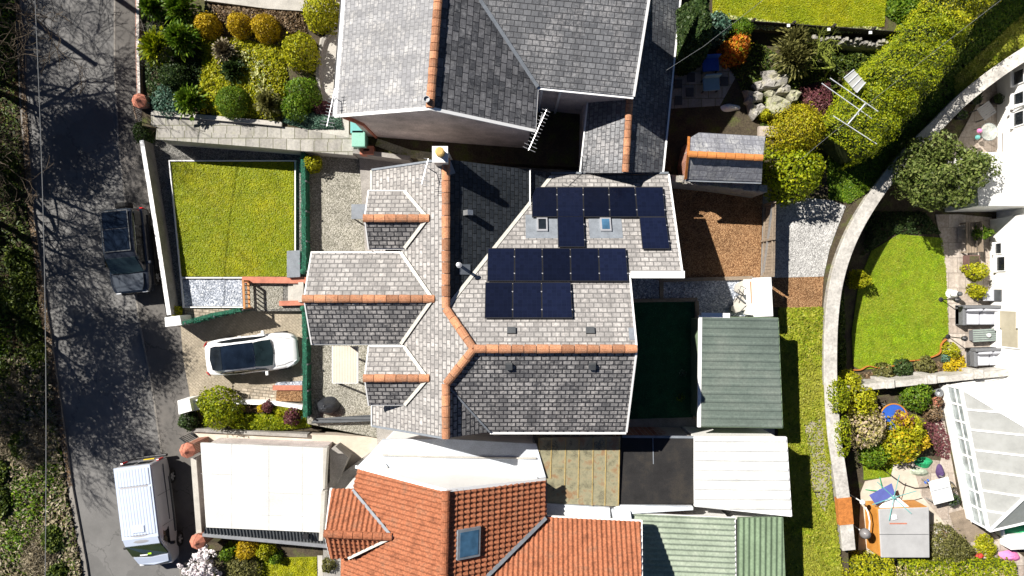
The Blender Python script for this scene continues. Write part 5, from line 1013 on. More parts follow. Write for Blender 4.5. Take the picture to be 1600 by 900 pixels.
b=MB(); b.box((1.72,-.25,1.40),.1,.35,.02); b.build('dashboard_paper',M_WHITE,van,local=True); MB().box((1.66,.05,1.45),.12,.16,.02).build('dashboard_vest',M('hi_vis',(.35,.65,.02),.1,3),van,local=True)
for s in (1,-1):
    quad(van,'side_window',M_GL,[(.55,s*.962,1.22),(1.42,s*.965,1.22),(1.1,s*.91,1.66),(.6,s*.91,1.68)][::1 if s<0 else -1],.06,bev=.02)
    b=MB(); b.bar((-2.3,s*.985,1.12),(.3,s*.985,1.12),.03,.03); b.bar((-1.6,s*.99,.72),(1.0,s*.99,.72),.04,.10); b.build('side_rail',M_DGREY,van,local=True)
    b=MB(); b.bar((.42,s*.982,.5),(.42,s*.95,1.75),.012,.012); b.bar((-1.0,s*.985,.5),(-1.0,s*.95,1.8),.012,.012); b.build('door_seam',M_BLACK,van,local=True)
    MB().box((-2.53,s*.84,1.05),.06,.13,.45).build('tail_light',M_RED,van,local=True,bevel=.02); MB().box((2.3,s*.66,.86),.2,.25,.2).build('headlight',M_LENS,van,local=True,bevel=.05)
quad(van,'rear_window',M_GL,[(-2.545,.68,1.30),(-2.545,.06,1.30),(-2.525,.06,1.74),(-2.525,.66,1.74)],.04); quad(van,'rear_window',M_GL,[(-2.545,-.06,1.30),(-2.545,-.68,1.30),(-2.525,-.66,1.74),(-2.525,-.06,1.74)],.04)
MB().box((-2.57,0,.48),.12,1.8,.16).build('bumper',M_BLACK,van,local=True,bevel=.03); MB().box((-2.565,.3,.98),.03,.5,.11).build('number_plate',M_YEL,van,local=True); mirror(van,1.35,1.0,1.3,M_BLACK)
for x,y in ((1.52,.86),(1.52,-.86),(-1.5,.86),(-1.5,-.86)): wheel(van,x,y,.34)

# ================================================================ GARDEN FURNITURE AND SMALL THINGS
def sofa(px,py,z,L,D,rot,label,name='rattan_sofa',cush=2):
    o=T(name,label,'sofa',P(px,py,z),rot=rot,group='rattan garden seats' ); w_=.16
    MB().box((0,0,.2),L,D,.3).build('seat',M_RATTAN,o,local=True,bevel=.02); MB().box((0,D/2-w_/2,.42),L,w_,.75).build('backrest',M_RATTAN,o,local=True,bevel=.04)
    for s in (1,-1): MB().box((s*(L/2-w_/2),-.08,.36),w_,D-.16,.6).build('armrest',M_RATTAN,o,local=True,bevel=.04)
    iw=(L-2*w_)/cush
    for k in range(cush): MB().box((-L/2+w_+iw*(k+.5),-.08,.41),iw*.96,D-w_-.05,.12).build('cushion',M_CUSH,o,local=True,bevel=.05); MB().box((-L/2+w_+iw*(k+.5),D/2-w_-.1,.58),iw*.92,.14,.36,M=Matrix.Rotation(-.3,3,'X')@Matrix.Rotation(.1*(k*2-1),3,'Y')).build('back_cushion',M_CUSH,o,local=True,bevel=.05)
    return o
sofa(1521,492,-1.86,1.9,.98,R(0),'rattan sofa with its back to the lawn steps, nearest the green side table')
sofa(1536,556,-1.86,1.75,.9,R(2),'rattan sofa with two grey cushions next to the pale pier wall')
o=T('coffee_table','low grey slatted table between the two rattan sofas','table',P(1529,523,-1.86),rot=R(3)); MB().box((0,0,.4),1.15,.62,.06).build('tabletop',M_RATTAN,o,local=True); MB().box((0,0,.2),1.0,.5,.34).build('base',M_RATTAN,o,local=True); b=MB()
for k in range(6): b.box((0,-.26+k*.105,.44),1.13,.06,.02)
b.build('slats',M('grey_green_slat',(.24,.29,.26),.15,5),o,local=True); b=MB(); b.lathe((.15,0,.45),[(.08,0),(.1,.1),(.05,.14)],10); solo_c=b.build('ornament',M_WHITE,o,local=True)
o=T('side_chair','small grey chair against the white house beside the north sofa','chair',P(1537,461,-1.86)); MB().box((0,0,.36),.6,.55,.08).build('seat',M_CUSH,o,local=True); MB().box((.26,0,.6),.06,.55,.5).build('backrest',M_DGREY,o,local=True)
for sx in (1,-1):
    for sy in (1,-1): MB().box((sx*.26,sy*.23,.16),.05,.05,.32).build('leg',M_DGREY,o,local=True)
def lampost(px,py,ang,label):
    o=T('garden_lamp',label,'lamp',P(px,py,-1.86)); b=MB(); b.tube([(0,0,0),(0,0,1.15)],.025,6); b.build('pole',M_BLACK,o,local=True); b=MB(); b.lathe((0,0,1.1),[(.05,0),(.11,.05),(.11,.18),(.14,.2),(.03,.28)],10); b.build('lamp_head',M_BLACK,o,local=True); b=MB(); b.lathe((0,0,0),[(.12,0),(.12,.03),(.04,.06)],10); b.build('base',M_BLACK,o,local=True); return o
lampost(1470,468,0,'black garden lamp on the lawn edge beside the white statue'); lampost(1481,526,0,'black garden lamp at the corner where the rusty edging ends')
o=T('garden_statue','small white and grey garden ornament on the flagstones','statue',P(1483,459,-1.86)); b=MB(); b.lathe((0,0,0),[(.2,0),(.22,.1),(.12,.2),(.18,.4),(.15,.55),(.08,.7)],10); b.build('body',M_WHITE,o,local=True); b=MB(); b.lathe((.0,.0,.68),[(.06,0),(.12,.08),(.1,.2),(.03,.25)],10); b.build('head',M_DGREY,o,local=True)
o=T('wooden_bench','dark wooden garden bench in the tree shade by the white house','bench',P(1508,372,-1.86),rot=R(-88)); 
b=MB(); 
for k in range(4): b.box((0,-.2+k*.13,.44),1.5,.1,.03)
b.build('seat',M_TIMB,o,local=True); b=MB()
for k in range(3): b.box((0,.28,.55+k*.13),1.5,.03,.1)
b.build('backrest',M_TIMB,o,local=True)
for sx in (1,-1):
    for y in (-.22,.26): MB().box((sx*.7,y,.22 if y<0 else .42),.07,.07,.44 if y<0 else .84).build('leg',M_TIMB,o,local=True)
o=T('planter_box','dark reddish planter by the white house wall','planter',P(1513,412,-1.86)); MB().box((0,0,.22),.55,.8,.44).build('body',M('brown_planter',(.14,.08,.07),.2,4),o,local=True); MB().box((0,0,.445),.47,.72,.02).build('soil',M_BED,o,local=True)
# upper right patio
o=T('glass_table','round glass garden table with bright objects on it','table',P(1530,211,-1.86)); b=MB(); b.lathe((0,0,.70),[(.42,0),(.42,.02)],24); b.build('tabletop',_poly('table_glass',(.5,.55,.52),.25,.1),o,local=True); b=MB(); 
for k in range(24):
    t=6.283*k/24; t2=6.283*(k+1)/24; b.tube([(.43*math.cos(t),.43*math.sin(t),.71),(.43*math.cos(t2),.43*math.sin(t2),.71)],.015,5,False)
b.build('rim',M_DGREY,o,local=True)
for k in range(4): t=.8+1.571*k; MB().tube([(.3*math.cos(t),.3*math.sin(t),.7),(.38*math.cos(t),.38*math.sin(t),0)],.016,5).build('leg',M_DGREY,o,local=True)
for (px,py,mt,lb) in ((1526,215,M_TEAL,'teal jug standing on the round glass table'),(1529,205,M_PINK,'pink cloth bundle on the round glass table')):
    c=P(px,py,-1.13); b=MB(); b.lathe((c.x,c.y,-1.135),[(.08,0),(.12,.06),(.09,.15),(.05,.19)],9); solo('garden_ornament',lb,'ornament',b,mt)
o=T('square_table','square grey slatted table set diagonally on the flagstones','table',P(1528,178,-1.86),rot=R(35)); b=MB()
for k in range(7): b.box((0,-.3+k*.1,.62),.72,.075,.03)
b.build('tabletop',M_GREYT,o,local=True); 
for sx in (1,-1):
    for sy in (1,-1): MB().box((sx*.3,sy*.28,.3),.05,.05,.6).build('leg',M_DGREY,o,local=True)
def potplant(px,py,z,r,label,L,pot,h=.35):
    o=T('potted_plant',label,'pot plant',P(px,py,z)); b=MB(); b.lathe((0,0,0),[(r*.7,0),(r,h),(r*1.05,h),(r*1.05,h+.03),(r*.9,h+.03),(r*.88,h-.05)],14); b.build('pot',pot,o,local=True); p,q=blobpts(160,(r*.95,r*.95,r*.8),.4); p[:,2]+=h; leafmesh('foliage',p,q,.05,L,o); return o
for i,(px,py,lb) in enumerate(((1518,158,'black potted shrub in the shade of the curved wall'),(1552,158,'black potted plant by the white wall'),(1495,182,'dark potted plant near the curved wall and the tree'))): potplant(px,py,-1.86,.26,lb,L_DK,M_BLACK)
# south-east garden
o=T('rotary_dryer','blue parasol-like folding airer with white cloths and green legs','airer',P(1374,765,-1.25)); o.scale=(1.45,1.45,1.0); b=MB(); b.tube([(0,0,0),(0,0,1.35)],.03,8); b.build('pole',M_TEAL,o,local=True)
quad(o,'blue_cloth',M_BLUE,[(-.75,.05,1.12),(-.05,.45,1.2),(.08,.1,1.14),(-.5,-.3,1.06)],.02); quad(o,'white_cloth',M_WHITE,[(.05,.1,1.1),(.6,-.35,1.0),(.1,-.75,.98),(-.4,-.35,1.03)],.02)
for k in range(6): t=k*1.047+.3; MB().tube([(0,0,1.25),(.75*math.cos(t),.75*math.sin(t),1.3)],.014,5).build('arm',M_TEAL,o,local=True)
for k in range(4): t=k*1.571; MB().tube([(0,0,.3),(.5*math.cos(t),.5*math.sin(t),0)],.016,5).build('leg',M_GREENP,o,local=True)
o=T('garden_table','white folding table with blue goggles on it','table',P(1456,760,-1.22),rot=R(14)); o.scale=(1.25,1.2,1); MB().box((0,0,.72),.78,.95,.05).build('tabletop',M_WHITE,o,local=True,bevel=.02); MB().box((0,.08,.748),.74,.03,.012).build('fold',M_LEAD,o,local=True)
for sx in (1,-1):
    for sy in (1,-1): MB().box((sx*.33,sy*.4,.35),.04,.04,.7).build('leg',M_METAL,o,local=True)
c=P(1447,753,-.47); b=MB(); b.tube([(c.x-.08,c.y-.05,-.45),(c.x-.02,c.y,-.43)],.06,8); b.tube([(c.x+.05,c.y+.06,-.45),(c.x+.11,c.y+.11,-.43)],.06,8); solo('goggles','blue goggles lying on the white folding table','goggles',b,M_BLUEP)
o=T('garden_cabin','small orange garden cabin with a grey canvas top','cabin',P(1402,830,-1.25)); tp=[P(1372,795,-.1),P(1451,792,-.1),P(1452,871,-.1),P(1376,871,-.1)]; bs_=[P(1352,790,-1.25),P(1440,775,-1.25),P(1440,858,-1.25),P(1352,850,-1.25)]
b=MB(); low=[Vector((p.x,p.y,-1.25)) for p in tp]; k=[Vector((p.x,p.y,-.13)) for p in tp]; low[0]+=Vector((-.08,.03,0)); low[3]+=Vector((-.08,.0,0)); b.mesh(low+k,[(0,1,2,3),(7,6,5,4),(1,0,4,5),(2,1,5,6),(3,2,6,7),(0,3,7,4)]); b.build('body',M_ORANGE,o,bevel=.06)
b=MB(); b.prism([(p.x,p.y) for p in tp],-.129,-.05); b.build('roof',M_GREYT,o,bevel=.05); MB().bar(P(1374,835,-.045),P(1451,835,-.045),.02,.012).build('roof_seam',M_DGREY,o); MB().box(P(1397,808,-.02),.22,.2,.08,rz=.2).build('vent',M_WHITE,o); MB().bar(P(1390,818,-.04),P(1417,818,-.04),.06,.015).build('patch',M_TERRA,o)
def pole(px,py,label,ballc,z=-1.25,h=1.3,br=.2):
    q=P(px,py,z+h+br); o=T('garden_lamp',label,'lamp',Vector((q.x,q.y,z))); MB().tube([(0,0,0),(0,0,h)],.03,6).build('pole',M_WHITE,o,local=True); b=MB(); b.lathe((0,0,h-.02),[(.05,0),(br*.8,br*.4),(br,br),(br*.8,br*1.6),(.03,br*2)],14); b.build('globe',ballc,o,local=True,smooth=True); return o
pole(1348,785,'white globe lamp at the north corner of the orange cabin',M_WHITE,br=.13); pole(1352,834,'grey globe lamp at the south corner of the orange cabin',M('grey_globe',(.18,.17,.17),.15,3,.3),br=.25)
MB_=MB(); MB_.tube([P(1352,792,-.2),P(1356,800,.0),P(1359,815,.0),P(1358,832,-.2)],.035,6); solo('pipe','white bent pipe joining the two globe lamps','pipe',MB_,M_WHITE)
for px,py,r,lb,L in ((1466,831,.24,'pale round pot with dark soil near the orange cabin',L_BR),(1476,757,.25,'pot of dry twigs beside the white folding table',L_STR),(1482,777,.3,'dark round pot south of the white folding table',L_DK),(1458,626,.24,'terracotta pot with dry plant near the conservatory corner',L_BR)): potplant(px,py,-1.22,r,lb,L,M_WHITE if 'pale' in lb else (M_TERRA if 'terra' in lb else M_DGREY))
c=P(1461,612,-1.2); b=MB(); b.lathe((c.x,c.y,-1.22),[(.16,0),(.2,.35),(.21,.36),(.17,.36),(.15,.1)],14); o=solo('bucket','blue-grey bucket by the corner of the conservatory','bucket',b,M_METAL)
o=T('trampoline','small round blue trampoline half hidden by leafy shrubs','trampoline',P(1389,650,-1.25)); b=MB(); b.lathe((0,0,.40),[(.63,0),(.63,.02)],32); b.build('mat',M_BLUEP,o,local=True); b=MB()
for k in range(32):
    t=6.283*k/32;t2=6.283*(k+1)/32; b.tube([(.66*math.cos(t),.66*math.sin(t),.42),(.66*math.cos(t2),.66*math.sin(t2),.42)],.035,6,False)
b.build('rim',M_ORANGE,o,local=True)
for k in range(6): t=k*1.047; MB().tube([(.66*math.cos(t),.66*math.sin(t),.4),(.7*math.cos(t),.7*math.sin(t),0)],.025,5).build('leg',M_METAL,o,local=True)
def rumple(label,name,cat,px,z,h,mat):
    P_=[P(x,y,z) for x,y in px]; c=sum(P_,Vector())/len(P_); b=MB(); n=len(P_); rings=[]; K=4
    for k in range(K+1):
        f=1-k/K*.85; wob=rng.uniform(.8,1.2,n); rings.append([Vector((c.x+(p.x-c.x)*f*wob[i],c.y+(p.y-c.y)*f*wob[i],z+h*(math.sin(1.57*k/K))*rng.uniform(.8,1.15)*(1 if k else 0))) for i,p in enumerate(P_)])
    vs=[v for r in rings for v in r]+[c+Vector((0,0,h))]; fs=[]
    for k in range(K):
        for i in range(n): fs.append((k*n+i,k*n+(i+1)%n,(k+1)*n+(i+1)%n,(k+1)*n+i))
    for i in range(n): fs.append((K*n+i,K*n+(i+1)%n,len(vs)-1))
    b.mesh(vs,fs); return solo(name,label,cat,b,mat,smooth=False,sub=1)
def ringpx(cx,cy,rx,ry,n=12,j=.15): return [(cx+rx*math.cos(6.283*k/n)*rng.uniform(1-j,1+j),cy-ry*math.sin(6.283*k/n)*rng.uniform(1-j,1+j)) for k in range(n)]
rumple('black rumpled bin bag heap at the south end of the gravel terrace','bin_bag','bag',ringpx(512,634,20,15),-.3,.75,M_BIN)
rumple('bright pink cloth heap at the bottom right of the photo','cloth_heap','cloth',ringpx(1577,868,18,9),-1.22,.25,M_PINK); rumple('red cloth heap beside the olive bushes at the bottom right','cloth_heap','cloth',ringpx(1530,868,9,6),-1.22,.15,M('red_cloth',(.6,.06,.05),.2,4))
rumple('white sack lying in the dark patio corner of the north back garden','sack','sack',ringpx(1141,168,16,6),.8,.2,M_WHITE)
rumple('striped blanket rolled by the white folding table','blanket','blanket',ringpx(1436,737,17,7),-1.22,.2,M('mixed_cloth',(.4,.45,.35),.5,9)); rumple('dark purple cushion by the folding table','cushion','cushion',ringpx(1468,737,7,10),-1.22,.3,M('purple_cloth',(.07,.04,.12),.2,4))
rumple('dark green plastic sheet heap beneath the leafy shrubs','plastic_sheet','sheet',ringpx(1445,722,14,9),-1.22,.2,M_GREENP)
b=MB(); c=P(1583,820,-1.0); b.box((c.x,c.y,-1.0),1.6,.9,.5,rz=.1); solo('paddling_pool','white tub with green water beside the conservatory','tub',b,M_WHITE,bevel=.1); b=MB(); b.box((c.x,c.y,-.745),1.2,.6,.02,rz=.1); solo('green_lid','green sheet in the white tub by the conservatory','lid',b,M_GREENP)
b=MB(); c=P(1590,842,-.9); b.box((c.x,c.y,-.85),1.3,.7,.75,rz=.04); solo('storage_chest','white storage chest south of the conservatory','chest',b,M_WHITE,bevel=.03)
b=MB(); pts=[P(1378,732,-1.2),P(1395,745,-1.2),P(1412,757,-1.2),P(1430,763,-1.2),P(1446,762,-1.2),P(1462,756,-1.2)]; b.tube(pts,.03,6); solo('garden_hose','black hose curving over the small lawn to the white table','hose',b,M_BLACK)
b=MB(); q=P(1272,771,.06); b.tube([P(1265,758,.06),P(1273,768,.06),P(1277,780,.06),P(1276,794,.06),P(1270,806,.06)],.02,6); b.bar(P(1266,770,.06),P(1281,769,.06),.05,.05); solo('bent_hoop','thin black hoop and stake lying on the rough grass lane','hoop',b,M_BLACK)
# blue chairs and stone slabs in the dark north patio
def chair(px,py,mat,label,rot):
    o=T('garden_chair',label,'chair',P(px,py,.79),rot=R(rot)); MB().box((0,0,.42),.75,.58,.08).build('seat',mat,o,local=True,bevel=.03); MB().box((0,.30,.66),.75,.07,.5).build('backrest',mat,o,local=True,bevel=.03)
    for sx in (1,-1):
        for sy in (1,-1): MB().box((sx*.32,sy*.25,.2),.05,.05,.4).build('leg',M_BLACK,o,local=True)
    return o
chair(1106,106,M_BLUEP,'dark blue cushioned garden chair in the shaded north patio',4); chair(1107,136,M('pale_blue',(.2,.33,.42),.1,3),'pale blue garden seat beside the dark blue one',4)
for i,(x,y) in enumerate(((1058,110),(1080,121),(1060,131),(1078,144),(1060,157),(1132,127))):
    b=MB(); b.slab([(x-6,y-7),(x+6,y-7),(x+6,y+7),(x-6,y+7)],.83,.78); solo('stepping_stone','dark square slab in the pale pebbles of the shaded north patio','slab',b,M_DGREY,group='dark slabs in the shaded north patio')
# rockery boulders
def boulder(px,py,r,h,label,mat=M_STONE,z=.78,group='rockery boulders'):
    c=P(px,py,z+h/2); b=MB(); n=9; vs=[];fs=[]; s=(H-z)/F*r
    for k,(f,zz) in enumerate(((1.0,0),(1.02,.5),(.8,.9),(.35,1.0))):
        for i in range(n): t=6.283*i/n+.3; q=s*f*(1+.22*math.sin(i*2.3+px)+.12*math.cos(i*3.7+py)); vs.append((c.x+q*math.cos(t),c.y+q*math.sin(t)*.85,z-.1+(h+.1)*zz+.05*math.sin(i*1.9+k)))
    for k in range(3):
        for i in range(n): fs.append((k*n+i,k*n+(i+1)%n,(k+1)*n+(i+1)%n,(k+1)*n+i))
    fs.append(tuple(range(3*n,4*n))); b.mesh(vs,fs); return solo('boulder',label,'boulder',b,mat,group)
for x,y,r,h,lb,m in ((1208,126,20,.7,'broad pale grey boulder at the top of the rockery',M_STONE),(1186,134,10,.4,'small angular boulder at the west tip of the rockery',M_STONE),(1176,152,14,.5,'pale flat boulder at the west end of the rockery',M_STONE),(1182,172,14,.45,'long tilted slab boulder south-west in the rockery',M_STONE),(1205,146,10,.4,'mossy boulder in the middle of the rockery',M_STONEY),(1222,140,12,.6,'rounded grey boulder under the mossy branches',M_STONE),(1215,166,20,.6,'large mossy boulder next to the small green bush',M_STONEY),(1238,150,13,.5,'yellow lichen boulder east in the rockery',M_STONEY)): boulder(x,y,r,h,lb,m)
b=MB(); b.slab([(1186,197),(1216,197),(1216,213),(1186,213)],1.0,.7); solo('step_slab','pale sandstone slab step above the slate outbuilding','slab',b,M_FLAGP)
# rubble in the back yard
for i,(x,y,rx,ry,rot,lb) in enumerate(((1165,450,20,12,.2,'broken pale concrete slab at the north of the rubble pile'),(1160,474,14,13,.5,'large pale broken slab with a round stain in the rubble pile'),(1150,482,9,7,.9,'small broken slab at the west of the rubble pile'))):
    P_=[P(*q,.25) for q in ringpx(x,y,rx,ry,7,.2)]; b=MB(); b.prism([(p.x,p.y) for p in P_],.02,.2+.05*i); solo('rubble_slab',lb,'slab',b,M_CONC,bevel=.01)
b=MB(); 
for k in range(4):
    pts=[P(1145+rng.uniform(0,35)+j*6,452+rng.uniform(-8,30)+8*math.sin(j+k),.35+.05*k) for j in range(6)]; b.tube(pts,.018,5)
solo('tangled_hose','tangle of black hose lying over the broken slabs','hose',b,M_BLACK); b=MB(); b.bar(P(1163,466,.4),P(1178,456,.45),.22,.1); b.bar(P(1150,462,.4),P(1180,486,.42),.06,.06); solo('timber_scrap','dark timber offcuts on the rubble pile','timber',b,M_DGREY)
for k,(x,lb) in enumerate(((457,'upper'),(474,'middle'),(484,'lower'))): potplant(1180,x if k else 455,.9,.09,f'{lb} of the three little green pots on the white store shelf',L_GR,M_TERRA,.12)
M_GREYL=M('pale_metal',(.5,.52,.55),.1,4,.5,30,.1)
# washing line frame lying in the hedge
o=T('aerial_frame','white metal T-shaped clothes line frame sunk into the tall hedge','clothes line',P(1345,170,.8)); zz=3.4
for p,q in (((1284,130),(1365,187)),((1297,122),(1372,174)),((1302,181),(1370,225))): MB().tube([P(*p,zz),P(*q,zz)],.02,6).build('line_bar',M_GREYL,o)
MB().tube([P(1352,162,zz+.03),P(1325,194,zz+.03)],.03,6).build('cross_bar',M_GREYL,o); MB().tube([P(1340,178,zz),P(1340,178,.8)],.05,8).build('post',M_WHITE,o)
o=T('cold_frame','pale glazed cold frame half buried in the hedge top','cold frame',P(1342,128,1.6)); b=MB(); q=[P(1318,122,3.3),P(1334,109,3.35),P(1352,129,3.4),P(1338,145,3.35)]; b.face(q); b.build('glass',M_POLYW,o)
for k in range(4): MB().bar(q[0].lerp(q[3],k/3)+Vector((0,0,.02)),q[1].lerp(q[2],k/3)+Vector((0,0,.02)),.04,.04).build('bar',M_GREYL,o)
# overhead cables
b=MB(); pts=[P(52+18*math.sin(math.pi*k/20)*.5+ (0 if k<10 else 0)+k*.9,-60+k*51,6.2-1.1*math.sin(math.pi*k/20)) for k in range(21)]; b.tube(pts,.016,5); solo('overhead_cable','thin grey overhead cable running along the west edge of the road','cable',b,M_CABLE)
b=MB(); b.tube([P(924,327-2,4.9)+Vector((0,0,0)),P(975,255,5.6),P(1040,110,6.4)] if 0 else [P(1041,110,5.2),P(1100,72,5.0),P(1180,10,4.8),P(1240,-40,4.8)],.008,4); solo('overhead_cable','thin wire slanting over the shaded north patio','cable',b,M_CABLE)
b=MB(); b.tube([P(1590,-20,4.6).lerp(P(1250,250,3.9),k/10)-Vector((0,0,.6*math.sin(.314*k))) for k in range(11)],.007,4); solo('overhead_cable','thin wire crossing the tall hedge and the dark lane','cable',b,M_CABLE)
def upole(x,y,top,label,lean=0):
    o=T('utility_pole',label,'utility pole',Vector((x,y,-1))); MB().tube([(0,0,0),(lean,0,top+1)],[.17,.11],10).build('pole',M_TIMB,o,local=True); MB().lathe((lean,0,top+.95),[(.13,0),(.14,.05),(.02,.12)],10).build('cap',M_DGREY,o,local=True); return o
p=P(-42,-32,-1); upole(p.x,p.y,6.2,'tall wooden utility pole beyond the top left corner'); p=P(28,-110,-1); upole(p.x,p.y,10.3,'tall wooden utility pole beyond the top edge, leaning shadow over the shrub garden')
# ================================================================ GRASS AND PLANTS
grass([(267,253),(458,253),(458,431),(284,431)],-.55,34000,L_GS,'short golden green grass of the square front lawn',.05)
grass([(1112,-10),(1386,-10),(1381,41),(1290,41),(1114,27)],1.53,16000,L_GS,'short golden green grass of the top lawn',.05)
grass([(1345,576),(1333,572),(1331,520),(1342,440),(1362,392),(1405,366),(1472,372),(1478,420),(1482,520),(1472,530),(1470,553),(1440,562),(1410,566)],-1.87,34000,L_GS2,'bright green grass of the lower east lawn',.05)
grass([(402,873),(494,871),(496,920),(406,920)],-.36,9000,L_GS,'golden grass of the small south lawn',.05)
grass([(1216,481),(1285,480),(1284,650),(1255,662),(1262,700),(1266,760),(1288,802),(1302,780),(1318,920),(1215,920)],.03,30000,L_GS3,'rough tufted grass along the back lane',.16,size=.06)
grass([(1490,120),(1600,20),(1640,0),(1600,80),(1540,125),(1490,165)],.03,12000,L_GS3,'rough grass between the tall hedge and the curved wall',.15,size=.06)
grass([(1280,600),(1300,600),(1304,680),(1308,730),(1290,720),(1284,655)],.05,5000,L_GS3,'weedy grass hugging the curved wall',.3,size=.07)
grass([(1348,692),(1400,692),(1428,715),(1395,722),(1392,743),(1350,748)],-1.22,6000,L_GS2,'small patch of bright lawn near the blue airer',.06)
# wooded bank
def bankz(xy):
    out=np.empty(len(xy))
    for i,(x,y) in enumerate(xy):
        py=450-y*33/32*F/33; e=np.interp(py,ys,[P(a-3,b_,-.93).x for a,b_ in zip(xs,ys)]); t=max(0,(e-x)/17.6); out[i]=-.95+.9*t**.8
    return out
def bankcover(name,N,L,label,hgt,size,patch,seed,cat='undergrowth',asp=.5,y1=17):
    poly=[P(-60,-40,-.9)]+[P(x-4,y,-.9) for x,y in zip(xs,ys)]+[P(-60,960,-.9)]; xy=scatter_poly(poly,N*4); r=np.random.default_rng(seed); K=np.column_stack([r.uniform(-27,-18,patch),r.uniform(-17,y1,patch)]); d=np.full(len(xy),1e9)
    for k in K: d=np.minimum(d,np.linalg.norm((xy-k)*np.array((1,.75)),axis=1))
    k=np.argsort(d)[:N]; xy=xy[k]; z=bankz(xy); hh=hgt*np.exp(-(d[k]/.9)**2)+.05; e=np.array([np.interp(450-y*F/33,ys,xs) for x,y in xy]); ed=np.clip((P(0,0,-.93).x+0*e+ (e)*33/F-xy[:,0])/1.0,.15,1)
    p=np.column_stack([xy,z+hh*ed*rng.uniform(.2,1,N)]); c=p.mean(0); c[2]=-1; o=leafmesh(name,p,np.column_stack([rng.normal(0,.4,(N,2)),np.ones(N)]),size,L,None,asp,.8,loc=c); o.location=c; return tag(o,label,cat,kind='stuff')
bankcover('undergrowth',46000,L_IV,'dark ivy and bramble leaves covering the roadside bank',.45,.085,90,3)
bankcover('undergrowth',5000,L_GR,'patches of bright nettles on the roadside bank',.5,.075,22,5)
bankcover('undergrowth',36000,L_STR,'tangle of dry brown stalks on the roadside bank',.5,.13,40,9,asp=.1,y1=-1)
bankcover('undergrowth',14000,L_BR,'fallen brown leaves gathered along the roadside bank',.12,.06,60,11)
grass([(24,-10),(31,-10),(52,330),(73,480),(90,600),(113,760),(108,760),(80,600),(62,480),(44,330),(28,60)],-.9,4200,L_BR,'brown leaf litter along the road kerb',.05,'leaf_litter','litter',size=.05)
bp=[(-60,-40)]+[(x-3,y) for x,y in zip(xs,ys)]+[(-60,960)]
grass([(-60,560),(78,560),(105,760),(127,880),(140,960),(-60,960)],-.93,11000,L_STR,'dry grass and stalks spread over the lower roadside bank',.28,'undergrowth','undergrowth',zf=bankz,size=.10)
grass(bp,-.93,20000,L_IV,'small dark leaves spread all over the roadside bank',.3,'undergrowth','undergrowth',zf=bankz,size=.07)
# bare roadside trees beyond the left edge whose shadows cross the road
rd=random.Random(21)
def baretree(x,y,h,label,lev=5,ivy=0,seed=1,r=.2,spread=.5,crown=None):
    rd=random.Random(seed); o=T('bare_tree',label,'tree',Vector((x,y,-.6)),'bare trees on the roadside bank'); b=MB(); tips=[]
    branchy(b,Vector((0,0,-.2)),Vector((rd.uniform(-.1,.15),rd.uniform(-.1,.1),1)).normalized(),h*.34,r,lev,rd,spread,.3,(2,3),3,tips,.012); b.build('trunk',M_BARKT,o,local=True)
    if ivy:
        t=np.array([list(q) for q in tips]); dd=np.linalg.norm((t-np.array((0,0,h*.6)))*np.array((1,1,.85)),axis=1); t=t[np.argsort(dd)[:max(60,int((dd<crown).sum()))]]; t=t[rng.integers(0,len(t),ivy)]+rng.normal(0,.33,(ivy,3)); leafmesh('foliage',t,rng.normal(0,1,(ivy,3)),.06,L_DK,o)
    return o
for i,(px,py,h,lev,ivy,sd,lb,rad) in enumerate(((-60,-150,12,5,0,3,'tall bare tree nearest the top left corner',0),(-60,128,10.5,6,24000,8,'ivy-clad tree on the upper bank',3.1),(-78,70,15.5,6,0,31,'spreading bare tree at the middle of the bank',0),(-52,225,13,6,0,5,'forked bare tree opposite the black car',0),(-60,330,11,5,0,41,'tall bare tree above the road bend',0),(-24,462,10.5,6,32000,17,'leafy ivy-covered tree on the bank opposite the drive',3.4),(-130,540,9,5,7000,23,'thin ivy-clad tree on the lower bank',2.2),(-200,-40,8,6,12000,51,'dark ivy-covered tree behind the upper bank',2.6),(-195,150,8,6,13000,57,'dark ivy-covered tree behind the middle bank',2.8),(-185,350,8,6,13000,63,'dark ivy-covered tree behind the road bend',2.8))):
    p=P(px,py,-.6); baretree(p.x,p.y,h,lb,lev,ivy,sd,.20,.5,rad)
# ---- shrub garden of the north house
Z=.78
def SH(x,y,r,h,label,L,**k): return shrub(x,y,r,h,label,L,z=k.pop('z',Z),**k)
SH(322,38,20,1.0,'golden orange dome shrub, westernmost of three in a row',L_OR,leaf=.04,lump=.12); SH(372,37,19,1.0,'golden orange dome shrub in the middle of three in a row',L_OR,leaf=.04,lump=.12); SH(413,41,21,1.1,'golden orange dome shrub, easternmost of three in a row',L_OR,leaf=.04,lump=.15)
SH(502,18,29,1.6,'big lime yellow round shrub beside the north house roof',L_YG,leaf=.06,lump=.2); SH(468,78,27,1.5,'lime yellow round shrub south of the biggest lime one',L_YG,leaf=.06,lump=.2)
SH(476,138,27,1.2,'bright green feathery shrub below the lime shrubs',L_GR,leaf=.05,lump=.35); SH(462,165,22,.9,'bright green low shrub above the flagged path',L_GR,leaf=.05,lump=.3)
SH(361,158,26,1.1,'clipped dark green ball shrub above the flagged path',L_GR,leaf=.03,lump=.04,name='topiary_ball'); SH(270,115,24,1.0,'dark green rounded shrub in the west of the shrub garden',L_DK,leaf=.045,lump=.15)
SH(260,155,22,.5,'blue-green low plant near the dark red capped pier',L_BG,leaf=.05,lump=.4); SH(226,206,19,1.0,'dark clipped shrub at the road end of the flagged path',L_DK,leaf=.05,lump=.15,z=-.9)
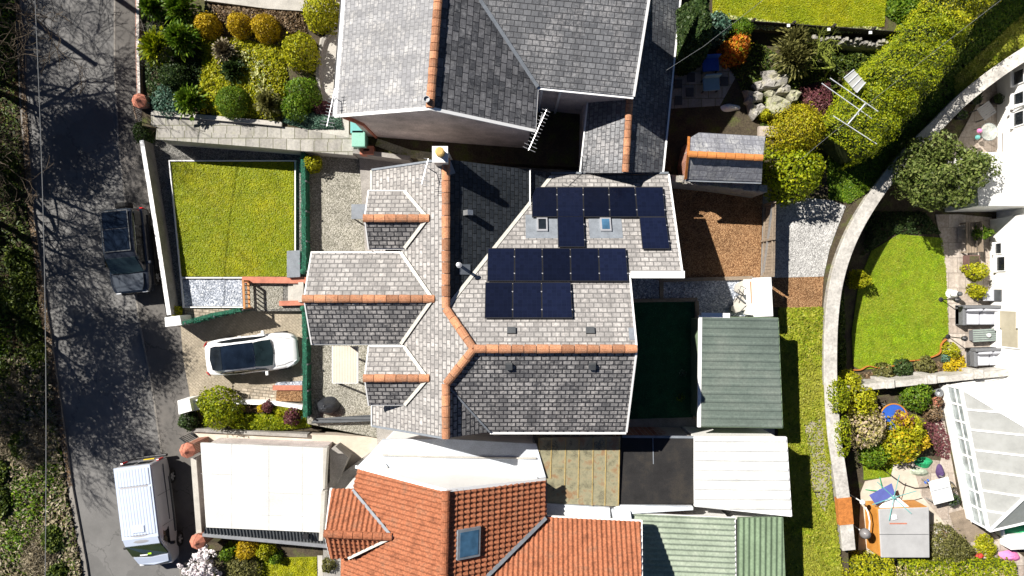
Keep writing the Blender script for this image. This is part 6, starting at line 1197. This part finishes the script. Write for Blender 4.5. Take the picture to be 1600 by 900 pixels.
spiky(285,14,36,1.3,'large strap-leaved plant at the top of the shrub garden',L_GR,Z,420); spiky(240,12,26,1.1,'strap-leaved plant at the top west corner of the shrub garden',L_GR,Z,300); spiky(285,62,34,1.3,'dense strap-leaved clump below the golden shrubs',L_GR,Z,420); spiky(248,75,34,1.3,'strap-leaved clump behind the bare grey twigs',L_HE,Z,380); spiky(297,158,30,1.0,'strap-leaved clump west of the clipped ball',L_GR,Z,320); spiky(420,160,26,.9,'strap-leaved clump south of the cream flowers',L_OL,Z,260); spiky(352,80,24,.9,'dry spiky rosette plant amid bright ground cover',L_STR,Z,300,wd=.04)
spiky(365,110,24,.8,'dark strap-leaved plant east of the dry rosette',L_DK,Z,260)
bushmass([(300,50),(345,55),(440,70),(448,120),(440,180),(400,185),(330,180),(300,150),(310,110)],Z,.35,9000,L_YG,'ground_cover','bright lime ground cover between the shrubs of the north garden','ground cover',.06)
bushmass([(330,60),(430,75),(440,150),(400,175),(340,120)],Z,.45,1100,L_CR,'cream_flowers','cream flowers scattered through the lime ground cover','flowers',.07)
bushmass([(225,0),(330,60),(320,170),(250,175),(225,140)],Z,.3,4500,L_DK,'ground_cover','dark low leaves under the strap-leaved plants','ground cover',.06)
bushmass([(325,5),(470,15),(480,55),(420,60),(340,30)],Z,.35,3600,L_BR,'ground_cover','brown heathery ground cover behind the golden shrubs','ground cover',.055)
bushmass([(440,170),(530,178),(535,200),(480,200),(440,190)],Z,.45,2600,L_BG,'ground_cover','grey-green trailing plants over the path kerb','ground cover',.05); bushmass([(480,150),(530,160),(525,182),(490,180)],Z,.5,1200,L_PU,'ground_cover','purplish low shrub patch near the hanging aerial','ground cover',.05)
SH(320,170,9,.3,'small yellow flower clump beside the clipped ball',L_YEL,leaf=.05,n=160,cat='flowers')
o=T('bare_shrub','pale leafless lichen-grey shrub over the roadside garden wall','shrub',P(232,60,Z)); b=MB(); rd2=random.Random(4)
for k in range(5): branchy(b,Vector((0,0,0)),Vector((rd2.gauss(0,.7),rd2.gauss(0,.7),.7)).normalized(),.6,.022,4,rd2,.6,.0,(2,3),3)
b.build('stem',M_TWIG,o,local=True); o=T('bare_shrub','pale leafless shrub leaning over the strap-leaved clump','shrub',P(262,80,Z)); b=MB()
for k in range(5): branchy(b,Vector((0,0,.4)),Vector((rd2.gauss(0,.7),rd2.gauss(0,.6),.7)).normalized(),.5,.022,4,rd2,.6,.0,(2,3),3)
b.build('stem',M_TWIG,o,local=True)
for px,py,rr,lb in ((587/1.0-62,46,.2,'larger round white ring planter by the lime shrubs'),(516,44,.15,'smaller round white ring planter by the lime shrubs')):
    c=P(px,py,Z); b=MB(); b.lathe((c.x,c.y,Z),[(rr*.9,0),(rr,.28),(rr*1.02,.3),(rr*.8,.3),(rr*.78,.12)],18); solo('ring_planter',lb,'planter',b,M_CONC)
# ---- front of the middle house
SH(337,640,31,1.5,'round bright green shrub beside the white drive pillar',L_HE,z=-.75,leaf=.06,lump=.3); SH(292,660,14,.7,'dark low shrub at the foot of the white drive pillar',L_DK,z=-.75,leaf=.05)
bushmass([(345,650),(480,645),(484,668),(440,674),(360,673)],-.75,.5,5000,L_HE,'ground_cover','leafy ground cover in the bed south of the low white wall','ground cover',.06); bushmass([(418,635),(470,637),(474,658),(430,655)],-.75,.65,2000,L_YG,'ground_cover','lime ground cover patch beneath the white wall end','ground cover',.06)
SH(417,636,8,.5,'small purple-leaved plant by the low white wall',L_PU,z=-.6,leaf=.05); SH(456,652,12,.6,'larger purple-leaved plant near the green fence foot',L_PU,z=-.6,leaf=.055); SH(408,638,6,.45,'small clump of yellow flowers by the low white wall',L_YEL,z=-.6,leaf=.05,cat='flowers')
bushmass([(370,634),(405,636),(405,645),(372,644)],-.75,.2,700,L_BR,'ground_cover','brown bare stems under the low white wall','ground cover',.05)
SH(488,254,13,.8,'wispy yellow-green shrub at the head of the green fence',L_YG,z=-.3,leaf=.05,lump=.4); SH(274,486,8,.5,'small bright shrub in the corner behind the white pillar',L_YG,z=-.6,leaf=.05)
# ---- front of the south house
o=T('magnolia_tree','bare-stemmed magnolia with white blossom beside the silver van','tree',P(322,888,-.5)); b=MB(); tips=[]; rd2=random.Random(9)
for k in range(4): branchy(b,Vector((0,0,0)),Vector((rd2.gauss(-.1,.4),rd2.gauss(.1,.4),1)).normalized(),.75,.05,4,rd2,.5,.12,(2,3),3,tips)
b.build('trunk',M_TWIG,o,local=True); ps=[];ns=[]
for t in tips:
    if rd2.random()<.26:
        for k in range(9): a=k*.7; ps.append((t.x+.07*math.cos(a),t.y+.07*math.sin(a),t.z+rd2.uniform(0,.1))); ns.append((math.cos(a)*.6,math.sin(a)*.6,1))
leafmesh('blossom',np.array(ps),np.array(ns),.07,L_WH,o,.6,.3)
SH(388,858,18,1.0,'golden yellow flowering shrub by the garage gutter',L_OR,z=-.4,leaf=.045,lump=.3); SH(412,862,14,.8,'yellow-green shrub right of the golden flowering one',L_YG,z=-.4,leaf=.05); SH(357,864,13,.8,'fresh green shrub left of the golden flowering one',L_GR,z=-.4,leaf=.055); SH(430,872,9,.6,'small green shrub at the edge of the south lawn',L_GR,z=-.4,leaf=.05); SH(378,888,24,.8,'olive spreading shrub below the golden flowering one',L_OL,z=-.4,leaf=.045,lump=.4); SH(515,882,12,.8,'brownish narrow shrub beside the orange house wall',L_OL,z=-.4,leaf=.05)
# ---- north back garden
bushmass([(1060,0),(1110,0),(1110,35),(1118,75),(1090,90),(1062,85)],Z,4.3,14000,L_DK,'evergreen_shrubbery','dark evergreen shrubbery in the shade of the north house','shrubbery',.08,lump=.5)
SH(1120,42,20,1.8,'variegated grey-green shrub at the edge of the dark shrubbery',L_BG,leaf=.07,lump=.3); SH(1155,48,20,1.5,'dark green dome shrub above the orange one',L_GR,leaf=.04,lump=.15,z=.9); SH(1152,75,21,1.6,'bright orange-leaved shrub in the north back garden',L_RED,leaf=.07,lump=.3,extra=[(L_YG,60,.07,'new_leaves')])
spiky(1232,78,44,1.6,'feathery dark green conifer spreading over the rockery',L_OL,.9,700,name='feathery_conifer',wd=.05,heads=7,droop=.6); SH(1196,178,9,.6,'small lime green bush among the rockery boulders',L_YG,leaf=.04,lump=.12)
o=T('mossy_tree','bare crooked mossy tree leaning over the rockery','tree',P(1292,112,.8)); b=MB(); rd2=random.Random(12)
for d in ((-.8,.35,.5),(-.9,.0,.45),(-.5,.8,.5),(-.75,-.4,.35)): branchy(b,Vector((0,0,.7)),Vector(d).normalized(),1.0,.08,3,rd2,.5,.05,(2,3),4)
b.build('trunk',M_MOSSB,o,local=True)
bushmass([(1250,135),(1300,120),(1305,165),(1280,190),(1255,180)],Z,.5,1800,L_PU,'ground_cover','dark purple leaf patch behind the mossy branches','ground cover',.06)
bushmass([(1125,20),(1290,42),(1370,40),(1388,48),(1290,50),(1115,40)],1.53,.25,1300,L_CR,'flower_border','pale flower border along the top lawn fence','flowers',.06)
bushmass([(1395,-20),(1460,-20),(1450,30),(1420,38),(1392,18)],1.4,.9,3600,L_GR,'ivy_bush','glossy green leafy bush at the end of the top lawn','shrub',.09)
# tall hedge in separate plants
def hedge(label,px0,px1,wd0,wd1,z,h,L,leaf=.055,dens=1.0,cat='hedge',name='hedge'):
    a=P(*px0,z+h*.8);c=P(*px1,z+h*.8); d=c-a; L_=d.length; u=d/L_; nn=Vector((-u.y,u.x,0)); o=T(name,label,cat,((a.x+c.x)/2,(a.y+c.y)/2,z)); N=int(L_*(wd0+wd1)*.5*2.2/(leaf*leaf)*dens)
    t=rng.random(N); wd=(wd0+(wd1-wd0)*t)/2; s=rng.uniform(-1,1,N); rnd=np.where(rng.random(N)<.62,1,0); ph=rng.uniform(0,6.28,3); lumpy=1+.05*np.sin(t*L_*2.1+ph[0])*np.cos(s*2+ph[1])+.05*np.sin(t*L_*5+s*4+ph[2]); top=h*(1-.22*np.abs(s)**4)*lumpy
    zz=np.where(rnd>0,top*rng.uniform(.93,1.03,N),top*rng.uniform(.05,1,N)); s=np.where(rnd>0,s,np.sign(s)*rng.uniform(.9,1.05,N)); endf=np.clip(np.minimum(t,1-t)*L_/.35,.4,1); zz=zz*endf**.3
    p=np.array([a])[:, :]*0+np.array(a)+np.outer(t*L_,np.array(u))+np.outer(s*wd*lumpy,np.array(nn)); p[:,2]=z+zz; n=np.column_stack([np.outer(np.where(rnd>0,s*.5,np.sign(s)*2),np.array(nn))[:,:2],np.ones(N)]); leafmesh('foliage',p,n,leaf,L,o,.55,.7,loc=o.location)
    b=MB(); m=a*1; k=max(2,int(L_/.9))
    for i in range(k):
        q=a.lerp(c,(i+.5)/k); b.tube([(q.x,q.y,z-.05),(q.x,q.y,z+h*.6)],[.06,.03],6)
    b.build('trunk',M_BARKT,o); cb=MB(); w2=(wd0+wd1)*.25*.8; i0=a+u*.35;i1=c-u*.35; cb.prism([(i0+nn*w2)[:2],(i1+nn*w2)[:2],(i1-nn*w2)[:2],(i0-nn*w2)[:2]],z+.1,z+h*.78); cb.build('inner_twigs',L_core,o); return o
L_core=M('hedge_inner',(.045,.06,.012),.4,6,.95,20,.8)
hedge('bright lime yellow hedge end at the top right',(1625,-140),(1462,42),2.0,2.2,.3,3.3,L_YG,.05); hedge('tall green clipped hedge slanting through the top right',(1484,28),(1385,150),2.3,2.6,.2,3.3,L_HE,.045); hedge('tall green hedge stretch carrying the white clothes line frame',(1400,132),(1318,228),2.8,2.2,.2,3.1,L_HE,.045)
SH(1246,204,36,2.3,'golden cloud-like conifer beside the slate outbuilding',L_GC,leaf=.045,lump=.4,z=.4,K=26,extra=[(L_YG,900,.045,'gold_leaves')],cat='conifer',name='golden_conifer'); SH(1238,268,48,2.2,'big green laurel bush east of the slate outbuilding',L_HE,leaf=.07,lump=.3,z=.3,K=22,ry=42)
# evergreen tree by the white house
def tree(px,py,r,ry,h,z,label,L,n=9000,leaf=.085,name='evergreen_tree'):
    c=P(px,py,z+h*.62); s=(H-z-h*.62)/F; o=T(name,label,'tree',(c.x,c.y,z)); rx=r*s; ry_=ry*s; cz=h*.62; K=46; ctr=[]
    while len(ctr)<K:
        q=rng.uniform(-1,1,3)
        if np.linalg.norm(q)<1 and q[2]>-.7: ctr.append(q*np.array((rx*.85,ry_*.85,h*.34))+np.array((0,0,cz)))
    P_=[];N_=[]
    for q in ctr:
        m=n//K; a=nrm(rng.normal(0,1,(m,3))+np.array((0,0,.25))); rr=rng.uniform(.35,.62)*min(rx,ry_)*.62; P_.append(q+a*rr*np.where(rng.random(m)<.75,rng.uniform(.85,1.05,m),rng.uniform(.3,.9,m))[:,None]*np.array((1,1,.75))); N_.append(a)
    leafmesh('crown',np.concatenate(P_),np.concatenate(N_),leaf,L,o,.5,.6); b=MB(); b.tube([(0,0,-.1),(.05,0,h*.25),(0,.05,h*.6)],[.17,.13,.05],9); rd2=random.Random(5)
    for q in ctr[::2]: b.tube([(0,0,h*.22),(q[0]*.5,q[1]*.5,h*.22+(q[2]-h*.22)*.6),tuple(q)],[.07,.045,.015],6)
    b.build('trunk',M_BARKT,o,local=True); return o
tree(1470,272,86,62,4.2,-1.7,'spreading dark evergreen tree in front of the white house',Leaf('leaf_evergreen',(.06,.09,.018),(.13,.175,.035),(.23,.26,.08)),12000)
# lower gardens
for x,y,r,h,lb,L in ((1382,583,14,.5,'low brown-green shrub behind the rusty edging',L_OL),(1412,576,13,.5,'dark shrub behind the rusty edging, left of the green tuft',L_DK),(1447,572,14,.5,'olive tuft behind the rusty edging',L_OL),(1487,548,11,.6,'yellow-green spiky tuft near the east garden lamp',L_YG),(1478,560,6,.3,'small blue-green tuft between the edging and pier wall',L_BG),(1492,571,16,.5,'yellow flowering shrub next to the pier wall',L_YEL),(1330,596,14,.9,'yellow-green leafy shrub at the west end of the pier wall',L_YG),(1344,436,13,1.1,'leafy lime shrub climbing out of the curved wall shade',L_YG),(1525,425,14,1.0,'lime green climber beside the white house windows',L_YG),(1533,365,12,1.0,'green climber on the white house near the tree shade',L_GR),(1526,455,10,.8,'lime yellow climber beside the small grey chair',L_YG)): SH(x,y,r,h,lb,L,z=-1.9 if y!=596 else -1.25,leaf=.06,lump=.45)
bushmass([(1340,585),(1470,566),(1500,560),(1520,578),(1460,592),(1340,604)],-1.9,.2,1800,L_BR,'ground_cover','brown low planting between the rusty edging and the pier wall','ground cover',.06)
SH(1342,628,25,1.4,'yellow-green shrub beside the curved wall and the pier wall',L_YG,z=-1.25,leaf=.07,lump=.4); SH(1352,668,32,1.5,'pink and yellow flecked shrub west of the blue trampoline',L_PK,z=-1.25,leaf=.075,lump=.3); SH(1405,690,30,1.3,'golden-leaved shrub south of the blue trampoline',L_YG,z=-1.25,leaf=.07,lump=.45,extra=[(L_OR,260,.07,'gold_leaves')]); SH(1425,668,18,1.2,'lime shrub east of the blue trampoline',L_YG,z=-1.25,leaf=.06,lump=.45); SH(1410,655,13,1.1,'yellow-rimmed shrub with a dark red centre over the trampoline',L_OR,z=-1.25,leaf=.06,lump=.4,extra=[(L_PU,160,.06,'dark_leaves')]); SH(1438,690,13,1.0,'golden bush on the edge of the brown bed',L_OR,z=-1.25,leaf=.06,lump=.4); SH(1370,705,24,.9,'green shrub above the small lawn patch',L_GR,z=-1.25,leaf=.06,lump=.4)
SH(1435,618,22,.9,'dark green shrub in the shade of the pier wall',L_GR,z=-1.25,leaf=.06,lump=.4); SH(1458,645,14,.5,'dry brown tuft by the reddish bed',L_BR,z=-1.25,leaf=.06)
bushmass([(1442,660),(1470,650),(1488,690),(1485,720),(1462,712)],-1.25,.2,900,L_PU,'ground_cover','reddish brown heather bed beside the conservatory','ground cover',.055)
SH(1480,856,30,1.0,'olive rounded bush east of the orange cabin',L_OL,z=-1.25,leaf=.045,lump=.35); SH(1505,862,16,.7,'smaller olive bush beside the larger one near the cabin',L_OL,z=-1.25,leaf=.045,lump=.35); SH(1540,855,16,.5,'straggly yellow-green plant near the pink cloth',L_YG,z=-1.25,leaf=.05,lump=.5)
hedge('lime green hedge along the bottom right edge, western part',(1300,893),(1400,893),1.1,1.3,-1.2,1.3,L_YG,.06); hedge('flower-flecked lime hedge along the bottom right edge, eastern part',(1405,894),(1590,897),1.1,1.0,-1.2,1.1,L_HE,.06)
bushmass([(1400,885),(1590,888),(1590,905),(1400,905)],-.3,.3,900,L_PK,'blossom','pale blossom scattered over the bottom right hedge','blossom',.05)
SH(1310,620,16,.5,'ivy mound growing over the curved wall',L_HE,z=.3,leaf=.05,lump=.4,n=1400,ry=26); SH(1316,680,12,.4,'smaller ivy mound on the curved wall further south',L_HE,z=.35,leaf=.05,lump=.4,n=900,ry=34)
grass([(985,428),(1088,440),(1088,468),(985,468)],.02,300,L_BR,'few fallen leaves on the blue gravel path',.02,'leaf_litter','litter',size=.03)
grass([(982,474),(1082,474),(1081,650),(978,652)],.03,9000,Leaf('astro_blade',(.010,.06,.03),(.016,.09,.045),(.04,.15,.07)),'dark artificial turf pile in the back yard',.04,'artificial_turf','turf',size=.03)
SH(1068,583,5,.35,'tiny pale green plant on the dark artificial lawn, northern one',L_BG,z=.03,leaf=.05,n=60); SH(1064,622,6,.35,'tiny green plant on the dark artificial lawn, southern one',L_GR,z=.03,leaf=.05,n=60)
grass([(1345,235),(1420,150),(1500,60),(1560,-30),(1650,-30),(1500,150),(1440,215),(1400,262)],.0,14000,L_GR,'rough grass darkened in colour for the shade between the tall hedge and the curved wall',.15,size=.06)  # darker leaf than the lane grass: hedge shade put into the colour
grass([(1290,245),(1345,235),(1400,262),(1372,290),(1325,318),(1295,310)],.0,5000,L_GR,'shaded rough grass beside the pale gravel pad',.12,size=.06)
bushmass([(1125,85),(1180,60),(1260,110),(1300,80),(1400,78),(1310,130),(1250,200),(1195,205),(1150,120)],.78,.22,5200,L_IV,'ground_cover','low dark leaves between the rockery boulders and the hedge','ground cover',.06)
bushmass([(1322,345),(1340,350),(1320,440),(1325,570),(1312,600),(1302,540),(1310,440)],-1.9,.3,2600,L_IV,'ground_cover','dark leaves in the strip between the curved wall and the lower lawn','ground cover',.06)
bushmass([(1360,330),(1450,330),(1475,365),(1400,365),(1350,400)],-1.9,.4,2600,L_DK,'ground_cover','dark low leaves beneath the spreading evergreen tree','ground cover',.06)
grass([(1250,650),(1295,650),(1300,770),(1290,810),(1255,760)],.05,1100,L_GS3,'sparse weeds growing over the mossy lane path',.12,size=.06)
